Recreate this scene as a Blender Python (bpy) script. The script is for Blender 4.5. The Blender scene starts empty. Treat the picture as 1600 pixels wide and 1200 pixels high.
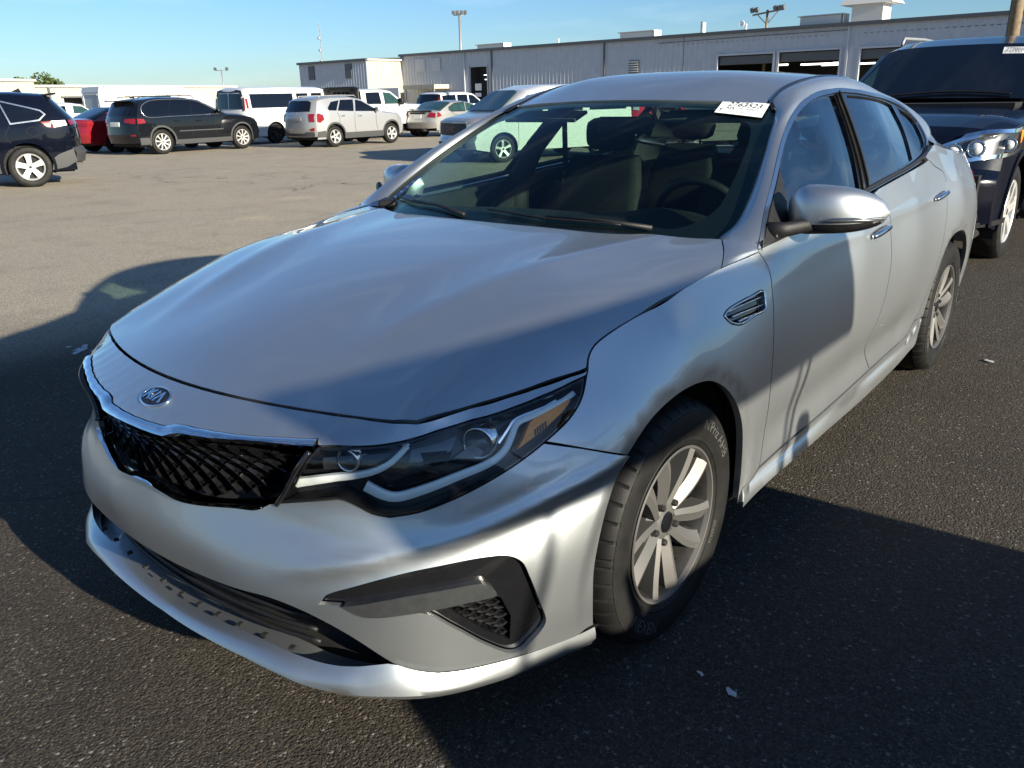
import bpy, bmesh, math, random
import numpy as np
from mathutils import Vector, Matrix
from mathutils.geometry import delaunay_2d_cdt
random.seed(7); np.random.seed(7)
SC = bpy.context.scene
COL = SC.collection
rad = math.radians
# ------------------------------------------------------------------ camera
cam_data = bpy.data.cameras.new('camera')
cam = bpy.data.objects.new('camera', cam_data); COL.objects.link(cam)
CAM = (1.7218, 1.7755, 1.4064)
def cam_axes(yaw, pitch, roll):
    d = np.array([math.cos(yaw)*math.cos(pitch), math.sin(yaw)*math.cos(pitch), -math.sin(pitch)])
    r = np.cross(d, [0, 0, 1]); r /= np.linalg.norm(r); u = np.cross(r, d)
    c, s = math.cos(roll), math.sin(roll)
    return c*r+s*u, -s*r+c*u, d
_r, _u, _d = cam_axes(3.83248, 0.340397, -0.0229183)
M = Matrix(((_r[0], _u[0], -_d[0], CAM[0]), (_r[1], _u[1], -_d[1], CAM[1]), (_r[2], _u[2], -_d[2], CAM[2]), (0, 0, 0, 1)))
cam.matrix_world = M
cam_data.sensor_width = 36.0; cam_data.lens = 36.0*1276.4/1600
cam_data.clip_start = 0.05; cam_data.clip_end = 3000
SC.camera = cam
# ------------------------------------------------------------------ world, sun, exposure
SUN_EL = rad(16.0); SUN_AZ = math.atan2(0.06, 1.0)          # sun stands over +y
world = bpy.data.worlds.new('World'); SC.world = world; world.use_nodes = True
wn = world.node_tree; wn.nodes.clear()
sky = wn.nodes.new('ShaderNodeTexSky'); sky.sky_type = 'NISHITA'; sky.sun_disc = False
sky.sun_elevation = SUN_EL; sky.sun_rotation = SUN_AZ
sky.altitude = 50; sky.air_density = 1.0; sky.dust_density = 0.3; sky.ozone_density = 5.0
bg = wn.nodes.new('ShaderNodeBackground'); bg.inputs['Strength'].default_value = 0.060
wo = wn.nodes.new('ShaderNodeOutputWorld')
tint = wn.nodes.new('ShaderNodeMix'); tint.data_type = 'RGBA'; tint.blend_type = 'MULTIPLY'; tint.inputs[0].default_value = 1.0
tint.inputs[7].default_value = (.91, 1.0, 1.08, 1)
wn.links.new(sky.outputs[0], tint.inputs[6])
# faint high cirrus streaks, stretched along the horizon
tcw = wn.nodes.new('ShaderNodeTexCoord'); mpw = wn.nodes.new('ShaderNodeMapping'); mpw.inputs['Scale'].default_value = (2.2, 3.0, 13.0); mpw.inputs['Rotation'].default_value = (.12, .08, .6)
cir = wn.nodes.new('ShaderNodeTexNoise'); cir.inputs['Scale'].default_value = 1.6; cir.inputs['Detail'].default_value = 7; cir.inputs['Roughness'].default_value = .6
crp = wn.nodes.new('ShaderNodeMapRange'); crp.inputs[1].default_value = .50; crp.inputs[2].default_value = .80; crp.inputs[3].default_value = 0; crp.inputs[4].default_value = .22
cmx = wn.nodes.new('ShaderNodeMix'); cmx.data_type = 'RGBA'; cmx.inputs[7].default_value = (7.5, 8.6, 9.6, 1)
wn.links.new(tcw.outputs['Generated'], mpw.inputs[0]); wn.links.new(mpw.outputs[0], cir.inputs['Vector']); wn.links.new(cir.outputs[0], crp.inputs[0]); wn.links.new(crp.outputs[0], cmx.inputs[0]); wn.links.new(tint.outputs[2], cmx.inputs[6])
wn.links.new(cmx.outputs[2], bg.inputs['Color']); wn.links.new(bg.outputs[0], wo.inputs[0])
sl = bpy.data.lights.new('sun', 'SUN'); sl.energy = 5.0; sl.angle = rad(0.55); sl.color = (1.0, 0.92, 0.75)
so = bpy.data.objects.new('sun', sl); COL.objects.link(so)
sun_dir = Vector((0.06*math.cos(SUN_EL), math.cos(SUN_EL), math.sin(SUN_EL))).normalized()
so.rotation_euler = sun_dir.to_track_quat('Z', 'Y').to_euler()
so.location = (0, 30, 12)
SC.view_settings.view_transform = 'Standard'; SC.view_settings.look = 'None'
SC.view_settings.exposure = 1.28; SC.view_settings.gamma = 1.0
SC.view_settings.use_curve_mapping = False
SC.cycles.max_bounces = 10; SC.cycles.transparent_max_bounces = 16; SC.cycles.glossy_bounces = 5
SC.cycles.sample_clamp_indirect = 8.0; SC.cycles.caustics_reflective = False; SC.cycles.caustics_refractive = False
SC.cycles.use_denoising = True
# ------------------------------------------------------------------ materials
MATS = {}
def new_mat(name):
    m = bpy.data.materials.new(name); m.use_nodes = True
    nt = m.node_tree; b = nt.nodes['Principled BSDF']
    MATS[name] = m
    return m, nt, b
def setp(b, **k):
    for n, v in k.items():
        n = n.replace('_', ' ')
        b.inputs[n].default_value = (*v, 1.0) if isinstance(v, tuple) and len(v) == 3 else v
def mat(name, col, rough=.5, metal=0., coat=0., spec=.5, var=.06, vscale=30., bump=0., bscale=200., dirt=0.):
    """principled material with a little procedural colour / roughness variation"""
    m, nt, b = new_mat(name); L = nt.links
    setp(b, Roughness=rough, Metallic=metal, Coat_Weight=coat, Coat_Roughness=.03, Specular_IOR_Level=spec)
    tc = nt.nodes.new('ShaderNodeTexCoord'); nz = nt.nodes.new('ShaderNodeTexNoise')
    nz.inputs['Scale'].default_value = vscale; nz.inputs['Detail'].default_value = 5
    L.new(tc.outputs['Object'], nz.inputs['Vector'])
    rp = nt.nodes.new('ShaderNodeValToRGB')
    a = [max(0, c*(1-var)) for c in col]; c2 = [min(1, c*(1+var)) for c in col]
    rp.color_ramp.elements[0].color = (*a, 1); rp.color_ramp.elements[1].color = (*c2, 1)
    rp.color_ramp.elements[0].position = .3; rp.color_ramp.elements[1].position = .7
    L.new(nz.outputs[0], rp.inputs[0]); L.new(rp.outputs[0], b.inputs['Base Color'])
    mr = nt.nodes.new('ShaderNodeMapRange'); mr.inputs[3].default_value = max(0.0, rough*(1-var*1.5)); mr.inputs[4].default_value = min(1, rough*(1+var*1.5))
    L.new(nz.outputs[0], mr.inputs[0]); L.new(mr.outputs[0], b.inputs['Roughness'])
    if bump:
        n2 = nt.nodes.new('ShaderNodeTexNoise'); n2.inputs['Scale'].default_value = bscale; n2.inputs['Detail'].default_value = 4
        L.new(tc.outputs['Object'], n2.inputs['Vector'])
        bp = nt.nodes.new('ShaderNodeBump'); bp.inputs['Strength'].default_value = bump; bp.inputs['Distance'].default_value = .01
        L.new(n2.outputs[0], bp.inputs['Height']); L.new(bp.outputs[0], b.inputs['Normal'])
    return m
def paint_metallic(name, col, metal=.8, rough=.36, flake=.25, coat=.9):
    m, nt, b = new_mat(name); L = nt.links
    setp(b, Base_Color=col, Metallic=metal, Roughness=rough, Coat_Weight=coat, Coat_Roughness=.02 if coat > .5 else .2)
    tc = nt.nodes.new('ShaderNodeTexCoord'); vo = nt.nodes.new('ShaderNodeTexVoronoi')
    vo.inputs['Scale'].default_value = 900; L.new(tc.outputs['Object'], vo.inputs['Vector'])
    # flakes tilt the base layer a little, the clear coat stays smooth
    mx = nt.nodes.new('ShaderNodeVectorMath'); mx.operation = 'SUBTRACT'; mx.inputs[1].default_value = (.5, .5, .5)
    L.new(vo.outputs['Color'], mx.inputs[0])
    ms = nt.nodes.new('ShaderNodeVectorMath'); ms.operation = 'SCALE'; ms.inputs['Scale'].default_value = flake
    L.new(mx.outputs[0], ms.inputs[0])
    ge = nt.nodes.new('ShaderNodeNewGeometry'); ad = nt.nodes.new('ShaderNodeVectorMath'); ad.operation = 'ADD'
    L.new(ge.outputs['Normal'], ad.inputs[0]); L.new(ms.outputs[0], ad.inputs[1])
    no = nt.nodes.new('ShaderNodeVectorMath'); no.operation = 'NORMALIZE'; L.new(ad.outputs[0], no.inputs[0])
    L.new(no.outputs[0], b.inputs['Normal']); L.new(ge.outputs['Normal'], b.inputs['Coat Normal'])
    # faint road film / water spots
    nz = nt.nodes.new('ShaderNodeTexNoise'); nz.inputs['Scale'].default_value = 6; nz.inputs['Detail'].default_value = 8
    L.new(tc.outputs['Object'], nz.inputs['Vector'])
    mr = nt.nodes.new('ShaderNodeMapRange'); mr.inputs[1].default_value = .35; mr.inputs[2].default_value = .75
    mr.inputs[3].default_value = rough*.985; mr.inputs[4].default_value = rough*1.015
    L.new(nz.outputs[0], mr.inputs[0]); L.new(mr.outputs[0], b.inputs['Roughness'])
    return m
def glass_mat(name, tint, rough=0.0, ior=1.5, boost=1.0):
    """thin pane: tinted transmission plus fresnel reflection"""
    m, nt, b = new_mat(name); L = nt.links
    nt.nodes.remove(b); out = nt.nodes['Material Output']
    tr = nt.nodes.new('ShaderNodeBsdfTransparent'); tr.inputs[0].default_value = (*tint, 1)
    gl = nt.nodes.new('ShaderNodeBsdfGlossy'); gl.inputs['Roughness'].default_value = rough
    ge = nt.nodes.new('ShaderNodeNewGeometry'); dt = nt.nodes.new('ShaderNodeVectorMath'); dt.operation = 'DOT_PRODUCT'
    L.new(ge.outputs['Incoming'], dt.inputs[0]); L.new(ge.outputs['Normal'], dt.inputs[1])
    ab = nt.nodes.new('ShaderNodeMath'); ab.operation = 'ABSOLUTE'; L.new(dt.outputs['Value'], ab.inputs[0])
    om = nt.nodes.new('ShaderNodeMath'); om.operation = 'SUBTRACT'; om.inputs[0].default_value = 1; L.new(ab.outputs[0], om.inputs[1])
    pw = nt.nodes.new('ShaderNodeMath'); pw.operation = 'POWER'; pw.inputs[1].default_value = 5; L.new(om.outputs[0], pw.inputs[0])
    f0 = 2*((ior-1)/(ior+1))**2/(1+((ior-1)/(ior+1))**2)
    fr = nt.nodes.new('ShaderNodeMath'); fr.operation = 'MULTIPLY_ADD'; fr.inputs[1].default_value = 1-f0; fr.inputs[2].default_value = f0; L.new(pw.outputs[0], fr.inputs[0])
    mu = nt.nodes.new('ShaderNodeMath'); mu.operation = 'MULTIPLY'; mu.inputs[1].default_value = boost; mu.use_clamp = True
    nz = nt.nodes.new('ShaderNodeTexNoise'); nz.inputs['Scale'].default_value = 3
    mr = nt.nodes.new('ShaderNodeMapRange'); mr.inputs[3].default_value = .0; mr.inputs[4].default_value = .012
    tc = nt.nodes.new('ShaderNodeTexCoord'); L.new(tc.outputs['Object'], nz.inputs['Vector'])
    L.new(nz.outputs[0], mr.inputs[0]); L.new(mr.outputs[0], gl.inputs['Roughness'])
    mx = nt.nodes.new('ShaderNodeMixShader')
    L.new(fr.outputs[0], mu.inputs[0]); L.new(mu.outputs[0], mx.inputs[0]); L.new(tr.outputs[0], mx.inputs[1]); L.new(gl.outputs[0], mx.inputs[2])
    L.new(mx.outputs[0], out.inputs[0])
    return m
# ------------------------------------------------------------------ objects
def thing(name, label, cat, loc=(0, 0, 0), rz=0., group=None):
    o = bpy.data.objects.new(name, None); COL.objects.link(o); o.location = loc; o.rotation_euler = (0, 0, rz)
    o.empty_display_size = .2
    o['label'] = label; o['category'] = cat
    if group: o['group'] = group
    return o
def tag(o, label, cat, group=None):
    o['label'] = label; o['category'] = cat
    if group: o['group'] = group
    return o
def mesh(name, V, F, m, parent=None, smooth=True, normals=None, kind=None, mats=None, fmat=None):
    me = bpy.data.meshes.new(name)
    me.from_pydata([tuple(map(float, v)) for v in V], [], [tuple(int(i) for i in f) for f in F])
    for q in (mats or [m]): me.materials.append(q)
    if fmat is not None: me.polygons.foreach_set('material_index', list(fmat))
    me.polygons.foreach_set('use_smooth', [smooth]*len(me.polygons))
    me.update()
    if normals is not None: me.normals_split_custom_set_from_vertices([tuple(n) for n in normals])
    o = bpy.data.objects.new(name, me); COL.objects.link(o)
    if parent: o.parent = parent
    if kind: o['kind'] = kind
    return o
def smooth_by_angle(o, deg=35):
    me = o.data; bm = bmesh.new(); bm.from_mesh(me)
    c = math.radians(deg)
    for e in bm.edges: e.smooth = not (len(e.link_faces) == 2 and e.calc_face_angle(0) > c)
    bm.to_mesh(me); bm.free(); return o
class MB:
    """collects simple shapes into one mesh"""
    def __init__(s): s.V = []; s.F = []
    def add(s, V, F):
        n = len(s.V); s.V += [tuple(v) for v in V]; s.F += [tuple(i+n for i in f) for f in F]; return s
    def box(s, c, d, R=None, bev=0.0):
        x, y, z = d[0]/2, d[1]/2, d[2]/2
        bm = bmesh.new(); bmesh.ops.create_cube(bm, size=1)
        for v in bm.verts: v.co = Vector((v.co.x*d[0], v.co.y*d[1], v.co.z*d[2]))
        if bev: bmesh.ops.bevel(bm, geom=bm.edges[:], offset=bev, segments=2, affect='EDGES', profile=.5)
        R = R or Matrix.Identity(3)
        V = [R @ v.co + Vector(c) for v in bm.verts]; bm.verts.index_update()
        F = [[v.index for v in f.verts] for f in bm.faces]; bm.free()
        return s.add(V, F)
    def tube(s, P, r, n=8, closed=False, cap=True, flat=1.0, up=None):
        P = [Vector(p) for p in P]; k = len(P)
        rr = r if hasattr(r, '__len__') else [r]*k
        V = []; prev = None
        for i, p in enumerate(P):
            a = P[(i-1) % k] if (closed or i > 0) else p
            b = P[(i+1) % k] if (closed or i < k-1) else p
            t = (b-a).normalized()
            if up is not None: x = (Vector(up) - t*Vector(up).dot(t)).normalized()
            elif prev is None:
                q = Vector((0, 0, 1)) if abs(t.z) < .9 else Vector((1, 0, 0)); x = t.cross(q).normalized()
            else: x = (prev - t*prev.dot(t)).normalized()
            prev = x; y = t.cross(x)
            for j in range(n):
                an = 2*math.pi*j/n
                V.append(p + x*math.cos(an)*rr[i]*flat + y*math.sin(an)*rr[i])
        F = []
        for i in range(k if closed else k-1):
            for j in range(n):
                a = i*n+j; b = i*n+(j+1) % n; i2 = (i+1) % k
                F.append((a, b, i2*n+(j+1) % n, i2*n+j))
        if cap and not closed:
            F.append(tuple(range(n))[::-1]); F.append(tuple((k-1)*n+j for j in range(n)))
        return s.add(V, F)
    def lathe(s, prof, n=48, axis='y', c=(0, 0, 0), a0=0, a1=2*math.pi):
        """prof: list of (radius, height along axis)"""
        full = abs(a1-a0-2*math.pi) < 1e-6; m_ = n if full else n+1
        V = []
        for i in range(m_):
            t = a0+(a1-a0)*i/n
            for r, h in prof:
                p = {'y': (r*math.cos(t), h, r*math.sin(t)), 'z': (r*math.cos(t), r*math.sin(t), h), 'x': (h, r*math.cos(t), r*math.sin(t))}[axis]
                V.append((p[0]+c[0], p[1]+c[1], p[2]+c[2]))
        k = len(prof); F = []
        for i in range(n):
            i2 = (i+1) % m_
            for j in range(k-1): F.append((i*k+j, i2*k+j, i2*k+j+1, i*k+j+1))
        return s.add(V, F)
    def prism(s, poly, axis, a, b):
        """extrude a 2D polygon along an axis between a and b"""
        n = len(poly); f = {'x': lambda p, h: (h, p[0], p[1]), 'y': lambda p, h: (p[0], h, p[1]), 'z': lambda p, h: (p[0], p[1], h)}[axis]
        V = [f(p, a) for p in poly]+[f(p, b) for p in poly]
        F = [tuple(range(n)), tuple(range(2*n-1, n-1, -1))]+[(i, n+i, n+(i+1) % n, (i+1) % n) for i in range(n)]
        return s.add(V, F)
    def build(s, name, m, parent=None, smooth=False, kind=None, fix=True, angle=None):
        o = mesh(name, s.V, s.F, m, parent, smooth, kind=kind)
        if fix:
            bm = bmesh.new(); bm.from_mesh(o.data); bmesh.ops.recalc_face_normals(bm, faces=bm.faces); bm.to_mesh(o.data); bm.free()
        if angle: smooth_by_angle(o, angle)
        return o
def mirror_obj(o, parent=None):
    """a mirrored copy (y -> -y) with its own mesh"""
    me = o.data.copy()
    me.transform(Matrix.Scale(-1, 4, (0, 1, 0))); me.flip_normals()
    c = o.copy(); c.data = me; COL.objects.link(c); c.parent = parent or o.parent
    c.location = (o.location.x, -o.location.y, o.location.z)
    return c
def dup(o, parent=None):
    c = o.copy(); COL.objects.link(c)
    if parent: c.parent = parent
    for ch in list(o.children): dup(ch, c)
    return c
# ------------------------------------------------------------------ curves and panels
def spline(P, n=8):
    """open Catmull-Rom through P (centripetal-ish by chord)"""
    P = [np.array(p, float) for p in P]
    if len(P) < 3: return [tuple(p) for p in P]
    Q = [2*P[0]-P[1]]+P+[2*P[-1]-P[-2]]; out = []
    for i in range(1, len(Q)-2):
        p0, p1, p2, p3 = Q[i-1:i+3]
        t0 = 0; t1 = t0+max(1e-6, np.linalg.norm(p1-p0))**.5; t2 = t1+max(1e-6, np.linalg.norm(p2-p1))**.5; t3 = t2+max(1e-6, np.linalg.norm(p3-p2))**.5
        for j in range(n):
            t = t1+(t2-t1)*j/n
            a1 = (t1-t)/(t1-t0)*p0+(t-t0)/(t1-t0)*p1; a2 = (t2-t)/(t2-t1)*p1+(t-t1)/(t2-t1)*p2; a3 = (t3-t)/(t3-t2)*p2+(t-t2)/(t3-t2)*p3
            b1 = (t2-t)/(t2-t0)*a1+(t-t0)/(t2-t0)*a2; b2 = (t3-t)/(t3-t1)*a2+(t-t1)/(t3-t1)*a3
            out.append(tuple((t2-t)/(t2-t1)*b1+(t-t1)/(t2-t1)*b2))
    out.append(tuple(P[-1])); return out
def resample(P, h, closed=True):
    P = np.array(P, float); out = []
    n = len(P)
    for i in range(n if closed else n-1):
        a, b = P[i], P[(i+1) % n]; d = np.linalg.norm(b-a)
        if d < 1e-7: continue
        k = max(1, int(math.ceil(d/h)))
        for j in range(k): out.append(a+(b-a)*j/k)
    if not closed: out.append(P[-1])
    return np.array(out)
def area2(P): P = np.array(P); return .5*np.sum(P[:, 0]*np.roll(P[:, 1], -1)-np.roll(P[:, 0], -1)*P[:, 1])
def clean(P, eps=6e-4):
    out = []
    for p in P:
        if not out or np.hypot(*(np.array(p)-out[-1])) > eps: out.append(np.array(p, float))
    if np.hypot(*(out[0]-out[-1])) < eps: out.pop()
    return np.array(out)
def inset_poly(P, g):
    P = np.array(P, float); s = 1 if area2(P) > 0 else -1
    e = np.roll(P, -1, 0)-P; L = np.hypot(e[:, 0], e[:, 1])[:, None]+1e-12; e = e/L
    nrm = np.c_[-e[:, 1], e[:, 0]]*s
    n0 = np.roll(nrm, 1, 0); b = nrm+n0; bl = (b*nrm).sum(1)[:, None]
    b = b/np.maximum(bl, .45)
    return P+b*g
def inside(Q, P):
    Q = np.atleast_2d(Q); P = np.array(P); x, y = Q[:, 0], Q[:, 1]; r = np.zeros(len(Q), bool); n = len(P)
    j = n-1
    for i in range(n):
        xi, yi = P[i]; xj, yj = P[j]
        c = ((yi > y) != (yj > y)) & (x < (xj-xi)*(y-yi)/(yj-yi+1e-15)+xi); r ^= c; j = i
    return r
def bdist(Q, P):
    d = np.full(len(Q), 9.)
    for i in range(len(P)):
        a = P[i]; b = P[(i+1) % len(P)]; ab = b-a; L = ab@ab+1e-15
        t = np.clip(((Q-a)@ab)/L, 0, 1); d = np.minimum(d, np.hypot(*(Q-(a+t[:, None]*ab)).T))
    return d
def fill(outer, holes=(), h=.03):
    """triangulate a 2D polygon with holes on a regular interior grid"""
    outer = np.array(outer); loops = [outer]+[np.array(q) for q in holes]
    lo, hi = outer.min(0), outer.max(0)
    gx = np.arange(lo[0]+h/2, hi[0], h); gy = np.arange(lo[1]+h/2, hi[1], h)
    G = np.array([(x+(h/4 if j % 2 else -h/4), y) for j, y in enumerate(gy) for x in gx]) if len(gx) and len(gy) else np.zeros((0, 2))
    if len(G):
        k = inside(G, outer)
        for q in loops[1:]: k &= ~inside(G, q)
        G = G[k]
        for q in loops:
            if len(G): G = G[bdist(G, q) > .4*h]
    V = []; E = []
    for q in loops:
        n = len(V); V += [tuple(p) for p in q]; E += [(n+i, n+(i+1) % len(q)) for i in range(len(q))]
    V += [tuple(p) for p in G]
    r = delaunay_2d_cdt([Vector(v) for v in V], E, [], 0, 1e-7)
    W = np.array([(v.x, v.y) for v in r[0]]); T = [tuple(f) for f in r[2]]
    cen = np.array([W[list(f)].mean(0) for f in T]); k = inside(cen, outer)
    for q in loops[1:]: k &= ~inside(cen, q)
    T = [f for f, ok in zip(T, k) if ok]
    T = [f if area2(W[list(f)]) > 0 else f[::-1] for f in T]
    return W, T
def surf_n(S, D, e=2e-3):
    a = S(D+[e, 0])-S(D-[e, 0]); b = S(D+[0, e])-S(D-[0, e]); n = np.cross(a, b)
    return n/(np.linalg.norm(n, axis=1)[:, None]+1e-12)
def panel(name, m, parent, loop, S, h=.03, holes=(), gap=.0018, lip=.012, off=0., mirror=False, outward=None, kind=None, relief=None):
    """a body panel: a 2D outline mapped onto the surface S, edges turned inward"""
    loop = clean(resample(clean(loop), h)); loop = loop if area2(loop) > 0 else loop[::-1]
    if gap: loop = inset_poly(loop, gap)
    hs = []
    for q in holes:
        q = clean(resample(clean(q), h)); q = q if area2(q) < 0 else q[::-1]
        hs.append(inset_poly(q, -gap) if gap else q)
    W, T = fill(loop, hs, h)
    P = S(W); N = surf_n(S, W)
    if outward is not None:
        c = np.array(outward, float)
        if ((P-c)*N).sum() < 0: N = -N; T = [f[::-1] for f in T]; flip = True
        else: flip = False
    else: flip = False
    o_ = off+(relief(W) if relief is not None else 0)
    if relief is not None:
        P = P+N*np.atleast_1d(o_)[:, None]
        S2 = lambda D: S(D)+surf_n(S, D)*(relief(D)+off)[:, None]*(-1 if flip else 1)
        N2 = surf_n(S2, W); N = N2*np.sign((N2*N).sum(1))[:, None]
    else: P = P+N*off
    V = list(P); NN = list(N); F = list(T)
    if lip:
        lo = 0
        for q in [loop]+hs:
            k = len(q); idx = []
            for p in q: idx.append(int(np.argmin(((W-p)**2).sum(1))))
            n0 = len(V)
            for i in idx: V.append(P[i]); NN.append((0, 0, 0))
            for i in idx: V.append(P[i]-N[i]*lip); NN.append((0, 0, 0))
            for i in range(k):
                j = (i+1) % k; f = (n0+i, n0+k+i, n0+k+j, n0+j)
                F.append(f if not flip else f[::-1])
    o = mesh(name, V, F, m, parent, True, NN, kind)
    if mirror:
        V2 = [(v[0], -v[1], v[2]) for v in V]; N2 = [(n[0], -n[1], n[2]) for n in NN]; F2 = [f[::-1] for f in F]
        return o, mesh(name, V2, F2, m, parent, True, N2, kind)
    return o
def strip(name, m, parent, A, B, nx=6, bulge=0., mirror=False, closed=False):
    """a band lofted between two 3D polylines with equal counts"""
    A = np.array(A, float); B = np.array(B, float); k = len(A); V = []
    T = np.gradient(A+B, axis=0)
    for i in range(k):
        w = B[i]-A[i]; n = np.cross(T[i], w); n /= np.linalg.norm(n)+1e-12
        b = bulge[i] if hasattr(bulge, '__len__') else bulge
        for j in range(nx+1):
            t = j/nx; V.append(A[i]+w*t+n*b*np.linalg.norm(w)*4*t*(1-t))
    F = []
    for i in range(k-1):
        for j in range(nx):
            a = i*(nx+1)+j; F.append((a, a+1, a+nx+2, a+nx+1))
    o = mesh(name, V, F, m, parent, True)
    if mirror:
        o2 = mesh(name, [(v[0], -v[1], v[2]) for v in V], [f[::-1] for f in F], m, parent, True); return o, o2
    return o
def text_mesh(body, size, italic=0.0):
    """flat lettering: returns verts (x,y) and faces"""
    cu = bpy.data.curves.new('lettering', 'FONT'); cu.body = body; cu.size = size; cu.align_x = 'CENTER'; cu.align_y = 'CENTER'; cu.shear = italic
    ob = bpy.data.objects.new('lettering', cu); COL.objects.link(ob)
    dg = bpy.context.evaluated_depsgraph_get(); me = ob.evaluated_get(dg).to_mesh()
    V = np.array([(v.co.x, v.co.y) for v in me.vertices]); F = [tuple(p.vertices) for p in me.polygons]
    bpy.data.objects.remove(ob); bpy.data.curves.remove(cu)
    return V, F
# ------------------------------------------------------------------ shared materials
M_silver = paint_metallic('silver_paint', (.49, .515, .53), metal=.96, rough=.46, flake=.035, coat=1.)
M_chrome = mat('chrome', (.78, .79, .80), rough=.07, metal=1., var=.03)
M_satin = mat('satin_chrome', (.55, .56, .58), rough=.22, metal=1., var=.05)
M_gblack = mat('gloss_black', (.008, .008, .009), rough=.08, coat=.6, var=.1)
M_black = mat('black_plastic', (.010, .010, .011), rough=.5, spec=.35, var=.15, vscale=60, bump=.15, bscale=500)
M_dark = mat('dark_cavity', (.004, .004, .005), rough=.9, var=.2)
M_rubber = mat('tyre_rubber', (.0065, .0062, .0058), rough=.62, spec=.28, var=.25, vscale=14, bump=.12, bscale=300)
M_letter = mat('tyre_lettering', (.055, .053, .05), rough=.7, var=.1)
M_alloy = paint_metallic('wheel_alloy', (.135, .13, .125), metal=.6, rough=.52, flake=.05, coat=0.)
M_steel = mat('brake_steel', (.06, .058, .055), rough=.5, metal=.7, var=.2)
M_wsglass = glass_mat('windshield_glass', (.58, .76, .68), ior=1.52, boost=.5)
M_sideglass = glass_mat('side_glass', (.58, .72, .64), ior=1.52, boost=2.0)
M_lens = glass_mat('lamp_lens', (.97, .98, .98), ior=1.45, boost=.55)
M_cloth = mat('seat_cloth', (.0035, .0038, .0042), rough=.9, var=.2, vscale=80, bump=.2, bscale=600)
M_trim = mat('interior_plastic', (.005, .005, .0055), rough=.6, var=.15)
M_liner = mat('headliner', (.05, .05, .05), rough=.95, var=.1)
M_amber = mat('amber_reflector', (.95, .27, .004), rough=.3, coat=.2, var=.12, vscale=90, bump=.2, bscale=400)
M_drl = mat('white_lamp_plastic', (.72, .76, .74), rough=.28, coat=.5, var=.06)
M_red = mat('red_lamp_plastic', (.17, .004, .008), rough=.2, coat=.5, var=.1)
M_clearpl = mat('clear_ribbed_plastic', (.085, .088, .092), rough=.3, metal=.6, coat=.8, var=.12, vscale=60, bump=.08, bscale=300)
M_housing = mat('lamp_housing', (.018, .019, .021), rough=.3, coat=.3, var=.2)
M_paper = mat('white_paper', (.80, .80, .78), rough=.7, var=.03)
M_ink = mat('black_ink', (.02, .02, .02), rough=.6, var=.05)
M_blueink = mat('blue_ink', (.10, .16, .42), rough=.6, var=.05)
M_badge = mat('badge_enamel', (.008, .010, .022), rough=.4, spec=.2, var=.05)


# ------------------------------------------------------------------ body surfaces of the silver sedan
class TPS:
    def __init__(s,D,v,lam=1e-6):
        D=np.array(D,float);v=np.array(v,float);n=len(D)
        K=s.k(D,D)+lam*np.eye(n);Q=np.c_[np.ones(n),D]
        A=np.block([[K,Q],[Q.T,np.zeros((3,3))]])
        w=np.linalg.solve(A,np.r_[v,0,0,0]);s.D=D;s.w=w[:n];s.a=w[n:]
    def k(s,A,B):
        r2=((A[:,None]-B[None])**2).sum(-1)
        return .5*r2*np.log(r2+1e-12)
    def __call__(s,Q):
        Q=np.atleast_2d(np.array(Q,float))
        return s.k(Q,s.D)@s.w+np.c_[np.ones(len(Q)),Q]@s.a
# ---------- side surface y=S(x,z)
SP=[]
def st(x,rows):
    for z,y in rows: SP.append((x,z,y))
st(-3.75,[(.3,.76),(.55,.80),(.75,.80),(.9,.76),(1.02,.70)])
st(-3.3,[(.25,.85),(.45,.885),(.65,.895),(.85,.88),(1.0,.82),(1.06,.78)])
st(-2.805,[(.2,.875),(.4,.90),(.6,.92),(.75,.925),(.9,.905),(1.02,.86),(1.1,.81)])
st(-2.0,[(.16,.872),(.28,.892),(.42,.908),(.6,.928),(.8,.926),(.95,.895),(1.03,.865)])
st(-1.3,[(.16,.892),(.28,.905),(.42,.914),(.6,.929),(.8,.927),(.92,.903),(1.0,.87)])
st(-.5,[(.16,.90),(.28,.912),(.42,.918),(.6,.928),(.8,.922),(.9,.897),(.975,.86)])
st(0,[(.2,.895),(.4,.91),(.6,.925),(.75,.918),(.85,.878)])
st(.25,[(.2,.87),(.4,.905),(.6,.914),(.72,.892)])
SEAM=[(-.486,.86,.975),(-.30,.84,.960),(-.10,.82,.930),(.07,.811,.907),(.19,.798,.884),(.25,.795,.863)]
for q in SEAM+[(.304,.803,.823),(.331,.816,.792),(.378,.829,.75),(.429,.827,.722),(.459,.816,.715),(.375,.872,.681)]: SP.append((q[0],q[2],q[1]))
st(.4,[(.2,.85),(.4,.885),(.6,.88)])
st(.52,[(.2,.81),(.4,.845),(.6,.835)])
SP=np.array(SP);Sf=TPS(SP[:,:2],SP[:,2])
def S3(d): d=np.atleast_2d(d);return np.c_[d[:,0],Sf(d),d[:,1]]
# ---------- greenhouse y=W(x,z)
WP=np.array([(-.48,.985,.855),(-1.3,1.0,.868),(-2.0,1.04,.86),(-2.45,1.12,.80),
 (-.75,1.15,.775),(-.95,1.25,.715),(-1.3,1.2,.765),(-2.0,1.2,.765),(-2.5,1.2,.745),
 (-1.15,1.34,.655),(-1.5,1.385,.635),(-1.8,1.395,.63),(-2.15,1.37,.635),(-2.45,1.3,.66)])
Wf=TPS(WP[:,:2],WP[:,2])
def W3(d): d=np.atleast_2d(d);return np.c_[d[:,0],Wf(d),d[:,1]]
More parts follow.
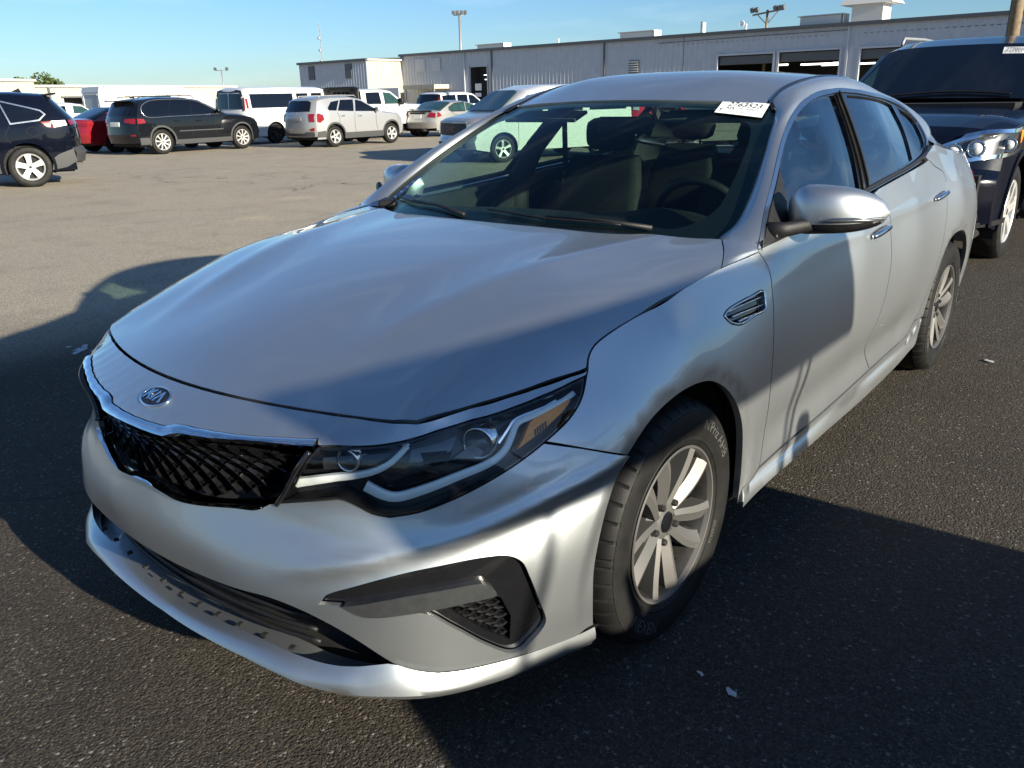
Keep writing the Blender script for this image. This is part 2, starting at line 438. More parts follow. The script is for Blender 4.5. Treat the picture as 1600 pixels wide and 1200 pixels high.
# ---------- front fascia, cylinder about (-.2,0); rows of equal height are resampled densely
def _cub(xs,ys):
    xs=np.array(xs,float);ys=np.array(ys,float);n=len(xs);h=np.diff(xs);A=np.eye(n);r=np.zeros(n)
    for i in range(1,n-1):
        A[i,i-1]=h[i-1];A[i,i]=2*(h[i-1]+h[i]);A[i,i+1]=h[i];r[i]=6*((ys[i+1]-ys[i])/h[i]-(ys[i]-ys[i-1])/h[i-1])
    m=np.linalg.solve(A,r)
    def f(q):
        q=np.asarray(q,float);k=np.clip(np.searchsorted(xs,q)-1,0,n-2);a=xs[k+1]-q;b=q-xs[k];hh=h[k]
        return m[k]*a**3/(6*hh)+m[k+1]*b**3/(6*hh)+(ys[k]/hh-m[k]*hh/6)*a+(ys[k+1]/hh-m[k+1]*hh/6)*b
    return f
AX=-.2
FP=[]
def row(l,h=.075):
    """l: (x,y,z) with y>=0 rising; mirrored and resampled along the arc"""
    L=[(x,-y,z) for x,y,z in l[::-1] if y>0]+list(l)
    s=np.array([1.05*np.arctan2(y,x-AX) for x,y,z in L]);r=np.array([np.hypot(x-AX,y) for x,y,z in L]);z=np.array([p[2] for p in L])
    fr=_cub(s,r);fz=_cub(s,z);n=max(3,int(round((s[-1]-s[0])/h)));n+=1-n%2
    for q in np.linspace(s[0],s[-1],n): FP.append((q,float(fz(q)),float(fr(q))))
def lev(z,l): row([(x,y,z) for x,y in l])
lev(.20,[(.925,0),(.918,.2),(.888,.4),(.828,.57),(.745,.69),(.6,.785),(.45,.845),(.3,.875)])
lev(.29,[(.95,0),(.94,.2),(.91,.4),(.85,.56),(.765,.68),(.62,.785),(.45,.86),(.3,.89)])
lev(.395,[(.96,0),(.95,.2),(.925,.38),(.86,.55),(.77,.68),(.62,.795),(.46,.87),(.32,.90)])
lev(.48,[(.955,0),(.945,.2),(.91,.38),(.85,.55),(.765,.675),(.62,.795),(.46,.875),(.32,.908)])
lev(.57,[(.93,0),(.91,.2),(.87,.37),(.815,.53),(.74,.65),(.61,.775),(.46,.865),(.32,.91)])
lev(.65,[(.928,0),(.905,.2),(.855,.39),(.79,.545),(.71,.66),(.58,.775),(.45,.855),(.3,.905)])
row([(.9233,0,.7374),(.903,.2,.7401),(.8777,.3,.7433),(.8424,.4,.7472),(.803,.487,.750),(.7515,.567,.7505),(.682,.652,.748),(.55,.755,.742),(.42,.82,.738),(.3,.865,.737)],.05)
row([(.873,0,.764),(.855,.2,.764),(.802,.4,.766),(.735,.555,.768),(.63,.675,.775),(.50,.757,.780),(.39,.808,.785),(.32,.835,.785)],.05)
_ys=np.array([0,.15,.3,.45,.56,.645]);row([(.8188-.3788*y*y+.0348*y**4,y,.7904-.0105*y*y-.0194*y**4) for y in _ys]+[(.56,.702,.794),(.47,.745,.803),(.37,.785,.812),(.27,.818,.820)])
FP=np.array(FP)
Ff=TPS(FP[:,:2],FP[:,2],2e-5)
def F3(d): d=np.atleast_2d(d);r=Ff(d);u=d[:,0]/1.05;return np.c_[AX+r*np.cos(u),r*np.sin(u),d[:,1]]
# ---------- hood z=T(x,y): smooth sections, then corrected to pass through its edge curves
from_seam=[(-.486,.975),(-.40,.968),(-.30,.9596),(-.20,.9455),(-.0986,.9297),(-.02,.9195),(.0707,.9068),(.13,.8965),(.19,.8839),(.2424,.8671),(.2682,.8488),(.2882,.8231)]
_zc=_cub([-.8,-.5,-.267,.05,.35,.62,.74,.8188,.92],[1.08,1.052,1.0242,.980,.930,.872,.832,.7904,.72])
_ye=_cub([-.6,-.30,-.0986,.0707,.19,.30,.4861,.66,.82,.95],[.865,.84,.82,.811,.802,.790,.735,.665,.585,.51])
_ze=_cub([-.6,-.30,-.0986,.0707,.19,.30,.4861,.66,.82,.95],[.985,.9596,.9297,.9068,.878,.845,.800,.775,.750,.72])
def _T0(D):
    x=D[:,0];t=np.abs(D[:,1])/_ye(x);g=.5*t**2+.5*np.minimum(t,1.15)**8
    return _zc(x)-(_zc(x)-_ze(x))*g
TP=[]
def tp(x,y,z):
    TP.append((x,y,z))
    if y: TP.append((x,-y,z))
for y in np.linspace(0,.645,10): tp(.8188-.3788*y*y+.0348*y**4,y,.7904-.0105*y*y-.0194*y**4)
for y in (0,.15,.3,.45,.6,.70,.75): tp(-.267-.3403*y*y-.0364*y**4,y,1.0242-.0436*y*y+.0126*y**4)
for x_,z_ in from_seam: tp(x_,float(Sf([(x_,z_)])[0]),z_)
for s_,z_ in [(.70,.7865),(.76,.795),(.81,.8012),(.8538,.806),(.92,.8115),(.9738,.8157),(1.03,.8200)]:
    q_=F3([(s_,z_)])[0];tp(q_[0],q_[1],z_)
TP=np.array(TP)
Tc=TPS(TP[:,:2],TP[:,2]-_T0(TP[:,:2]),2e-4)
def Tf(D): D=np.atleast_2d(np.array(D,float));return _T0(D)+Tc(D)
def T3(d): d=np.atleast_2d(d);return np.c_[d,Tf(d)]
# ---------- windshield + roof z=R(x,y)
RP=[]
def rp(x,y,z):
    RP.append((x,y,z))
    if y: RP.append((x,-y,z))
for y in (0,.3,.55,.74): rp(-.30-.345*y*y-.0364*y**4,y,1.018-.0436*y*y)
for y in (0,.3,.58): rp(-1.0693-.3149*y*y,y,1.3763-.0683*y*y)
for x,y,z in [(-.66,0,1.212),(-.70,.35,1.202),(-.80,.66,1.172)]: rp(x,y,z)
WSf=TPS(np.array(RP)[:,:2],np.array(RP)[:,2])
def WS3(d): d=np.atleast_2d(d);return np.c_[d,WSf(d)]
RP=[]
for y in (0,.3,.58): rp(-1.0693-.3149*y*y,y,1.3763-.0683*y*y)
for x,y,z in [(-1.35,0,1.462),(-1.35,.35,1.451),(-1.42,.56,1.421),(-1.7,0,1.481),(-1.7,.35,1.47),(-1.7,.56,1.445),
  (-2.1,0,1.468),(-2.1,.35,1.457),(-2.1,.55,1.43),(-2.45,0,1.41),(-2.45,.35,1.398),(-2.4,.55,1.372)]: rp(x,y,z)
RFf=TPS(np.array(RP)[:,:2],np.array(RP)[:,2])
def RF3(d): d=np.atleast_2d(d);return np.c_[d,RFf(d)]

K={
'hood_front_lo':[(0.3598,0.7855),(0.4812,0.785),(0.5901,0.786),(0.6748,0.7804)],
'brow_top':[(0.6748,0.7804),(0.7431,0.7921),(0.8131,0.7988),(0.9148,0.8092),(1.0084,0.8184),(1.0792,0.8245)],
'brow_end':[(1.0792,0.8245),(1.0712,0.8164)],
'lamp_top':[(0.4863,0.7442),(0.5138,0.7449),(0.5923,0.745),(0.6574,0.7526),(0.7453,0.7708),(0.859,0.7844),(0.9656,0.8002),(1.0671,0.8158)],
'lamp_end':[(1.0671,0.8158),(1.0431,0.7812),(1.0072,0.7499),(0.9665,0.7272),(0.9352,0.7122)],
'lamp_low':[(0.9352,0.7122),(0.8969,0.6949),(0.8042,0.654),(0.7411,0.6286),(0.6788,0.6082),(0.6217,0.5991)],
'lamp_low2':[(0.6217,0.5991),(0.5887,0.6051),(0.5552,0.6207),(0.5247,0.6307),(0.4886,0.6256),(0.3851,0.604)],
'lamp_in':[(0.3851,0.604),(0.4258,0.6504),(0.4656,0.7124),(0.4863,0.7442)],
'chu_top':[(0.1168,0.7336),(0.1392,0.7401),(0.2035,0.7419),(0.3199,0.7454),(0.4062,0.7498),(0.4819,0.7528)],
'chu_low':[(0.1259,0.7177),(0.1553,0.7267),(0.2412,0.7319),(0.3559,0.7393),(0.4667,0.7413)],
'chl_top':[(0.0523,0.5652),(0.087,0.5565),(0.1227,0.5552),(0.2009,0.5654),(0.3173,0.5835),(0.3517,0.5883)],
'chl_low':[(0.0774,0.5625),(0.1156,0.5578),(0.1623,0.5591),(0.2805,0.5754),(0.3343,0.5815),(0.3666,0.5994)],
'op_top':[(0.134,0.4038),(0.2899,0.4093),(0.3892,0.4108),(0.4661,0.3899),(0.5411,0.346),(0.6149,0.278)],
'op_low':[(-0.1492,0.1739),(-0.0303,0.1885),(0.0842,0.2018),(0.1973,0.215),(0.3101,0.2217),(0.3855,0.2113),(0.4384,0.2077),(0.5298,0.2223),(0.6019,0.2399)],
'lip_low':[(-0.086,0.1713),(0.152,0.1895),(0.2993,0.2086),(0.3711,0.1999),(0.427,0.1702),(0.4832,0.1776),(0.5391,0.1822),(0.6041,0.1852),(0.6659,0.1838),(0.7791,0.1809),(0.9242,0.1754),(1.0667,0.1644)],
'lip_top':[(0.6149,0.278),(0.6468,0.2566),(0.6936,0.2381),(0.7424,0.231),(0.7936,0.2278),(0.9391,0.2172),(1.0745,0.1996)],
'arch_f':[(1.0745,0.1996),(1.0624,0.2977),(1.0587,0.3833),(1.073,0.4811),(1.0989,0.5678),(1.1529,0.6373)],
'bump_seam':[(1.1529,0.6373),(1.0387,0.6804),(0.9352,0.7122)],
'bezel':[(0.4904,0.4187),(0.5043,0.4384),(0.5541,0.4602),(0.6419,0.4867),(0.729,0.4986),(0.8039,0.5019),(0.8453,0.4958),(0.8707,0.4766),(0.8862,0.4361),(0.9076,0.3635),(0.9236,0.3024),(0.9165,0.2831),(0.8872,0.2527),(0.8698,0.2397),(0.8484,0.2417),(0.8015,0.281),(0.7374,0.3483),(0.6788,0.4013),(0.6325,0.3984),(0.5881,0.3948),(0.5647,0.3985),(0.5302,0.4206)],
'foglamp':[(0.5302,0.4206),(0.5522,0.4239),(0.6407,0.4433),(0.7275,0.451),(0.7812,0.4516),(0.8019,0.445),(0.82,0.4128),(0.786,0.4095),(0.7639,0.409),(0.6789,0.4029),(0.5799,0.3961),(0.5624,0.3999)],
'fogmesh':[(0.7219,0.403),(0.7553,0.4031),(0.8199,0.4079),(0.8324,0.3872),(0.8489,0.3294),(0.8472,0.2795),(0.8309,0.2842)],
'drl1':[(0.4175,0.6393),(0.4891,0.6579),(0.5509,0.673),(0.5932,0.6875),(0.6224,0.7064),(0.6415,0.7264),(0.6577,0.746)],
'drl2':[(0.5711,0.6528),(0.6057,0.6365),(0.6312,0.6324),(0.6799,0.6443),(0.7636,0.6723),(0.828,0.6938),(0.8573,0.7136),(0.8731,0.7352),(0.8901,0.7612),(0.9205,0.7684),(0.9754,0.7802),(1.0392,0.7979)],
'amber':[(0.8817,0.7095),(0.901,0.7303),(0.9188,0.7567),(0.9576,0.7711),(1.0265,0.7885),(1.005,0.767),(0.9578,0.7411),(0.9101,0.7215)],
'proj1':[(0.5442,0.7213)],
'proj2':[(0.7885,0.7302)],
'emblem':[(0.0027,0.7635)],
'hood_side':[(0.6603,0.6446),(0.5967,0.6815),(0.5286,0.7133),(0.4332,0.7542),(0.3469,0.7846),(0.2855,0.8053)],
'seam_T':[(0.2855,0.8053),(0.2708,0.7985),(0.2422,0.7945),(0.19,0.7981),(0.0709,0.8108),(-0.0987,0.8203),(-0.2995,0.84)],
'hood_re':[(-0.2995,0.84),(-0.3818,0.8048),(-0.4748,0.7531)],
'seam_S':[(-0.4867,0.9754),(-0.2994,0.9596),(-0.0989,0.9296),(0.0708,0.9069),(0.19,0.8839),(0.2423,0.8671),(0.2682,0.8488),(0.2881,0.8231)],
'fend_lamp':[(0.2881,0.8231),(0.3337,0.7781),(0.3802,0.7489),(0.4276,0.7279),(0.457,0.7142)],
'fend_bump':[(0.457,0.7142),(0.3742,0.6812),(0.2635,0.6357)],
'arch_S':[(0.2635,0.6357),(0.1981,0.6872),(0.1143,0.7164),(0.0472,0.7296),(-0.0251,0.7261),(-0.1325,0.7005),(-0.2507,0.6162),(-0.3614,0.4736),(-0.4358,0.3209),(-0.4392,0.2317)],
'fend_bot':[(-0.4392,0.2317),(-0.3884,0.2882),(-0.455,0.3025),(-0.4907,0.3212)],
'dfe':[(-0.4867,0.9754),(-0.501,0.9508),(-0.5044,0.9278),(-0.4983,0.9027),(-0.4904,0.8598),(-0.4817,0.7873),(-0.4816,0.6818),(-0.492,0.5824),(-0.5033,0.493),(-0.5068,0.4287),(-0.4994,0.3568),(-0.4907,0.3212)],
'dbot':[(-0.4907,0.3212),(-0.6812,0.3282),(-0.9672,0.328),(-1.2849,0.3266),(-1.5946,0.3325)],
'dbot2':[(-1.5946,0.3325),(-1.785,0.3338),(-1.9786,0.3358),(-2.1304,0.3464),(-2.2149,0.3971)],
'rdre':[(-2.2149,0.3971),(-2.3098,0.4898),(-2.3634,0.5582),(-2.4214,0.6381),(-2.4635,0.7147),(-2.5128,0.8252),(-2.5427,0.9028),(-2.5787,0.9769),(-2.5628,1.0211),(-2.4321,1.0622),(-2.3212,1.1084)],
'bl':[(-1.5059,1.0341),(-1.5952,0.9775),(-1.6304,0.9274),(-1.6276,0.8727),(-1.6268,0.778),(-1.608,0.7018),(-1.5811,0.6261),(-1.5301,0.5447),(-1.4837,0.4829),(-1.4856,0.4457),(-1.5378,0.3839),(-1.5946,0.3325)],
'sill_groove':[(-0.5081,0.2815),(-0.8378,0.2835),(-1.3874,0.2763),(-2.1645,0.2916),(-2.3711,0.3838)],
'sill_bot':[(-0.3935,0.2225),(-0.503,0.234),(-1.0214,0.2296),(-1.6111,0.2059),(-2.051,0.2062),(-2.2631,0.2347),(-2.3707,0.2558),(-2.3711,0.3838)],
'rarch':[(-2.3711,0.3838),(-2.332,0.4669),(-2.3893,0.5291),(-2.474,0.5991),(-2.5623,0.6822),(-2.6634,0.7163),(-2.793,0.7139)],
'vent':[(-0.2357,0.846),(-0.2573,0.8567),(-0.3199,0.8671),(-0.3789,0.8731),(-0.4463,0.8764),(-0.4457,0.8484),(-0.4408,0.8262),(-0.382,0.8181),(-0.3165,0.8093),(-0.2884,0.8124),(-0.2529,0.8262)],
'handle_f':[(-1.3046,0.9014),(-1.6267,0.8968)],
'handle_r':[(-2.2806,0.9412),(-2.5914,0.9499)],
'dlo_top':[(-0.4857,0.9808),(-0.5961,1.059),(-0.7329,1.1393),(-0.9421,1.2479),(-1.1226,1.3164),(-1.2517,1.3569),(-1.4112,1.3868),(-1.6013,1.4006),(-1.7123,1.4043),(-1.8889,1.398),(-2.0953,1.3833),(-2.3774,1.3612),(-2.5246,1.3277),(-2.5778,1.2894),(-2.6051,1.2457),(-2.5944,1.1976),(-2.5609,1.1568)],
'dlo_bot':[(-2.5324,1.1443),(-2.4594,1.1124),(-2.3345,1.0934),(-2.1187,1.0776),(-1.7821,1.0599),(-1.528,1.043),(-1.0718,1.0149),(-0.68,0.9919),(-0.4857,0.9808)],
'gl_f_top':[(-0.8518,1.1727),(-0.9763,1.2461),(-1.1676,1.3233),(-1.3052,1.3579),(-1.4564,1.375),(-1.6351,1.3839)],
'gl_f_b':[(-1.6351,1.3839),(-1.5874,1.2899),(-1.5009,1.1736),(-1.4111,1.0539)],
'gl_f_bot':[(-1.4111,1.0539),(-1.0999,1.0362),(-0.7063,1.0122)],
'gl_f_a':[(-0.7063,1.0122),(-0.7487,1.0549),(-0.7892,1.1065),(-0.8296,1.1706)],
'gl_r_top':[(-1.7609,1.3823),(-1.9823,1.3719),(-2.2967,1.3488),(-2.4063,1.3303)],
'gl_r_c':[(-2.4063,1.3303),(-2.3563,1.2357),(-2.192,1.1033)],
'gl_r_bot':[(-2.192,1.1033),(-1.8162,1.0812),(-1.5754,1.066)],
'gl_r_b':[(-1.5754,1.066),(-1.6516,1.1873),(-1.7364,1.3133),(-1.7609,1.3823)],
'gl_q':[(-2.4621,1.3179),(-2.5428,1.2819),(-2.5637,1.2415),(-2.5326,1.1864),(-2.4884,1.1468),(-2.3927,1.1275),(-2.3679,1.1236),(-2.4155,1.225)],
'sail':[(-0.8296,1.1706),(-0.7892,1.1065),(-0.7487,1.0549),(-0.6958,1.0025),(-0.5217,0.9862),(-0.6707,1.0814)],
'ws_edge':[(-0.5051,0.7309),(-0.5761,0.7475),(-0.6808,0.7363),(-0.8462,0.6982),(-0.9905,0.6567),(-1.131,0.6149)],
'roof_edge':[(-1.2172,0.562),(-1.3229,0.5489),(-1.4269,0.5536),(-1.5438,0.5613)],
}
# ------------------------------------------------------------------ ground
def gz(x, y):
    s = -(.77*x+.64*y)-6
    return -0.0065*np.clip(s, 0, 60)
def asphalt():
    m, nt, b = new_mat('asphalt'); L = nt.links; N = nt.nodes.new
    setp(b, Roughness=.9, Specular_IOR_Level=.25)
    tc = N('ShaderNodeTexCoord'); P = tc.outputs['Object']
    def noise(sc, det=4, rough=.55):
        n = N('ShaderNodeTexNoise'); n.inputs['Scale'].default_value = sc; n.inputs['Detail'].default_value = det; n.inputs['Roughness'].default_value = rough
        L.new(P, n.inputs['Vector']); return n.outputs[0]
    def ramp(x, p0, c0, p1, c1, mode='LINEAR'):
        r = N('ShaderNodeValToRGB'); r.color_ramp.interpolation = mode
        e = r.color_ramp.elements; e[0].position = p0; e[0].color = (*c0, 1); e[1].position = p1; e[1].color = (*c1, 1); L.new(x, r.inputs[0]); return r.outputs[0]
    def mix(f, a, c, mode='MIX'):
        x = N('ShaderNodeMix'); x.data_type = 'RGBA'; x.blend_type = mode
        for s, v in ((0, f), (6, a), (7, c)):
            if hasattr(v, 'is_linked'): L.new(v, x.inputs[s])
            else: x.inputs[s].default_value = v if s == 0 else (*v, 1)
        return x.outputs[2]
    def vor(sc, feat='F1'):
        v = N('ShaderNodeTexVoronoi'); v.inputs['Scale'].default_value = sc; v.feature = feat; L.new(P, v.inputs['Vector']); return v
    # older, paler lot surface against the darker strip the row is parked on, widened to paint the sedan's shadow darker
    sx = N('ShaderNodeSeparateXYZ'); L.new(P, sx.inputs[0])
    wob = N('ShaderNodeMath'); wob.operation = 'MULTIPLY_ADD'; L.new(noise(.35, 3), wob.inputs[0]); wob.inputs[1].default_value = 1.6; L.new(sx.outputs['Y'], wob.inputs[2])
    strip_ = N('ShaderNodeMapRange'); strip_.interpolation_type = 'SMOOTHSTEP'; strip_.inputs[1].default_value = -4.0; strip_.inputs[2].default_value = -2.2; L.new(wob.outputs[0], strip_.inputs[0])
    base = mix(strip_.outputs[0], (.35, .310, .245), (.048, .0405, .032))
    # stones in the mix, each its own shade
    v1 = vor(130); v2 = vor(300)
    g1 = N('ShaderNodeSeparateColor'); L.new(v1.outputs['Color'], g1.inputs[0])
    g2 = N('ShaderNodeSeparateColor'); L.new(v2.outputs['Color'], g2.inputs[0])
    c = mix(ramp(g1.outputs[0], .0, (.0, .0, .0), 1., (1, 1, 1)), mix(1., base, (.62, .62, .63), 'MULTIPLY'), mix(1., base, (1.35, 1.32, 1.28), 'MULTIPLY'))
    pale = ramp(g2.outputs[1], .93, (0, 0, 0), .97, (.8, .8, .8)); c = mix(pale, c, (.17, .155, .135))
    pale2 = ramp(g1.outputs[2], .978, (0, 0, 0), .99, (.8, .8, .8)); c = mix(pale2, c, (.20, .185, .165))
    # wear, oil and dust at several sizes
    c = mix(ramp(noise(.22, 6), .35, (0, 0, 0), .7, (.5, .5, .5)), c, mix(1., c, (1.25, 1.2, 1.12), 'MULTIPLY'))
    c = mix(ramp(noise(1.3, 7, .65), .5, (0, 0, 0), .72, (.55, .55, .55)), c, mix(1., c, (.62, .62, .64), 'MULTIPLY'))
    c = mix(ramp(noise(.75, 6, .6), .60, (0, 0, 0), .74, (.6, .6, .6)), c, mix(1., c, (1.35, 1.3, 1.2), 'MULTIPLY'))
    # hairline cracks
    w = N('ShaderNodeTexNoise'); w.inputs['Scale'].default_value = 1.1; w.inputs['Detail'].default_value = 6; L.new(P, w.inputs['Vector'])
    ad = N('ShaderNodeVectorMath'); ad.operation = 'MULTIPLY_ADD'; L.new(w.outputs['Color'], ad.inputs[0]); ad.inputs[1].default_value = (1.2, 1.2, 1.2); L.new(P, ad.inputs[2])
    cr = N('ShaderNodeTexVoronoi'); cr.feature = 'DISTANCE_TO_EDGE'; cr.inputs['Scale'].default_value = .32; L.new(ad.outputs[0], cr.inputs['Vector'])
    crk = ramp(cr.outputs['Distance'], .0, (1, 1, 1), .006, (0, 0, 0))
    keep = ramp(noise(.16, 2), .5, (0, 0, 0), .6, (1, 1, 1)); crk = mix(1., crk, keep, 'MULTIPLY')
    c = mix(crk, c, (.03, .028, .025))
    L.new(c, b.inputs['Base Color'])
    # relief
    h1 = N('ShaderNodeMath'); h1.operation = 'MULTIPLY_ADD'; h1.inputs[1].default_value = -1.0; L.new(v1.outputs['Distance'], h1.inputs[0]); L.new(noise(60, 5), h1.inputs[2])
    h2 = N('ShaderNodeMath'); h2.operation = 'MULTIPLY_ADD'; h2.inputs[1].default_value = -.4; L.new(v2.outputs['Distance'], h2.inputs[0]); L.new(h1.outputs[0], h2.inputs[2])
    h3 = N('ShaderNodeMath'); h3.operation = 'MULTIPLY_ADD'; h3.inputs[1].default_value = -1.2
    cs = N('ShaderNodeSeparateColor'); L.new(crk, cs.inputs[0]); L.new(cs.outputs[0], h3.inputs[0]); L.new(h2.outputs[0], h3.inputs[2])
    bp = N('ShaderNodeBump'); bp.inputs['Strength'].default_value = .55; bp.inputs['Distance'].default_value = .006
    L.new(h3.outputs[0], bp.inputs['Height']); L.new(bp.outputs[0], b.inputs['Normal'])
    return m
M_asphalt = asphalt()
_a = np.concatenate([np.linspace(-60, 20, 81), -60-np.cumsum(np.geomspace(2, 500, 16)), 20+np.cumsum(np.geomspace(2, 400, 12))]); _a = np.unique(_a)
_X, _Y = np.meshgrid(_a, _a, indexing='ij'); _n = len(_a)
_V = np.c_[_X.ravel(), _Y.ravel(), gz(_X, _Y).ravel()]
_F = [(i*_n+j, (i+1)*_n+j, (i+1)*_n+j+1, i*_n+j+1) for i in range(_n-1) for j in range(_n-1)]
ground = mesh('ground', _V, _F, M_asphalt, kind='structure')

# old paint scuff and scraps of litter on the asphalt
M_scuff = mat('worn_white_paint', (.42, .43, .45), rough=.85, var=.35, vscale=25)
def scrap(name, x, y, r, seed, m, kind=None, lift=.004, n=14, asp=.5, rot=0.):
    rg = np.random.RandomState(seed); a = np.linspace(0, 2*math.pi, n, endpoint=False); q = r*(1+rg.uniform(-.45, .35, n)); P = np.c_[q*np.cos(a), q*np.sin(a)*asp]
    c, s_ = math.cos(rot), math.sin(rot); P = np.c_[P[:, 0]*c-P[:, 1]*s_, P[:, 0]*s_+P[:, 1]*c]
    V = [(x+p[0], y+p[1], lift) for p in P]+[(x, y, lift+.001)]
    return mesh(name, V, [(i, (i+1) % n, n) for i in range(n)], m, None, False, kind=kind)
for i, (dx, dy, r) in enumerate([(0, 0, .050), (.05, .05, .035), (-.05, -.06, .030), (.02, -.12, .022), (-.03, .10, .022)]): scrap('paint_scuff', -.29+dx, -3.28+dy, r, i, M_scuff, 'structure', .004+.0004*i, 16, .7, .8)

M_litter = mat('pale_litter', (.55, .55, .53), rough=.8, var=.1)
for (x, y, r, lab) in ((-3.103, 1.107, .030, 'small pale scrap lying on the asphalt beside the rear wheel'), (.108, 1.043, .012, 'tiny white chip on the dark asphalt right of the front wheel'), (.126, 1.135, .018, 'pale smudged scrap on the asphalt nearest the camera')):
    tag(scrap('litter_scrap', x, y, r, int(r*1000), M_litter, None, .008, 9, .5, 1.), lab, 'litter')
# ------------------------------------------------------------------ buildings and other large structure
M_wallgrey = mat('grey_ribbed_steel', (.50, .52, .555), rough=.55, metal=.0, var=.05, vscale=2)
M_wallcream = mat('cream_ribbed_steel', (.42, .385, .31), rough=.6, var=.05, vscale=2)
M_rooftrim = mat('dark_roof_trim', (.10, .105, .11), rough=.5, var=.1)
M_roofm = mat('roof_sheet', (.45, .45, .44), rough=.5, var=.06)
M_unit = mat('rooftop_unit', (.55, .54, .50), rough=.6, var=.06)
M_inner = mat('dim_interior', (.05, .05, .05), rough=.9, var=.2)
M_bark = mat('pole_wood', (.20, .15, .095), rough=.9, var=.25, vscale=8, bump=.4, bscale=60)
M_galv = mat('galvanised_steel', (.30, .31, .32), rough=.5, metal=.6, var=.1)
M_lit = None
def lit_mat(name, col, s):
    m, nt, b = new_mat(name); setp(b, Base_Color=col, Emission_Color=col, Emission_Strength=s, Roughness=.5); return m
M_lit = lit_mat('tube_light', (1., .97, .88), 1.6)
def ribbed(y0, y1, z0, z1, pitch=.37, x=0., depth=.05, holes=()):
    """trapezoid-rib sheet in local (x out, y along, z up); holes = [(ya, yb, za, zb)]"""
    V = []; F = []
    n = int(round((y1-y0)/pitch)); ys = []
    for i in range(n):
        a = y0+i*pitch; ys += [(a, 0), (a+pitch*.58, 0), (a+pitch*.66, depth), (a+pitch*.74, depth)]
    ys.append((y1, 0))
    def zsplit(ya, yb):
        segs = [(z0, z1)]
        for ha, hb, za, zb in holes:
            ym = (ya+yb)/2
            if ha < ym < hb:
                s2 = []
                for p, q in segs:
                    if zb <= p or za >= q: s2.append((p, q))
                    else:
                        if za > p: s2.append((p, za))
                        if zb < q: s2.append((zb, q))
                segs = s2
        return segs
    for (ya, da), (yb, db) in zip(ys[:-1], ys[1:]):
        for p, q in zsplit(ya, yb):
            k = len(V); V += [(x+da, ya, p), (x+db, yb, p), (x+db, yb, q), (x+da, ya, q)]; F.append((k, k+1, k+2, k+3))
    return V, F
# main warehouse: local frame, x outward to the lot, y along the wall
ZB = -.42
WROT = rad(-2.0)
wh = thing('grey_warehouse', 'long grey ribbed steel warehouse with open bays behind the parked cars', 'building', (-51.9, -6.7, 0), WROT)
ZR = 4.92
bays = [(-17.86, -13.98, ZB, 3.52), (-13.6, -9.75, ZB, 3.56), (-8.53, -4.5, ZB, 3.53), (-4.0, .2, ZB, 3.53)]
door = (-40.73, -38.93, ZB, 3.65)
V, F = ribbed(-49.56, 26, ZB, ZR, holes=bays+[door]); wl = mesh('wall', V, F, M_wallgrey, wh, False)
b = MB(); b.box((.10, -11.78, ZR+.02), (.26, 75.6, .20)); b.build('eave_trim', M_rooftrim, wh)
b = MB(); b.add([(.16, -49.56, ZR+.12), (.16, 26, ZR+.12), (-16, 26, ZR+1.0), (-16, -49.56, ZR+1.0)], [(0, 1, 2, 3)]); b.add([(-16, -49.56, ZR+1.0), (-16, 26, ZR+1.0), (-32, 26, ZR), (-32, -49.56, ZR)], [(0, 1, 2, 3)]); b.build('roof', M_roofm, wh)
b = MB(); b.box((-32, -11.78, 2.4), (.2, 75.6, 5.4)); b.box((-16, 26, 2.4), (32, .2, 5.4)); b.build('back_wall', M_wallgrey, wh)
for y in (-41.5, -38.3, -27.09, -9.33):
    MB().box((.07, y, (ZR+ZB)/2), (.10, .12, ZR-ZB-.1)).build('downpipe', M_rooftrim if y in (-27.09, -38.3) else M_wallgrey, wh)
for ya, yb, za, zb in bays:
    b = MB()
    b.box((.04, ya-.06, (zb+ZB)/2), (.12, .14, zb-ZB)); b.box((.04, yb+.06, (zb+ZB)/2), (.12, .14, zb-ZB)); b.box((.04, (ya+yb)/2, zb+.06), (.14, yb-ya+.26, .12))
    b.build('bay_frame', M_wallgrey, wh)
    b = MB(); b.box((-.25, (ya+yb)/2, zb-.30), (.30, yb-ya, .55), None, .05); b.build('rolled_door', M_rooftrim, wh)
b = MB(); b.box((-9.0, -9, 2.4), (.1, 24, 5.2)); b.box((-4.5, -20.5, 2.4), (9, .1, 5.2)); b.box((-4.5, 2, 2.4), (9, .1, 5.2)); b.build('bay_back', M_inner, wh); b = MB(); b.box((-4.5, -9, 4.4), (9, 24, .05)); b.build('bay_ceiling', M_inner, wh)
for x, y0, y1, z in ((-3.0, -13.4, -11.4, 2.86), (-3.0, -11.3, -9.9, 2.88), (-6.0, -13.2, -9.4, 2.85), (-3.0, -15.3, -14.3, 2.90), (-6, -4.2, -2.0, 2.9)):
    MB().box((x, (y0+y1)/2, z), (.12, y1-y0, .10)).build('tube_light', M_lit, wh)
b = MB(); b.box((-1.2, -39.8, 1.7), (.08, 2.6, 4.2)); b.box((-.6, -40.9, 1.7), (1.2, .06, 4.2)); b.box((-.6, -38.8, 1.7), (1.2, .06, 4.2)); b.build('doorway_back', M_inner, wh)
for y, z, h in ((-39.95, 2.07, .55), (-40.0, 1.45, .30)): MB().box((.02, y, z), (.03, .72, h), None, .01).build('door_sign', M_paper, wh)
for y, z in ((-39.3, 3.0), (-39.2, 2.65)): MB().box((-.4, y, z), (.05, .7, .06)).build('tube_light', M_lit, wh)
lv = MB().box((.05, -24.48, 3.10), (.08, .84, .86)).build('louvre', M_rooftrim, wh)
for i in range(5): MB().box((.10, -24.48, 2.78+.16*i), (.06, .74, .05), Matrix.Rotation(.5, 3, 'Y')).build('louvre_blade', M_wallgrey, lv)
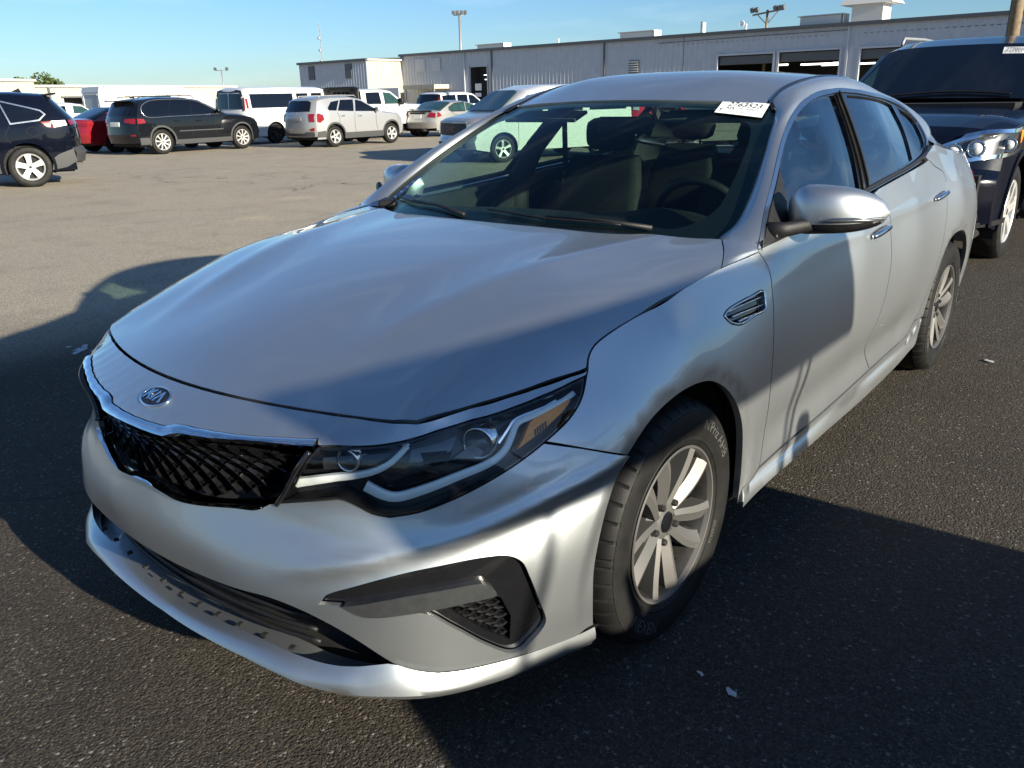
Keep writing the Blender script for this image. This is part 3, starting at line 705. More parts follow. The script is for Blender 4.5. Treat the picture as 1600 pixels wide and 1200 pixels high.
for y0, y1 in ((-47.5, -46.3), (-45.5, -44.35)):
    w_ = MB().box((.05, (y0+y1)/2, 4.02), (.06, y1-y0, 1.1)).build('window', M_wallgrey, wh); MB().box((.085, (y0+y1)/2, 4.02), (.01, y1-y0-.12, .98)).build('pane', M_wallgrey, w_)
b = MB(); b.box((.9, -45.4, 2.2), (1.9, 4.0, .34)); b.build('canopy', M_wallcream, wh)
for y in (-47.2, -43.6): MB().box((1.7, y, .9), (.12, .12, 2.6)).build('canopy_post', M_galv, wh)
# conduit along the eave
MB().tube([(.10, -22.5, 4.55), (.10, -15, 4.62), (.10, -9.4, 4.62)], .02, 5).build('conduit', M_rooftrim, wh)
# left block stands forward; its end wall catches the sun
lb = thing('forward_warehouse_block', 'left end block of the warehouse with a sunlit cream end wall', 'building', (-49.6, -56.2, 0), WROT)
V, F = ribbed(-10.0, 0, ZB, 4.52); mesh('wall', V, F, M_wallgrey, lb, False)
V, F = ribbed(0, 9.5, ZB, 4.52); V = [(-y_, .0+x_, z_) for x_, y_, z_ in V]; mesh('end_wall', V, [f[::-1] for f in F], M_wallcream, lb, False)
b = MB(); b.box((.10, -5.0, 4.56), (.26, 10.2, .20)); b.build('eave_trim', M_rooftrim, lb); b = MB(); b.box((-4.7, .10, 4.56), (9.6, .24, .14)); b.build('end_trim', M_unit, lb)
b = MB(); b.add([(.2, -10, 4.65), (.2, .2, 4.65), (-12, .2, 5.0), (-12, -10, 5.0)], [(0, 1, 2, 3)]); b.box((-6, -10, 2.0), (12, .1, 5.0)); b.build('roof', M_roofm, lb)
w_ = MB().box((-2.2, .06, 3.75), (.8, .08, 1.0)).build('window', M_unit, lb); MB().box((-2.2, .105, 3.75), (.66, .01, .82)).build('pane', M_wallgrey, w_)
for y in (-8.1, -2.6): w_ = MB().box((.05, y, 3.7), (.08, .9, 1.2)).build('window', M_rooftrim, lb)
b = MB(); b.box((1.0, 2.6, .95), (.15, 5.0, 2.4)); yw = b.build('low_wall', M_wallgrey, lb)
# rooftop equipment
def roof_thing(name, label, cat, y0, y1, z0, z1, depth=1.0, x=-5.2, cap=True):
    t = thing(name, label, cat, (0, 0, 0)); t.matrix_world = Matrix.Translation((-51.9, -6.7, 0)) @ Matrix.Rotation(WROT, 4, 'Z') @ Matrix.Translation((x, (y0+y1)/2, 0)); 
    zb = ZR+.12+(-x)*.055
    return t, zb
for y0, y1, z1, lab in ((-44.6, -41.2, 5.72, 'leftmost long low grey vent box on the warehouse roof'), (-29.15, -25.86, 5.82, 'middle long low vent box on the warehouse roof'), (-14.64, -11.57, 5.95, 'long low vent box on the roof beside the big ventilator')):
    t, zb = roof_thing('roof_vent_box', lab, 'vent', y0, y1, 5.6, z1); t['group'] = 'long vent boxes along the warehouse roof'
    MB().box((0, 0, (zb+z1)/2-.03), (.9, y1-y0-.3, z1-zb-.06), None, .04).build('vent_body', M_unit, t); MB().box((0, 0, z1-.03), (1.1, y1-y0, .07), None, .02).build('vent_cap', M_roofm, t); MB().box((0, (y1-y0)/2, (zb+z1)/2), (1.0, .06, z1-zb), None, .02).build('end_plate', M_paper, t)
t, zb = roof_thing('roof_ventilator', 'tall boxy roof ventilator with a wide hood at the top right', 'ventilator', -11.0, -8.99, 5.6, 6.4)
MB().box((0, 0, (zb+6.36)/2), (1.5, 1.95, 6.36-zb)).build('ventilator_body', M_unit, t); b = MB(); b.add([(-1.2, -1.65, 6.34), (1.2, -1.65, 6.34), (1.2, 1.65, 6.34), (-1.2, 1.65, 6.34), (-.9, -1.3, 6.8), (.9, -1.3, 6.8), (.9, 1.3, 6.8), (-.9, 1.3, 6.8)], [(0, 1, 2, 3), (4, 5, 6, 7), (0, 1, 5, 4), (1, 2, 6, 5), (2, 3, 7, 6), (3, 0, 4, 7)]); b.build('ventilator_hood', M_unit, t)
t, zb = roof_thing('roof_stack_pipe', 'small white stack with a cone on the warehouse roof', 'vent', -22.2, -21.7, 5.5, 6.1); MB().box((0, -.16, (zb+6.15)/2), (.10, .10, 6.15-zb)).build('stack_post', M_rooftrim, t); MB().lathe([(.02, zb+.0), (.16, zb+.05), (.15, 6.0), (.22, 6.02), (.01, 6.12)], 12, 'z').build('stack_cone', M_paper, t)
t, zb = roof_thing('roof_dish', 'small round white dish on the warehouse roof', 'dish', -19.2, -18.6, 5.5, 5.9); MB().lathe([(.005, .0), (.15, .02), (.22, .08), (.20, .10), (.01, .04)], 20, 'x', (0, 0, 5.80)).build('dish_bowl', M_paper, t); MB().box((0, .28, (zb+5.75)/2), (.12, .12, 5.75-zb+.05)).build('dish_mount', M_paper, t)
t, zb = roof_thing('roof_stub', 'tiny stub pipe between the two left vent boxes', 'vent', -35.5, -35.4, 5.4, 5.8); MB().lathe([(.05, 5.1), (.05, 5.75), (.005, 5.76)], 8, 'z').build('pipe', M_unit, t)
t, zb = roof_thing('roof_cabinet', 'grey cabinet on the roof at the top right corner', 'cabinet', .0, 2.4, 5.4, 6.0); MB().box((0, .2, 5.7), (1.5, 3.4, .75), None, .03).build('cabinet_body', M_unit, t)
# cream buildings far left
cb = thing('cream_building', 'low cream ribbed building with an open door at the far left', 'building', (-103.9, -159.5, 0), rad(111))
V, F = ribbed(-52.6, 0, -.6, 4.2, .9, holes=[(-46.0, -38.0, -.6, 2.6)]); mesh('wall', V, F, M_wallcream, cb, False)
b = MB(); b.box((.15, -26.3, 4.25), (.5, 53, .30)); b.build('eave_trim', M_unit, cb); b = MB(); b.box((-8, -26.3, 4.35), (16, 52.6, .2)); b.box((-8, -.1, 1.8), (16, .2, 4.9)); b.build('roof', M_roofm, cb); MB().box((-3, -42, 1.2), (.2, 14, 4.4)).build('doorway_back', M_inner, cb); MB().box((.2, -48.6, 1.8), (.25, .3, 4.8)).build('downpipe', M_rooftrim, cb); MB().box((.1, -42, 2.6), (.3, 8.6, .25)).build('door_head', M_rooftrim, cb)
cb2 = thing('taller_cream_building', 'taller cream building cut off at the left edge', 'building', (-55.6, -139.5, 0), rad(111))
V, F = ribbed(-30, 0, -.6, 5.0, .9); mesh('wall', V, F, M_wallcream, cb2, False); b = MB(); b.box((.15, -15, 5.05), (.5, 30.4, .30)); b.build('eave_trim', M_unit, cb2); MB().box((-6, -15, 5.15), (12, 30, .2)).build('roof', M_roofm, cb2); MB().box((-6, -.1, 2.2), (12, .2, 5.6)).build('end_wall', M_wallcream, cb2)
# poles
def light_pole(loc, h, label, heads=2, r=.12, arm=.9):
    t = thing('light_pole', label, 'light pole', (loc[0], loc[1], float(gz(*loc[:2]))), 0.); t['group'] = 'floodlight poles'
    MB().tube([(0, 0, 0), (0, 0, h)], [r, r*.7], 10).build('pole', M_galv, t, True)
    rz = Matrix.Rotation(rad(40), 3, 'Z')
    MB().tube([rz @ Vector((0, -arm, h-.1)), rz @ Vector((0, arm, h-.1))], .05, 6).build('crossarm', M_galv, t, True)
    for y in ([-arm, arm] if heads == 2 else [-arm, -arm*.35, arm*.35, arm]):
        MB().box(rz @ Vector((.15, y, h+.12)), (.24, .30, .30)if h > 7 else (.28, .42, .40), rz @ Matrix.Rotation(.6, 3, 'Y'), .04).build('floodlight', M_rooftrim, t)
    return t
light_pole((-60., -54.6), 9.0, 'tall floodlight pole rising behind the middle of the warehouse', 4, .16, .55)
light_pole((-75., -118.6), 6.4, 'thin twin lamp pole near the white van')
t = thing('wooden_light_pole', 'wooden pole with a braced crossarm of floodlights above the warehouse roof', 'light pole', (-55.2, -22.5, -.4), 0.)
rz = Matrix.Rotation(rad(-8), 3, 'Z'); h = 6.75
MB().tube([(0, 0, 0), (0, 0, h)], [.14, .09], 8).build('pole', M_bark, t, True); MB().tube([rz @ Vector((0, -1.1, h-.25)), rz @ Vector((0, 1.1, h-.05))], .06, 6).build('crossarm', M_bark, t)
MB().tube([rz @ Vector((0, 0, h-.9)), rz @ Vector((0, .75, h-.15))], .03, 5).tube([rz @ Vector((0, 0, h-.9)), rz @ Vector((0, -.75, h-.25))], .03, 5).build('brace', M_bark, t)
for y in (-1.1, -.75, .62, .95, 1.15): MB().box(rz @ Vector((.08, y, h+.05)), (.22, .26, .30), rz @ Matrix.Rotation(.5, 3, 'Y'), .03).build('floodlight', M_rooftrim, t)
t = thing('utility_pole', 'thick wooden utility pole rising behind the black luxury SUV', 'utility pole', (-30.0, -3.62, -.15), 0.)
MB().tube([(0, 0, 0), (0, 0, 11)], [.21, .15], 14).build('pole', M_bark, t, True); MB().box((.1, -.12, 6.2), (.06, .10, 9.0)).build('conduit', M_rooftrim, t); MB().box((0, 0, 10.2), (.12, 2.2, .14)).build('crossarm', M_bark, t)
t = thing('radio_mast', 'thin guyed radio mast far behind the lot', 'mast', (-120., -150.2, -.5), 0.)
b = MB()
for a in (0, 2.09, 4.19): b.tube([(.22*math.cos(a), .22*math.sin(a), 0), (.18*math.cos(a), .18*math.sin(a), 17.3)], .035, 5)
for i in range(28):
    z = .3+i*.6; a = (i % 3)*2.09; b.tube([(.2*math.cos(a), .2*math.sin(a), z), (.2*math.cos(a+2.09), .2*math.sin(a+2.09), z+.5)], .025, 4)
b.build('lattice', M_galv, t, kind='stuff')
for z in (9.6, 11.8, 14.2): MB().box((.25, 0, z), (.5, .5, .45), None, .08).build('antenna', M_galv, t)
# trees
def leafmat(name, c1, c2):
    m, nt, b = new_mat(name); L = nt.links; setp(b, Roughness=.6, Specular_IOR_Level=.3)
    oi = nt.nodes.new('ShaderNodeNewGeometry'); tc = nt.nodes.new('ShaderNodeTexCoord'); nz = nt.nodes.new('ShaderNodeTexNoise'); nz.inputs['Scale'].default_value = 1.3; L.new(tc.outputs['Object'], nz.inputs['Vector'])
    rp = nt.nodes.new('ShaderNodeValToRGB'); rp.color_ramp.elements[0].color = (*c1, 1); rp.color_ramp.elements[1].color = (*c2, 1); rp.color_ramp.elements[0].position = .3; rp.color_ramp.elements[1].position = .7
    L.new(nz.outputs[0], rp.inputs[0]); L.new(rp.outputs[0], b.inputs['Base Color']); return m
M_leaf = leafmat('foliage', (.035, .055, .018), (.085, .115, .035))
def tree(loc, h, r, label, n=2600, seed=1, leaf=.28, group=None):
    rg = np.random.RandomState(seed); t = thing('tree', label, 'tree', loc, 0., group)
    tr = MB().tube([(0, 0, 0), (.1, 0, h*.3), (.05, .1, h*.55), (0, 0, h*.8)], [h*.04, h*.03, h*.02, h*.008], 8)
    cl = []
    for i in range(9):
        a = rg.uniform(0, 6.28); z = h*rg.uniform(.42, .85); rr = r*rg.uniform(.3, .75); p = np.array([rr*math.cos(a), rr*math.sin(a), z]); cl.append((p, r*rg.uniform(.32, .52)))
        tr.tube([(0, 0, h*rg.uniform(.3, .5)), tuple(p*np.array([.5, .5, .92])), tuple(p)], [h*.014, h*.009, h*.003], 5)
    cl.append((np.array([0, 0, h*.82]), r*.5)); tr.build('trunk', M_bark, t, True)
    V = []; F = []
    for i in range(n):
        p, q = cl[rg.randint(len(cl))]; d = rg.normal(size=3); d /= np.linalg.norm(d); c = p+d*q*rg.uniform(.45, 1.05)**.6*np.array([1, 1, .8])
        u = rg.normal(size=3); u /= np.linalg.norm(u); w = np.cross(u, rg.normal(size=3)); w /= np.linalg.norm(w)+1e-9; s_ = leaf*rg.uniform(.5, 1.2); k = len(V)
        V += [c-u*s_-w*s_*.3, c+w*s_*.6, c+u*s_, c-w*s_*.6]; F.append((k, k+1, k+2, k+3))
    mesh('crown', V, F, M_leaf, t, False, kind='stuff'); return t
tree((-112., -272., -.5), 9.6, 8.2, 'round green tree top showing above the cream building', 3000, 3, .6)
# tree line and pole on the far side of the street, off to the right of the frame
KINDS_ = ['tall rounded', 'low spreading', 'narrow', 'ragged open-crowned', 'dense dark', 'broad', 'leaning', 'small bushy', 'wide two-lobed']
for i, (x, y, h) in enumerate([(-16, 62, 7.5), (-24, 66, 9), (-33, 63, 7), (-42, 68, 9.5), (-52, 66, 8), (-6, 70, 8.5), (5, 66, 7), (-64, 70, 9), (16, 72, 8)]): tree((x, y, -.3), h, h*.45, KINDS_[i]+' street tree standing across the road right of the lot', 900, 20+i, .55, 'trees across the road')
# ------------------------------------------------------------------ the other vehicles in the lot
M_wblack = mat('black_car_paint', (.005, .006, .008), rough=.16, coat=.8, spec=.1, var=.1)
M_wwhite = mat('white_car_paint', (.60, .60, .585), rough=.32, coat=.7, var=.03)
M_wsilver = paint_metallic('pale_silver_paint', (.36, .36, .365), metal=.55, rough=.38, flake=.06)
M_wpewter = paint_metallic('pewter_paint', (.33, .325, .31), metal=.5, rough=.4, flake=.06)
M_wred = mat('red_car_paint', (.20, .008, .012), rough=.2, coat=1., var=.08)
M_wnavy = mat('blue_black_paint', (.002, .003, .008), rough=.14, coat=.5, spec=.1, var=.08)
M_cladding = mat('grey_cladding', (.035, .036, .038), rough=.65, var=.12)
M_tint = mat('dark_tinted_glass', (.003, .004, .007), rough=.04, spec=.55, var=.1)
M_greenglass = mat('green_tinted_glass', (.018, .045, .043), rough=.05, spec=.6, var=.25, vscale=4)
M_rimsil = mat('bright_alloy', (.62, .61, .59), rough=.35, metal=.6, var=.06)
M_rimdark = mat('dark_alloy', (.03, .03, .032), rough=.35, metal=.5, var=.1)
M_plate = mat('licence_plate', (.55, .56, .55), rough=.5, var=.1)
M_lampw = mat('clear_lamp', (.62, .64, .66), rough=.15, metal=.3, coat=1., var=.15, vscale=15)
def smooth01(t): t = np.clip(t, 0, 1); return t*t*(3-2*t)
class Vehicle:
    def __init__(s, name, label, cat, origin, heading, hw, sil, wb, R, paint, belt=1.0, tumble=.28, ends=(.18, .16), group=None, bottom=.28, rim='5', tread=.22, rr=.05, track_in=.02, glassm=None):
        s.root = thing(name, label, cat, (origin[0], origin[1], float(gz(*origin))), rad(heading), group)
        s.hw, s.wb, s.R, s.paint, s.belt, s.tum, s.ends, s.bottom, s.rr = hw, wb, R, paint, belt, tumble, ends, bottom, rr
        s.sil = sil; s.glass = glassm or M_tint
        s.xf = max(p[0] for p in sil); s.xb = min(p[0] for p in sil)
        s.rim = rim; s.tread = tread; s.tin = track_in
    def Y(s, x, z):
        z = np.asarray(z, float)
        y = s.hw-s.tum*np.maximum(0, z-s.belt)**1.15-.035*np.maximum(0, (.62-z)/.4)**2-.012*np.maximum(0, (z-.75)/.3)**2*(z < s.belt)-.012*(z >= s.belt)*np.minimum(1, ((s.belt-.75)/.3)**2)
        return y
    def deform(s, P):
        P = np.array(P, float); u = np.abs(P[:, 1])/s.hw
        f = smooth01((P[:, 0]-(s.wb+.15))/max(.2, s.xf-s.wb-.15)); b = smooth01((-.15-P[:, 0])/max(.2, -s.xb-.15))
        P[:, 0] += -s.ends[0]*f*u**3+s.ends[1]*b*u**3
        P[:, 1] *= 1-.06*f-.05*b
        return P
    def side(s, sg):
        return lambda D: s.deform(np.c_[D[:, 0], sg*s.Y(D[:, 0], D[:, 1]), D[:, 1]])
    def end(s, front):
        """end surface: (t, z) -> point, t = -1..1 across"""
        pts = [p for p in s.sil]; half = len(pts)
        mid = (s.xf+s.xb)/2
        q = sorted([(p[1], p[0]) for p in pts if (p[0] > s.wb if front else p[0] < .6)])
        zz = [a for a, _ in q]; xx = [b for _, b in q]
        # keep only the outermost x for each height
        def f(D):
            x = np.interp(D[:, 1], zz, xx); y = D[:, 0]*s.Y(x, D[:, 1]); return s.deform(np.c_[x+(.03*(1-D[:, 0]**2)*(1 if front else -1)), y, D[:, 1]])
        return f
    def arc(s, cx, z0, n=14, grow=.055):
        r = s.R+grow; c = s.R+.01; a0 = math.asin(min(1, max(-1, (z0-c)/r)))
        return [(cx+r*math.cos(a), c+r*math.sin(a)) for a in np.linspace(a0, math.pi-a0, n)]
    def body(s, name='body', part_mats=None, sections=21):
        part_mats = part_mats or {}
        top = [(p[0], p[1]) for p in s.sil]
        T = resample(spline(top, 3) if len(top) < 4 else top, .12, False)
        # inward-shrunk side outline
        n_ = []
        P = np.array(top); d = np.gradient(P, axis=0); nn = np.c_[d[:, 1], -d[:, 0]]; nn /= np.linalg.norm(nn, axis=1)[:, None]+1e-9
        if (nn[len(nn)//2][1]) < 0: nn = -nn
        inn = P-nn*s.rr; inn[0] = (P[0][0]-s.rr, P[0][1]); inn[-1] = (P[-1][0]+s.rr, P[-1][1])
        z0 = s.bottom
        loop = [tuple(p) for p in inn]+[(inn[-1][0], z0)] if inn[-1][1] > z0+.01 else [tuple(p) for p in inn]
        loop = loop+s.arc(0, z0)[::-1]+s.arc(s.wb, z0)[::-1]
        s.body_side = []
        for sg in (1, -1):
            o = panel(name+'_side', s.paint, s.root, loop, s.side(sg), h=.14, outward=(s.wb/2, 0, .8), gap=0, lip=.0)
            s.body_side.append(o)
        # ribbon over the top, one object per stretch
        runs = []; cur = None
        for i in range(len(s.sil)-1):
            tag_ = s.sil[i][2]
            if cur and cur[0] == tag_: cur[1].append(i+1)
            else: cur = (tag_, [i, i+1]); runs.append(cur)
        ts = np.linspace(-1, 1, sections); ts = np.sign(ts)*np.abs(ts)**.7
        s.ribbon = {}
        for tg, idx in runs:
            pts = P[idx]; nr = nn[idx]; V = []; m = len(pts)
            # subdivide
            sub = []; sn = []
            for a in range(m-1):
                for k in range(4): t = k/4; sub.append(pts[a]+(pts[a+1]-pts[a])*t); sn.append(nr[a]+(nr[a+1]-nr[a])*t)
            sub.append(pts[-1]); sn.append(nr[-1]); sub = np.array(sub); sn = np.array(sn); sn /= np.linalg.norm(sn, axis=1)[:, None]
            for (x, z), q in zip(sub, sn):
                ye = float(s.Y(x-q[0]*s.rr, z-q[1]*s.rr))
                for t in ts:
                    o_ = -s.rr*abs(t)**7+.02*(1-t*t); V.append((x+q[0]*o_, t*ye, z+q[1]*o_))
            V = s.deform(V); k = sections; F = [(i*k+j, (i+1)*k+j, (i+1)*k+j+1, i*k+j+1) for i in range(len(sub)-1) for j in range(k-1)]
            o = MB().add(V, F).build(tg, part_mats.get(tg, s.paint), s.root, True); s.ribbon[tg] = o
        cav = MB(); cav.box((s.wb/2, 0, .50), (s.xf-s.xb-.5, s.hw*2-.30, .50)); cav.build('underbody', M_dark, s.root)
        if s.belt < 1.35: cv2 = MB(); cv2.box((s.wb*.42, 0, s.belt-.1), (s.wb*.8, s.hw*2-.40, .35)); cv2.build('cabin_floor', M_dark, s.root)
        return s
    def window(s, loop, name='window', m=None, sides=(1, -1), off=.004, frame=None, fw=.025):
        out = []
        for sg in sides:
            o = panel(name, m or s.glass, s.root, loop, s.side(sg), h=.15, outward=(s.wb/2, 0, .8), off=off, gap=0, lip=.012)
            if frame:
                big = inset_poly(clean(resample(clean(loop), .08)), -fw)
                panel('window_frame', frame, o, big, s.side(sg), h=.2, holes=[inset_poly(clean(resample(clean(loop), .08)), .002)], outward=(s.wb/2, 0, .8), off=off+.003, gap=0, lip=.01)
            out.append(o)
        return out
    def patch(s, name, m, loop, sides=(1, -1), off=.006, lip=.012, parent=None):
        return [panel(name, m, parent or s.root, loop, s.side(sg), h=.12, outward=(s.wb/2, 0, .7), off=off, gap=0, lip=lip) for sg in sides]
    def endpatch(s, name, m, loop, front, off=.010, lip=.02, parent=None):
        return panel(name, m, parent or s.root, loop, s.end(front), h=.12, outward=(s.wb/2, 0, .7), off=off, gap=0, lip=lip)
    def line(s, pts, sides=(1, -1), r=.006, m=None, name='door_gap'):
        for sg in sides:
            q = resample(spline(pts, 4), .12, False); P = s.side(sg)(q); MB().tube(P, r, 5).build(name, m or M_dark, s.root, True)
    def arch_trim(s, m=None, w=.055):
        for cx in (0, s.wb):
            a = s.arc(cx, s.bottom, 18); b = s.arc(cx, s.bottom, 18, .055+w)
            for sg in (1, -1): panel('arch_trim', m or M_cladding, s.root, list(a)+list(b[::-1]), s.side(sg), h=.1, outward=(s.wb/2, 0, .7), off=.010, gap=0, lip=.012)
    def handles(s, pts, m=None):
        for x, z in pts:
            for sg in (1, -1):
                P = s.side(sg)(np.array([(x-.09, z), (x-.04, z+.006), (x+.04, z+.006), (x+.09, z)])); P[1:3, 1] += sg*.03
                MB().tube(P, .014, 6).build('handle', m or s.paint, s.root, True)
    def mirrors(s, x, z, m=None, size=(.10, .20, .15)):
        for sg in (1, -1):
            y = float(s.Y(x, z)); MB().box((x, sg*(y+.13), z+.05), size, None, .035).box((x+.02, sg*(y+.02), z), (.05, .12, .04), None, .01).build('door_mirror', m or s.paint, s.root, True, angle=40)
    def wheels(s, rimm=None, spokes=5, rimr=.66, wide=.30):
        proto = None; R = s.R; w = s.tread
        for cx in (0, s.wb):
            for sg in (1, -1):
                y = sg*(s.hw-s.tin)
                if proto is None:
                    ty = MB().lathe([(R*.62, -w), (R*.80, -w), (R*.95, -w+.012), (R, -w+.04), (R, -.045), (R*.955, -.012), (R*.88, .0), (R*.75, .0), (R*rimr+.012, -.008), (R*rimr, -.015)], 40).build('wheel', M_rubber, s.root, True, angle=35)
                    rm = MB().lathe([(R*rimr+.004, -.016), (R*rimr-.008, -.004), (R*rimr-.022, -.014), (R*rimr-.035, -.06), (R*rimr-.04, -w)], 40)
                    rm.lathe([(.0005, -.022), (.05, -.024), (.07, -.04), (.075, -.07)], 20)
                    for k in range(spokes):
                        a = 2*math.pi*k/spokes+.3
                        for da in ((-.11, .11) if wide < .2 else (0,)):
                            c, s_ = math.cos(a+da), math.sin(a+da); rw = R*rimr*wide*.5
                            q = []
                            for rr_, ww, dy in ((.045, rw*.75, -.024), (R*rimr*.62, rw*.8, -.012), (R*rimr-.01, rw*1.05, -.008)):
                                for e in (-1, 1): q += [(c*rr_-s_*ww*e, dy, s_*rr_+c*ww*e)]
                                for e in (1, -1): q += [(c*rr_-s_*ww*e, dy-.035, s_*rr_+c*ww*e)]
                            rm.add(q, [(0, 1, 5, 4), (4, 5, 9, 8), (1, 2, 6, 5), (5, 6, 10, 9), (3, 0, 4, 7), (7, 4, 8, 11), (2, 3, 7, 6), (6, 7, 11, 10), (8, 9, 10, 11)])
                    rim_ = rm.build('rim', rimm or M_rimsil, ty, True, angle=35)
                    MB().lathe([(R*rimr-.03, -.10), (.0005, -.105)], 24).build('brake_disc', M_dark, ty)
                    MB().lathe([(.0005, -.019), (.026, -.02), (.028, -.03)], 16).build('hub_cap', M_black, ty)
                    proto = ty; t = ty
                else: t = dup(proto, s.root)
                t.location = (cx, y, R); t.rotation_euler = (0, random.uniform(0, 1), 0 if sg > 0 else math.pi)
        for cx in (0, s.wb):
            for sg in (1, -1):
                a = s.arc(cx, .22, 16, .06); V = []
                for x, z in a: V += [(x, sg*(s.hw-.05), z), (x, sg*(s.hw-.35), z)]
                V2 = V+[(cx, sg*(s.hw-.35), s.R)]
                F = [(2*i, 2*i+1, 2*i+3, 2*i+2) for i in range(len(a)-1)]+[(2*i+1, 2*i+3, len(V)) for i in range(len(a)-1)]
                MB().add(V2, F).build('wheel_arch_liner', M_dark, s.root)
        return s
    def rails(s, x0, x1, z, y, m=None):
        for sg in (1, -1): MB().tube([(x0, sg*y, z-.03), (x0-.06, sg*y, z+.035), ((x0+x1)/2, sg*y, z+.05), (x1+.06, sg*y, z+.035), (x1, sg*y, z-.02)], .017, 8).build('roof_rail', m or M_black, s.root, True)
    def words(s, body, size, pos, rz, m, flip=False, thick=.004):
        """lettering lying on a vertical face: pos local, rz = facing direction of the face"""
        V, F = text_mesh(body, size); c, n = math.cos(rz), math.sin(rz)
        P = [(pos[0]-n*v[0]+c*thick, pos[1]+c*v[0]+n*thick, pos[2]+v[1]) for v in V]
        return mesh('lettering', P, F, m, s.root, False)

# ---- black crossover-size SUV with bright wheels, facing the building
v = Vehicle('black_suv', 'black SUV with bright multi spoke wheels and silver window trim before the white van', 'suv', (-11.92, -24.3), 182.25, .93,
  [(3.80, .32, 'front_panel'), (3.86, .55, 'front_panel'), (3.80, .85, 'front_panel'), (3.66, .98, 'hood'), (3.1, 1.10, 'hood'), (2.42, 1.16, 'windshield'), (1.55, 1.60, 'roof'), (1.0, 1.675, 'roof'), (.2, 1.685, 'roof'), (-.50, 1.61, 'roof'), (-.66, 1.55, 'rear_window'), (-.90, 1.16, 'tailgate'), (-.95, .95, 'tailgate'), (-.98, .62, 'rear_bumper'), (-.93, .36, 'rear_bumper')],
  2.93, .375, M_wblack, belt=1.12, tumble=.34).body(part_mats={'windshield': M_tint, 'rear_window': M_tint})
v.window([(2.12, 1.17), (1.50, 1.50), (1.22, 1.575), (1.14, 1.155)]); v.window([(1.08, 1.155), (1.16, 1.58), (.55, 1.595), (.36, 1.15)]); v.window([(.30, 1.15), (.49, 1.59), (-.18, 1.555), (-.50, 1.40), (-.55, 1.25), (-.42, 1.16)])
for q in ([(2.2, 1.16), (1.52, 1.525), (1.2, 1.60), (.5, 1.625), (-.2, 1.585), (-.55, 1.42), (-.60, 1.24), (-.46, 1.13), (.36, 1.12), (2.2, 1.15)],): v.line(q, r=.016, m=M_satin, name='window_trim')
v.line([(1.98, 1.12), (1.92, .8), (1.95, .45)]); v.line([(1.11, 1.12), (1.06, .8), (1.08, .42)]); v.line([(.33, 1.12), (.40, .82), (.20, .62)])
v.patch('lower_trim', M_cladding, [(2.45, .28), (2.45, .42), (.48, .42), (.48, .28)]); v.patch('rub_strip', M_cladding, [(2.2, .66), (2.2, .69), (.6, .69), (.6, .66)])
v.arch_trim(); v.handles([(1.32, .96), (.55, .98)]); v.mirrors(2.02, 1.18)
v.patch('rear_bumper_trim', M_cladding, [(-.45, .32), (-.50, .52), (-.88, .52), (-.86, .32)])
v.patch('tail_light', M_red, [(-.55, .95), (-.60, 1.07), (-.86, 1.09), (-.88, .93)]); v.endpatch('tail_light', M_red, [(.99, .93), (.99, 1.09), (.60, 1.08), (.55, .98)], False); v.endpatch('tail_light', M_red, [(-.99, .93), (-.99, 1.09), (-.60, 1.08), (-.55, .98)], False)
for t in (.88, -.88): v.endpatch('bumper_reflector', M_red, [(t-.1, .58), (t-.1, .62), (t+.08, .62), (t+.08, .58)], False)
v.endpatch('licence_plate', M_plate, [(-.3, .86), (-.3, .99), (.3, .99), (.3, .86)], False, .012)
v.rails(1.45, -.45, 1.68, .60, M_black); MB().box((-.72, 0, 1.60), (.26, 1.25, .035), None, .012).build('rear_spoiler', M_wblack, v.root)
MB().box((-.25, .05, 1.70), (.16, .04, .05), None, .012).build('roof_antenna', M_wblack, v.root)
v.wheels(spokes=9, wide=.20, rimr=.68)
# ---- silver small SUV
v = Vehicle('silver_suv', 'small silver SUV with black lower cladding seen from its rear corner', 'suv', (-16.72, -21.75), 180.0, .885,
  [(3.30, .36, 'front_panel'), (3.36, .6, 'front_panel'), (3.28, .88, 'front_panel'), (3.10, 1.00, 'hood'), (2.5, 1.08, 'hood'), (2.18, 1.10, 'windshield'), (1.35, 1.53, 'roof'), (.8, 1.615, 'roof'), (0, 1.615, 'roof'), (-.50, 1.56, 'roof'), (-.66, 1.50, 'rear_window'), (-.90, 1.13, 'tailgate'), (-.95, .95, 'tailgate'), (-.97, .62, 'rear_bumper'), (-.92, .36, 'rear_bumper')],
  2.555, .345, M_wsilver, belt=1.08, tumble=.36).body(part_mats={'windshield': M_tint, 'rear_window': M_wsilver})
v.endpatch('rear_window', M_tint, [(-.80, 1.16), (-.78, 1.44), (-.6, 1.49), (.6, 1.49), (.78, 1.44), (.80, 1.16)], False)
v.window([(1.98, 1.10), (1.30, 1.45), (1.05, 1.50), (.93, 1.13)]); v.window([(.86, 1.13), (.96, 1.505), (.40, 1.50), (.18, 1.16)]); v.window([(.12, 1.165), (.34, 1.49), (-.02, 1.44), (-.22, 1.25), (-.18, 1.18)])
v.line([(1.85, 1.08), (1.82, .75), (1.88, .5)]); v.line([(.90, 1.08), (.86, .8), (.88, .46)]); v.line([(.15, 1.10), (.22, .85), (.10, .68)])
v.patch('lower_trim', M_cladding, [(2.12, .27), (2.12, .46), (.42, .46), (.42, .27)]); v.arch_trim(); v.handles([(1.1, .97), (.36, .99)], M_chrome); v.mirrors(1.82, 1.12)
v.patch('tail_light', M_red, [(-.48, .90), (-.52, 1.05), (-.76, 1.10), (-.84, 1.06), (-.86, .84), (-.72, .80)]); 
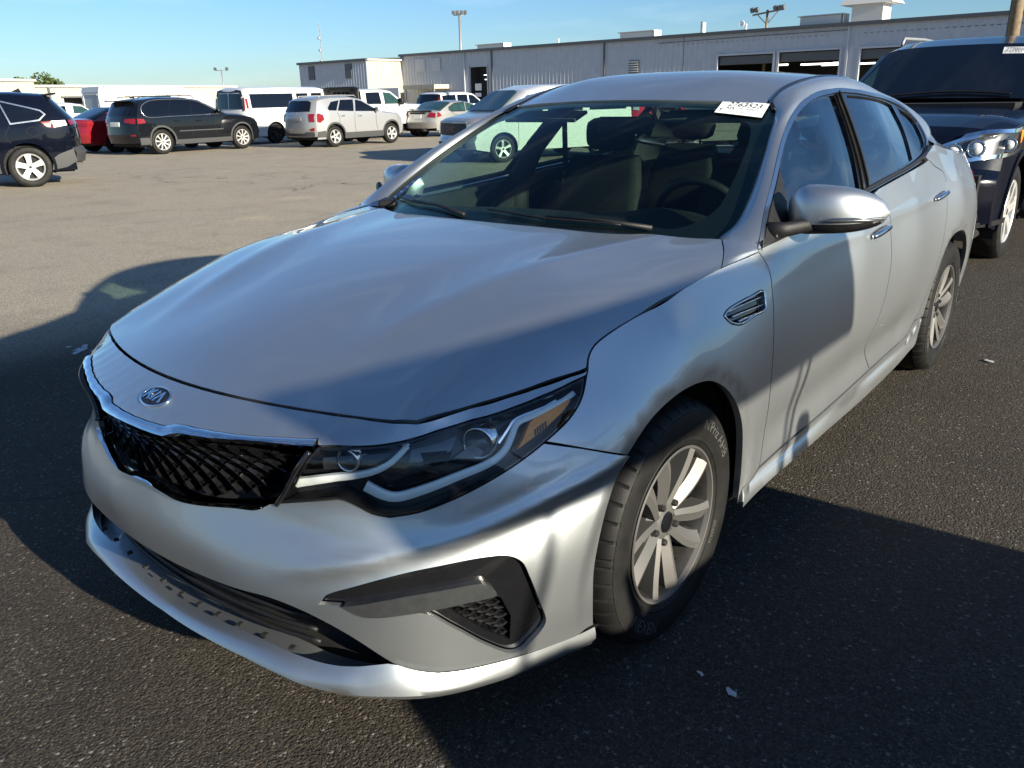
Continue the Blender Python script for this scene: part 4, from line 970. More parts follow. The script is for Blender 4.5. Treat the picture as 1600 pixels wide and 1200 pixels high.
for sg in (1, -1):
    v.endpatch('tail_light', M_red, [(sg*.985, .84), (sg*.985, 1.09), (sg*.76, 1.08), (sg*.80, .84)], False)
    v.endpatch('bumper_reflector', M_red, [(sg*.97, .56), (sg*.97, .66), (sg*.80, .62), (sg*.84, .55)], False)
v.endpatch('plate_recess', M_wpewter, [(-.42, .86), (-.38, 1.0), (.38, 1.0), (.42, .86)], False, .008); v.endpatch('bumper_trim', M_cladding, [(-.95, .38), (-.95, .52), (-.6, .52), (-.5, .47), (.5, .47), (.6, .52), (.95, .52), (.95, .38)], False)
v.patch('rear_bumper_trim', M_cladding, [(-.42, .34), (-.45, .55), (-.88, .52), (-.88, .34)])
MB().tube([v.end(False)(np.array([(t, 1.10+.012*math.cos(6*t))]))[0]-np.array([.03, 0, 0]) for t in (-.18, -.06, .06, .18)], .012, 6).build('badge', M_chrome, v.root, True)
v.rails(1.25, -.35, 1.60, .55, M_wpewter); v.wheels(spokes=5, wide=.34, rimr=.64)
silver_suv_root = v.root
# ---- dark SUV at the left edge
v = Vehicle('dark_suv', 'dark SUV cut off at the left edge, showing its rear wheel and grey bumper', 'suv', (-5.17, -16.10), -22.0, .96,
  [(3.80, .36, 'front_panel'), (3.82, .7, 'front_panel'), (3.7, 1.0, 'hood'), (2.6, 1.15, 'windshield'), (1.6, 1.62, 'roof'), (.9, 1.71, 'roof'), (.1, 1.70, 'roof'), (-.44, 1.655, 'roof'), (-.54, 1.60, 'rear_window'), (-.86, 1.22, 'tailgate'), (-.92, 1.10, 'tailgate'), (-.94, .85, 'tailgate'), (-.93, .70, 'rear_bumper'), (-1.00, .60, 'rear_bumper'), (-.95, .42, 'rear_bumper')],
  2.85, .372, M_wnavy, belt=1.12, tumble=.38, ends=(.16, .13)).body(part_mats={'windshield': M_tint, 'rear_window': M_tint, 'rear_bumper': M_cladding})
v.window([(2.2, 1.16), (1.4, 1.55), (.95, 1.585), (.9, 1.14)]); v.window([(.83, 1.14), (.88, 1.585), (.35, 1.55), (.22, 1.16)]); v.window([(.17, 1.16), (.29, 1.54), (-.35, 1.36), (-.42, 1.30), (-.30, 1.21)], frame=M_satin, fw=.022)
v.line([(.86, 1.12), (.84, .8), (.86, .5)]); v.line([(.2, 1.12), (.3, .9), (.1, .7)])
v.patch('rear_bumper_trim', M_cladding, [(-.38, .30), (-.46, .52), (-.58, .58), (-.90, .67), (-.93, .44), (-.7, .34)]); v.arch_trim(M_wnavy, .06); v.patch('lower_trim', M_cladding, [(2.42, .28), (2.42, .46), (.46, .46), (.46, .28)])
v.patch('tail_light', M_red, [(-.32, 1.17), (-.44, 1.075), (-.58, 1.06), (-.54, 1.18)]); v.patch('tail_light_clear', M_lampw, [(-.54, 1.18), (-.58, 1.06), (-.86, 1.10), (-.83, 1.19)]);
for sg in (1, -1): v.endpatch('tail_light', M_red, [(sg*.99, 1.10), (sg*.99, 1.19), (sg*.5, 1.19), (sg*.5, 1.12)], False)
P = v.side(1)(np.array([(-.16+.10*math.cos(a), 1.0+.085*math.sin(a)) for a in np.linspace(0, 2*math.pi, 24, endpoint=False)])); MB().tube(P, .006, 5, closed=True).build('fuel_door', M_dark, v.root, True)
MB().box((-.54, 0, 1.655), (.24, 1.30, .035), Matrix.Rotation(.12, 3, 'Y'), .012).build('rear_spoiler', M_wnavy, v.root)
MB().prism([(-.10, 1.70), (.12, 1.70), (-.06, 1.78)], 'y', -.03, .03).build('shark_fin', M_wnavy, v.root)
MB().lathe([(.035, -.10), (.040, .05), (.034, .05), (.030, -.10)], 16, 'x', (-.80, .55, .40)).build('exhaust_tip', M_chrome, v.root)
v.handles([(.55, 1.02)], M_chrome); v.wheels(spokes=5, wide=.46, rimr=.66)
# ---- red sedan behind the black SUV
v = Vehicle('red_sedan', 'dark red sedan with black wheels squeezed between the dark SUV and the black SUV', 'car', (-11.85, -27.1), 182.0, .90,
  [(3.68, .34, 'front_panel'), (3.72, .6, 'front_panel'), (3.5, .80, 'hood'), (2.2, .98, 'windshield'), (1.30, 1.36, 'roof'), (.7, 1.44, 'roof'), (.1, 1.41, 'rear_window'), (-.72, 1.09, 'trunk_lid'), (-1.02, 1.06, 'trunk_lid'), (-1.05, .85, 'rear_bumper'), (-1.10, .6, 'rear_bumper'), (-1.04, .34, 'rear_bumper')],
  2.78, .34, M_wred, belt=.95, tumble=.42).body(part_mats={'windshield': M_tint, 'rear_window': M_tint})
v.window([(1.95, .99), (1.22, 1.30), (.92, 1.345), (.85, 1.0)]); v.window([(.78, 1.0), (.85, 1.345), (.35, 1.33), (-.20, 1.12), (-.10, 1.02)], frame=M_satin, fw=.018)
v.line([(.82, .95), (.80, .7), (.84, .4)]); v.line([(-.05, .98), (.25, .8), (.1, .62)]); v.patch('tail_light', M_red, [(-.62, .86), (-.66, .95), (-.95, .98), (-.96, .86)]); v.handles([(1.0, .86), (.15, .88)])
for sg in (1, -1): v.endpatch('tail_light', M_red, [(sg*.98, .86), (sg*.98, .97), (sg*.5, .95), (sg*.5, .88)], False)
v.mirrors(1.75, 1.0); v.wheels(M_rimdark, spokes=10, wide=.14, rimr=.70)
# ---- white passenger van
v = Vehicle('white_passenger_van', 'long white passenger van with dark side windows behind the silver SUV', 'van', (-17.9, -26.85), 181.5, 1.0,
  [(4.30, .36, 'front_panel'), (4.34, .75, 'front_panel'), (4.20, 1.08, 'hood'), (3.55, 1.20, 'windshield'), (2.80, 1.90, 'roof'), (2.3, 2.02, 'roof'), (.5, 2.05, 'roof'), (-1.0, 2.02, 'roof'), (-1.22, 1.94, 'rear_door'), (-1.30, 1.2, 'rear_door'), (-1.32, .62, 'rear_bumper'), (-1.38, .52, 'rear_bumper'), (-1.34, .42, 'rear_bumper')],
  3.43, .37, M_wwhite, belt=1.25, tumble=.14, ends=(.2, .05)).body(part_mats={'windshield': M_tint})
for q in ([(3.32, 1.30), (2.85, 1.78), (2.55, 1.80), (2.55, 1.30)], [(2.38, 1.30), (2.38, 1.80), (1.86, 1.80), (1.86, 1.30)], [(1.70, 1.30), (1.70, 1.80), (1.14, 1.80), (1.14, 1.30)], [(.96, 1.30), (.96, 1.80), (-1.0, 1.80), (-1.0, 1.30)]): v.window(q)
for sg in (1, -1):
    v.endpatch('rear_window', M_tint, [(sg*.06, 1.28), (sg*.06, 1.82), (sg*.70, 1.82), (sg*.82, 1.74), (sg*.86, 1.28)], False)
    v.endpatch('tail_light', M_red, [(sg*.91, 1.22), (sg*.93, 1.68), (sg*.995, 1.68), (sg*.995, 1.22)], False); v.endpatch('rear_header', M_tint, [(sg*.02, 1.86), (sg*.02, 1.97), (sg*.86, 1.93), (sg*.92, 1.72), (sg*.87, 1.72), (sg*.78, 1.86)], False)
v.patch('tail_light', M_red, [(-1.22, 1.24), (-1.21, 1.64), (-1.12, 1.64), (-1.12, 1.24)]); v.line([(1.78, 1.95), (1.78, .45)]); v.line([(1.05, 1.95), (1.05, .45)]); v.line([(2.47, 1.95), (2.47, .45)])
v.endpatch('rear_bumper_trim', M_cladding, [(-.98, .42), (-.98, .58), (.98, .58), (.98, .42)], False); v.mirrors(3.1, 1.30, M_black); v.wheels(M_rimdark, spokes=6, wide=.3, rimr=.56)
# ---- white crew-cab pickup with a black headache rack
v = Vehicle('white_crew_cab_truck', 'white four door pickup truck with a black rack behind its cab', 'truck', (-19.95, -25.0), 181.0, 1.0,
  [(4.62, .50, 'front_panel'), (4.66, .9, 'front_panel'), (4.60, 1.20, 'hood'), (4.4, 1.27, 'hood'), (3.15, 1.33, 'windshield'), (2.42, 1.84, 'roof'), (2.0, 1.90, 'roof'), (.95, 1.89, 'roof'), (.76, 1.84, 'rear_window'), (.68, 1.30, 'cab_back'), (.66, .78, 'cab_back'), (.64, .60, 'cab_back')],
  3.80, .40, M_wwhite, belt=1.30, tumble=.30, ends=(.2, .02), bottom=.55).body(part_mats={'windshield': M_tint, 'rear_window': M_tint})
v.window([(2.95, 1.32), (2.38, 1.74), (1.98, 1.78), (1.95, 1.33)], m=M_greenglass); v.window([(1.78, 1.33), (1.78, 1.78), (1.05, 1.77), (.98, 1.34)])
v.line([(2.92, 1.28), (2.9, .9), (2.95, .62)]); v.line([(1.86, 1.30), (1.86, .62)]); v.line([(.90, 1.30), (.95, .9), (.9, .62)]); v.handles([(2.02, 1.18), (1.06, 1.18)], M_black); v.mirrors(2.75, 1.36, M_black, (.12, .24, .26))
v.words('DSC', .20, (2.42, -float(v.Y(2.4, 1.0))-.004, 1.03), -math.pi/2, M_ink); v.words('SERVICES', .09, (2.42, -float(v.Y(2.4, .9))-.004, .88), -math.pi/2, M_ink)
v.patch('fender_badge', M_black, [(3.55, 1.06), (3.55, 1.10), (3.30, 1.10), (3.30, 1.06)])
b = MB()
b.box((-.1, 0, .80), (1.5, 2.05, .08)); 
for y in (-1.0, 1.0): b.box((.55, y, 1.42), (.06, .06, 1.1))
b.tube([(.55, -1.0, 1.30), (.55, -1.0, 1.85), (.55, -.85, 1.95), (.55, .85, 1.95), (.55, 1.0, 1.85), (.55, 1.0, 1.30)], .05, 8)
b.box((.55, 0, 1.36), (.05, 1.95, .35)); b.box((.55, -.78, 1.70), (.04, .40, .45)); b.box((.55, .78, 1.70), (.04, .40, .45)); b.box((.55, 0, 1.86), (.04, 1.6, .12))
for y in (-.5, -.25, 0, .25, .5): b.box((.55, y, 1.66), (.03, .03, .36))
b.build('headache_rack', M_black, v.root); MB().box((-.1, 0, .62), (1.9, 1.0, .22)).build('chassis', M_dark, v.root); v.wheels(spokes=6, wide=.32, rimr=.58)
# ---- silver coupe-roofed sedan seen from behind
v = Vehicle('silver_rear_sedan', 'pale silver sedan seen from its rear with a licence plate and boot lip spoiler', 'car', (-24.15, -23.4), 180.5, .93,
  [(3.72, .36, 'front_panel'), (3.76, .6, 'front_panel'), (3.5, .80, 'hood'), (2.3, .97, 'windshield'), (1.35, 1.33, 'roof'), (.7, 1.41, 'roof'), (.05, 1.37, 'rear_window'), (-.78, 1.06, 'trunk_lid'), (-1.06, 1.03, 'trunk_lid'), (-1.10, .80, 'rear_bumper'), (-1.16, .62, 'rear_bumper'), (-1.10, .36, 'rear_bumper')],
  2.80, .335, M_wpewter, belt=.95, tumble=.46).body(part_mats={'windshield': M_tint, 'rear_window': M_greenglass})
v.window([(2.0, .98), (1.25, 1.28), (.95, 1.32), (.88, 1.0)], m=M_greenglass); v.window([(.80, 1.0), (.86, 1.32), (.30, 1.29), (-.12, 1.14), (-.14, 1.06), (-.02, 1.01)], m=M_greenglass, frame=M_black, fw=.03)
for sg in (1, -1): v.endpatch('tail_light', M_red, [(sg*.99, .78), (sg*.985, .95), (sg*.74, .99), (sg*.60, .80)], False)
v.patch('tail_light', M_red, [(-.70, .84), (-.86, .98), (-1.0, .98), (-1.02, .78)]); v.endpatch('plate_recess', M_dark, [(-.5, .92), (-.5, .98), (.5, .98), (.5, .92)], False, .008); v.endpatch('licence_plate', M_plate, [(-.26, .74), (-.26, .90), (.26, .90), (.26, .74)], False, .012)
v.endpatch('boot_spoiler', M_black, [(-.82, 1.0), (-.8, 1.035), (.8, 1.035), (.82, 1.0)], False, .03); v.line([(-.05, .97), (.3, .8), (.15, .62)]); v.handles([(1.0, .86), (.15, .88)]); v.mirrors(1.8, 1.0); v.wheels(spokes=5, wide=.3)
MB().box((-1.0, -.35, .30), (.4, .12, .10)).build('exhaust_tip', M_dark, v.root)
# ---- white SUV further back
v = Vehicle('white_suv', 'white SUV with a dark rear window parked furthest back under the building canopy', 'suv', (-31.8, -30.5), 180.0, .98,
  [(3.85, .4, 'front_panel'), (3.88, .8, 'front_panel'), (3.75, 1.12, 'hood'), (2.6, 1.22, 'windshield'), (1.75, 1.78, 'roof'), (1.2, 1.86, 'roof'), (-.6, 1.84, 'roof'), (-.9, 1.76, 'rear_window'), (-1.08, 1.18, 'tailgate'), (-1.14, .7, 'rear_bumper'), (-1.12, .42, 'rear_bumper')],
  2.95, .39, M_wwhite, belt=1.18, tumble=.28).body(part_mats={'windshield': M_tint, 'rear_window': M_tint})
for q in ([(2.35, 1.24), (1.75, 1.66), (1.35, 1.72), (1.3, 1.24)], [(1.2, 1.24), (1.25, 1.72), (.45, 1.72), (.35, 1.24)], [(.25, 1.24), (.33, 1.72), (-.75, 1.68), (-.85, 1.24)]): v.window(q)
v.rails(1.2, -.6, 1.85, .62, M_black); v.mirrors(2.2, 1.28, M_black); v.wheels(spokes=6)
for sg in (1, -1): v.endpatch('tail_light', M_red, [(sg*.99, 1.0), (sg*.98, 1.6), (sg*.88, 1.6), (sg*.88, 1.0)], False)
# ---- van facing the camera
h_ = rad(-20); fx, fy = -13.29, -10.73
ox, oy = fx-2.82*math.cos(h_)+.93*math.sin(h_), fy-2.82*math.sin(h_)-.93*math.cos(h_)
v = Vehicle('pewter_van', 'pale pewter van with a black front grille facing the camera behind the silver sedan', 'van', (ox, oy), -20.0, .96,
  [(3.66, .34, 'front_panel'), (3.72, .52, 'front_panel'), (3.66, .62, 'front_panel'), (3.64, .98, 'front_panel'), (3.50, 1.04, 'hood'), (2.85, 1.16, 'windshield'), (2.12, 1.66, 'roof'), (1.6, 1.765, 'roof'), (-.7, 1.78, 'roof'), (-.95, 1.70, 'rear_door'), (-1.05, .6, 'rear_door'), (-1.05, .4, 'rear_door')],
  2.82, .33, M_wwhite, belt=1.12, tumble=.20, ends=(.12, .05)).body(part_mats={'windshield': M_wwhite, 'hood': M_wpewter, 'front_panel': M_wpewter, 'roof': M_wwhite})
for sg in (1, -1):
    v.endpatch('headlight', M_lampw, [(sg*.99, .68), (sg*.98, .92), (sg*.74, .92), (sg*.74, .68)], True)
    v.endpatch('fog_lamp', M_lampw, [(sg*.62, .40), (sg*.62, .47), (sg*.46, .47), (sg*.46, .40)], True, .02)
g = v.endpatch('grille', M_black, [(-.70, .66), (-.70, .94), (.70, .94), (.70, .66)], True, .015)
v.endpatch('grille_frame', M_wpewter, [(-.74, .94), (-.74, .975), (.74, .975), (.74, .94)], True, .022); v.endpatch('bumper_intake', M_dark, [(-.72, .37), (-.76, .49), (.76, .49), (.72, .37)], True, .014)
p = v.end(True)(np.array([(0, .79)]))[0]; v.words('GMC', .20, (p[0]+.02, 0, .79), 0, mat('red_badge', (.22, .02, .02), rough=.3, coat=.5))
wsl = [(-.84, 1.19), (-.70, 1.60), (-.5, 1.635), (.5, 1.635), (.70, 1.60), (.84, 1.19)]
def wsurf(D):
    zz = D[:, 1]; x = np.interp(zz, [1.16, 1.66], [2.85, 2.12]); return v.deform(np.c_[x+.035*(1-D[:, 0]**2)+.004, D[:, 0]*v.Y(x, zz), zz+.02])
panel('windshield_glass', M_greenglass, v.root, wsl, wsurf, h=.15, outward=(1, 0, .8), off=.012, gap=0, lip=.01)
v.window([(2.62, 1.16), (2.15, 1.54), (1.80, 1.60), (1.74, 1.16)]); v.window([(1.60, 1.16), (1.60, 1.60), (.6, 1.62), (.6, 1.16)]); v.window([(.4, 1.16), (.4, 1.62), (-.75, 1.60), (-.78, 1.16)])
v.line([(2.42, 1.12), (2.42, .4)]); v.line([(1.66, 1.66), (1.66, .4)]); v.patch('handle', M_black, [(1.95, .92), (1.95, .985), (1.78, .985), (1.78, .92)]); v.mirrors(2.5, 1.2, M_black); v.line([(2.6, 1.10), (2.4, 1.10)], name='cowl_line')
v.root.scale = (1, 1, .955)
MB().tube([(2.72, -.5, 1.215), (2.66, .1, 1.25), (2.74, .5, 1.21)], .012, 5).build('wiper', M_black, v.root); v.wheels(spokes=5, wide=.30, rimr=.66)
# ---- small white pickup far left
v = Vehicle('white_small_pickup', 'small white pickup with a dark bed cover in front of the cream building', 'truck', (-17.6, -46.0), 181.0, .92,
  [(3.75, .5, 'front_panel'), (3.78, .8, 'front_panel'), (3.65, 1.05, 'hood'), (2.65, 1.15, 'windshield'), (1.95, 1.66, 'roof'), (1.4, 1.74, 'roof'), (.75, 1.72, 'roof'), (.58, 1.66, 'rear_window'), (.50, 1.18, 'bed'), (-1.1, 1.18, 'bed'), (-1.14, .7, 'tailgate'), (-1.1, .5, 'tailgate')],
  3.1, .38, M_wwhite, belt=1.15, tumble=.30, bottom=.45).body(part_mats={'windshield': M_tint, 'rear_window': M_tint, 'bed': M_wnavy})
v.window([(2.45, 1.2), (1.92, 1.56), (1.45, 1.60), (1.40, 1.2)], m=M_greenglass); v.window([(1.05, 1.2), (1.05, 1.6), (.72, 1.58), (.62, 1.2)]); v.line([(1.2, 1.6), (1.2, .55)]); v.mirrors(2.2, 1.25, M_black); v.wheels(spokes=6)
# ---- white enclosed box behind
t = thing('white_box_trailer', 'large white enclosed trailer with a rounded grey rear end and faint lettering', 'trailer', (-23.3, -51.4, float(gz(-24., -50.5))), rad(180))
q = [(0, .75), (0, 2.62), (.1, 2.72), (3.6, 2.72), (5.2, 2.55), (6.4, 2.15), (6.5, 1.3), (6.5, .75)]
b = MB(); b.prism(q, 'y', -1.15, 1.15); o = b.build('box_body', M_wwhite, t)
M_greypl = mat('grey_door_panel', (.38, .42, .48), rough=.45, var=.08)
b = MB(); b.prism([(-.02, .75), (-.30, .78), (-.34, 2.4), (-.26, 2.66), (-.02, 2.70)], 'y', -1.12, 1.12); b.build('rear_cap', M_greypl, t)
for y in (-1.06, 1.06): MB().tube([(-.33, y, .8), (-.36, y, 2.2), (-.30, y*.98, 2.45)], .03, 6).build('corner_post', M_greypl, t, True)
MB().tube([(-.355, -.9, 1.0), (-.36, -.9, 2.25), (-.36, .9, 2.25), (-.355, .9, 1.0)], .018, 6).build('door_frame', M_plate, t)
MB().box((3.2, 0, .68), (6.3, 1.9, .14)).build('chassis', M_dark, t)
for x in (2.6, 3.6):
    for sg in (1, -1): MB().lathe([(.20, 0), (.36, .02), (.38, .1), (.36, .24), (.2, .25)], 24, 'y', (x, sg*1.0-.12, .38)).build('wheel', M_rubber, t, True)
Vt, Ft = text_mesh('BURDOCK', .62)
mesh('lettering', [(3.2+vv[0]*1.35, -1.156, 2.10+vv[1]) for vv in Vt], Ft, mat('faded_brown_print', (.36, .30, .22), rough=.7), t, False)
# ---- red hatchback glimpsed through the sedan's windows
v = Vehicle('red_hatchback', 'bright red car glimpsed through the windows of the foreground sedan', 'car', (-30.2, -17.6), 178.0, .88,
  [(3.4, .34, 'front_panel'), (3.45, .6, 'front_panel'), (3.2, .85, 'hood'), (2.2, 1.0, 'windshield'), (1.4, 1.42, 'roof'), (.8, 1.5, 'roof'), (-.3, 1.45, 'rear_window'), (-.8, 1.05, 'tailgate'), (-.86, .6, 'rear_bumper'), (-.82, .36, 'rear_bumper')],
  2.6, .33, mat('bright_red_paint', (.45, .012, .02), rough=.25, coat=1., var=.06), belt=.98, tumble=.36).body(part_mats={'windshield': M_tint, 'rear_window': M_tint})
v.window([(1.95, 1.02), (1.32, 1.34), (.95, 1.40), (.9, 1.02)]); v.window([(.82, 1.02), (.86, 1.40), (.1, 1.37), (-.3, 1.15), (-.2, 1.05)]); v.wheels(spokes=5)
for sg in (1, -1): v.endpatch('tail_light', M_lampw, [(sg*.98, .86), (sg*.98, 1.02), (sg*.7, 1.0), (sg*.7, .88)], False)
# ---- black luxury SUV right behind the silver sedan, facing the camera
v = Vehicle('luxury_suv', 'glossy blue black SUV behind the silver sedan with a white sticker on its windshield', 'suv', (-9.09, -.31), 0.0, .945,
  [(3.66, .34, 'front_bumper'), (3.75, .50, 'front_bumper'), (3.74, .72, 'front_bumper'), (3.66, .80, 'front_panel'), (3.58, 1.02, 'front_panel'), (3.44, 1.09, 'hood'), (3.05, 1.165, 'hood'), (2.45, 1.215, 'hood'), (1.95, 1.235, 'windshield'), (1.02, 1.77, 'roof'), (.5, 1.855, 'roof'), (-.6, 1.86, 'roof'), (-1.0, 1.80, 'tailgate'), (-1.12, 1.2, 'tailgate'), (-1.16, .6, 'tailgate'), (-1.12, .4, 'tailgate')],
  2.79, .395, M_wnavy, belt=1.18, tumble=.30, ends=(.26, .1), tread=.265, rr=.06)
v.body(part_mats={'windshield': M_wnavy}, sections=31)
WSG = [(-.86, 1.265), (-.90, 1.33), (-.86, 1.70), (-.78, 1.745), (.78, 1.745), (.86, 1.70), (.90, 1.33), (.86, 1.265)]
def lx_ws(D):
    z = D[:, 1]; x = np.interp(z, [1.235, 1.77], [1.95, 1.02]); return v.deform(np.c_[x+.05*(1-D[:, 0]**2), D[:, 0]*v.Y(x, z), z+.018*(1-D[:, 0]**2)])
wsg = panel('windshield_glass', M_tint, v.root, WSG, lx_ws, h=.08, outward=(0, 0, .8), off=.016, gap=0, lip=.01)
def lx_patch(name, m, loop, off=.020, parent=None): return panel(name, m, parent or v.root, loop, lx_ws, h=.06, outward=(0, 0, .8), off=off, gap=0, lip=.002)
st = lx_patch('windshield_sticker', M_paper, [(.50, 1.655), (.50, 1.715), (.76, 1.715), (.76, 1.655)])
V, F = text_mesh('2770010', 1., .15); V -= (V.max(0)+V.min(0))/2; sc = .21/(V[:, 0].max()-V[:, 0].min())
D = np.c_[.63+V[:, 0]*sc, 1.692+V[:, 1]*sc*.45*1.6]; P = lx_ws(D); N = surf_n(lx_ws, D); N *= np.sign(N[:, 2])[:, None]; mesh('printed_text', P+N*.024, F, M_ink, st, False)
V, F = text_mesh('GX  4DR  BLACK', 1.); V -= (V.max(0)+V.min(0))/2; sc = .19/(V[:, 0].max()-V[:, 0].min()); D = np.c_[.61+V[:, 0]*sc, 1.668+V[:, 1]*sc*1.0]; P = lx_ws(D); N = surf_n(lx_ws, D); N *= np.sign(N[:, 2])[:, None]; mesh('printed_text', P+N*.024, F, M_ink, st, False)
for q in ([(-.96, 1.27), (-.95, 1.30), (-.905, 1.705), (-.93, 1.70)],): lx_patch('painted_sheen', M_greenglass, [(-.88, 1.36), (-.84, 1.60), (-.72, 1.40), (-.80, 1.30)], .018, wsg)  # greenish patch laid on the glass, a reflection painted as colour
MB().tube([tuple(lx_ws(np.array([(t, 1.285+.02*math.sin(3*t+1))]))[0]+np.array([.02, 0, .03])) for t in np.linspace(-.75, .70, 10)], .012, 6).build('wiper', M_black, v.root)
# side glass
v.window([(1.78, 1.25), (1.08, 1.66), (.62, 1.72), (.60, 1.23)]); v.window([(.52, 1.23), (.54, 1.72), (-.25, 1.73), (-.28, 1.23)]); v.window([(-.36, 1.23), (-.33, 1.73), (-.90, 1.68), (-.98, 1.23)])
v.rails(.9, -.8, 1.85, .62, M_galv); v.mirrors(1.62, 1.27, None, (.12, .24, .20)); v.handles([(.75, 1.10), (-.15, 1.10)], M_chrome); v.line([(1.72, 1.18), (1.75, .8), (1.7, .5)]); v.line([(.56, 1.18), (.56, .5)])
v.patch('running_board', M_black, [(2.30, .30), (2.30, .44), (.50, .44), (.50, .30)], off=.05, lip=.05)
# front: grille, lamps, bumper
ef = v.end(True)
g = v.endpatch('grille', M_black, [(-.36, .55), (-.46, 1.0), (.46, 1.0), (.36, .55)], True, .02)
for k in range(6): v.endpatch('grille_slat', M_chrome, [(-.40-.01*k, .60+.065*k), (-.40-.01*k, .622+.065*k), (.40+.01*k, .622+.065*k), (.40+.01*k, .60+.065*k)], True, .035, .012, g)
def hl_surf(sg):
    """wraps from the nose onto the fender: s = 0 inner .. 1 outer end"""
    def f(D):
        s_ = D[:, 0]; t = np.clip(.50+s_*.62, 0, .985); a = ef(np.c_[t, D[:, 1]]); x2 = np.interp(s_, [.62, 1.1], [3.44, 2.94]); b = v.deform(np.c_[x2, v.Y(x2, D[:, 1]), D[:, 1]]); w = smooth01((s_-.52)/.28)[:, None]
        P = a*(1-w)+b*w; P[:, 1] *= sg; return P
    return f
for sg in (1, -1):
    S_ = hl_surf(sg); out = [(.02, .865), (.05, .955), (.35, 1.025), (.70, 1.075), (1.02, 1.10), (1.00, 1.02), (.90, .925), (.70, .875), (.40, .835), (.15, .835)]
    hl = panel('headlight', M_housing, v.root, out, S_, h=.06, outward=(1, 0, .8), off=.012, gap=0, lip=.03)
    panel('lamp_rim', M_chrome, hl, out, S_, h=.05, holes=[inset_poly(clean(resample(clean(out), .05)), .028)], outward=(1, 0, .8), off=.034, gap=0, lip=.03)
    for (s_, z), R in (((.24, .915), .062), ((.50, .945), .060), ((.72, .965), .050)):
        c = S_(np.array([(s_, z)]))[0]+np.array([.028, sg*.012, 0]); ax = Vector((.95, sg*.30, .05)); Rm = ax.to_track_quat('Z', 'Y').to_matrix()
        mb = MB().lathe([(R*1.15, -.03), (R*1.1, .012), (R*.95, .016), (R*.85, -.01)], 24, 'z'); mb.V = [tuple(Rm @ Vector(q)+Vector(c)) for q in mb.V]; rg_ = mb.build('projector_ring', M_chrome, hl, True)
        mb = MB().lathe([(R*.9, -.01), (R*.7, .012), (R*.35, .024), (.0005, .028)], 24, 'z'); mb.V = [tuple(Rm @ Vector(q)+Vector(c)) for q in mb.V]; mb.build('projector_lens', M_lampw, hl, True)
    panel('side_reflector', M_amber, hl, [(.90, .95), (.92, 1.07), (.99, 1.085), (.97, 1.01), (.93, .955)], S_, h=.05, outward=(1, 0, .8), off=.030, gap=0, lip=.015)
    panel('lens', M_lens, hl, inset_poly(clean(resample(clean(out), .05)), .01), S_, h=.06, outward=(1, 0, .8), off=.045, gap=0, lip=0)
    fg = panel('fog_lamp', M_lampw, v.root, spline([(.22, .60), (.24, .66), (.38, .675), (.54, .655), (.56, .61), (.40, .585), (.22, .60)], 3), S_, h=.05, outward=(1, 0, .8), off=.012, gap=0, lip=.02)
    panel('bumper_groove', M_dark, v.root, [(.05, .40), (.10, .56), (.34, .57), (.70, .44), (.66, .40)], S_, h=.06, outward=(1, 0, .8), off=.008, gap=0, lip=.01)
    panel('bumper_trim', M_black, v.root, [(.0, .335), (.0, .375), (.95, .385), (.95, .345)], S_, h=.06, outward=(1, 0, .8), off=.014, gap=0, lip=.02)
v.arch_trim(M_wnavy, .05); v.wheels(M_rimsil, spokes=6, wide=.36, rimr=.66)
# ---- utility cart parked just out of frame on the right; its roof and posts throw the shadow on the sedan
gc = thing('utility_cart', 'white roofed utility cart parked just right of the silver sedan', 'golf cart', (0, 4.32, 0), 0.)
M_cart = mat('cart_body', (.55, .56, .55), rough=.45, coat=.4, var=.05)
ZT = 1.735
b = MB(); b.box((.015, 0, ZT+.02), (1.97, 1.24, .06), None, .025); b.build('roof', M_wwhite, gc)
for x0, x1, ys_ in ((-.50, -.37, (.54,)), (.72, .84, (.54,))):
    for y in ys_: MB().tube([(x0, y, ZT), ((x0+x1)/2+.02, y, 1.3), (x1, y, .72)], .012, 8).build('roof_post', M_black, gc, True)
MB().tube([(-.74, -.54, ZT), (-.62, -.54, 1.35), (-.46, -.54, .90)], .012, 8).build('roof_post', M_black, gc, True)
b = MB(); b.prism([(-.86, .16), (-.92, .62), (-.80, .92), (-.15, .88), (-.05, .95), (.50, .97), (.60, 1.02), (.72, 1.03), (.96, .80), (1.02, .42), (1.0, .16)], 'y', -.60, .60); b.build('body', M_cart, gc)
MB().box((-.42, 0, .92), (.54, 1.12, .14), None, .04).build('seat', M_cloth, gc, True); MB().box((-.66, 0, 1.06), (.12, 1.16, .30), Matrix.Rotation(-.12, 3, 'Y'), .04).build('seat_back', M_cloth, gc, True)
sw_ = MB().tube([(.38+.06*math.cos(a), -.26+.17*math.sin(a), 1.08+.13*math.cos(a)) for a in np.linspace(0, 2*math.pi, 24, endpoint=False)], .014, 8, closed=True); sw_.tube([(.38, -.26, 1.08), (.62, -.26, .90)], .02, 8); sw_.build('steering_wheel', M_black, gc, True)
for x in (-.60, .76):
    for sg in (1, -1):
        w_ = MB().lathe([(.12, -.09), (.20, -.10), (.225, -.06), (.225, .06), (.20, .10), (.12, .09)], 28, 'y', (x, sg*.54, .225)).build('wheel', M_rubber, gc, True); MB().lathe([(.005, .10*sg), (.12, .095*sg), (.125, .06*sg)], 20, 'y', (x, sg*.54, .225)).build('rim', M_rimsil, w_)
for sg in (1, -1): MB().lathe([(.005, .03), (.06, .02), (.065, -.02)], 16, 'x', (.97, sg*.36, .62)).build('headlight', M_lampw, gc, True)
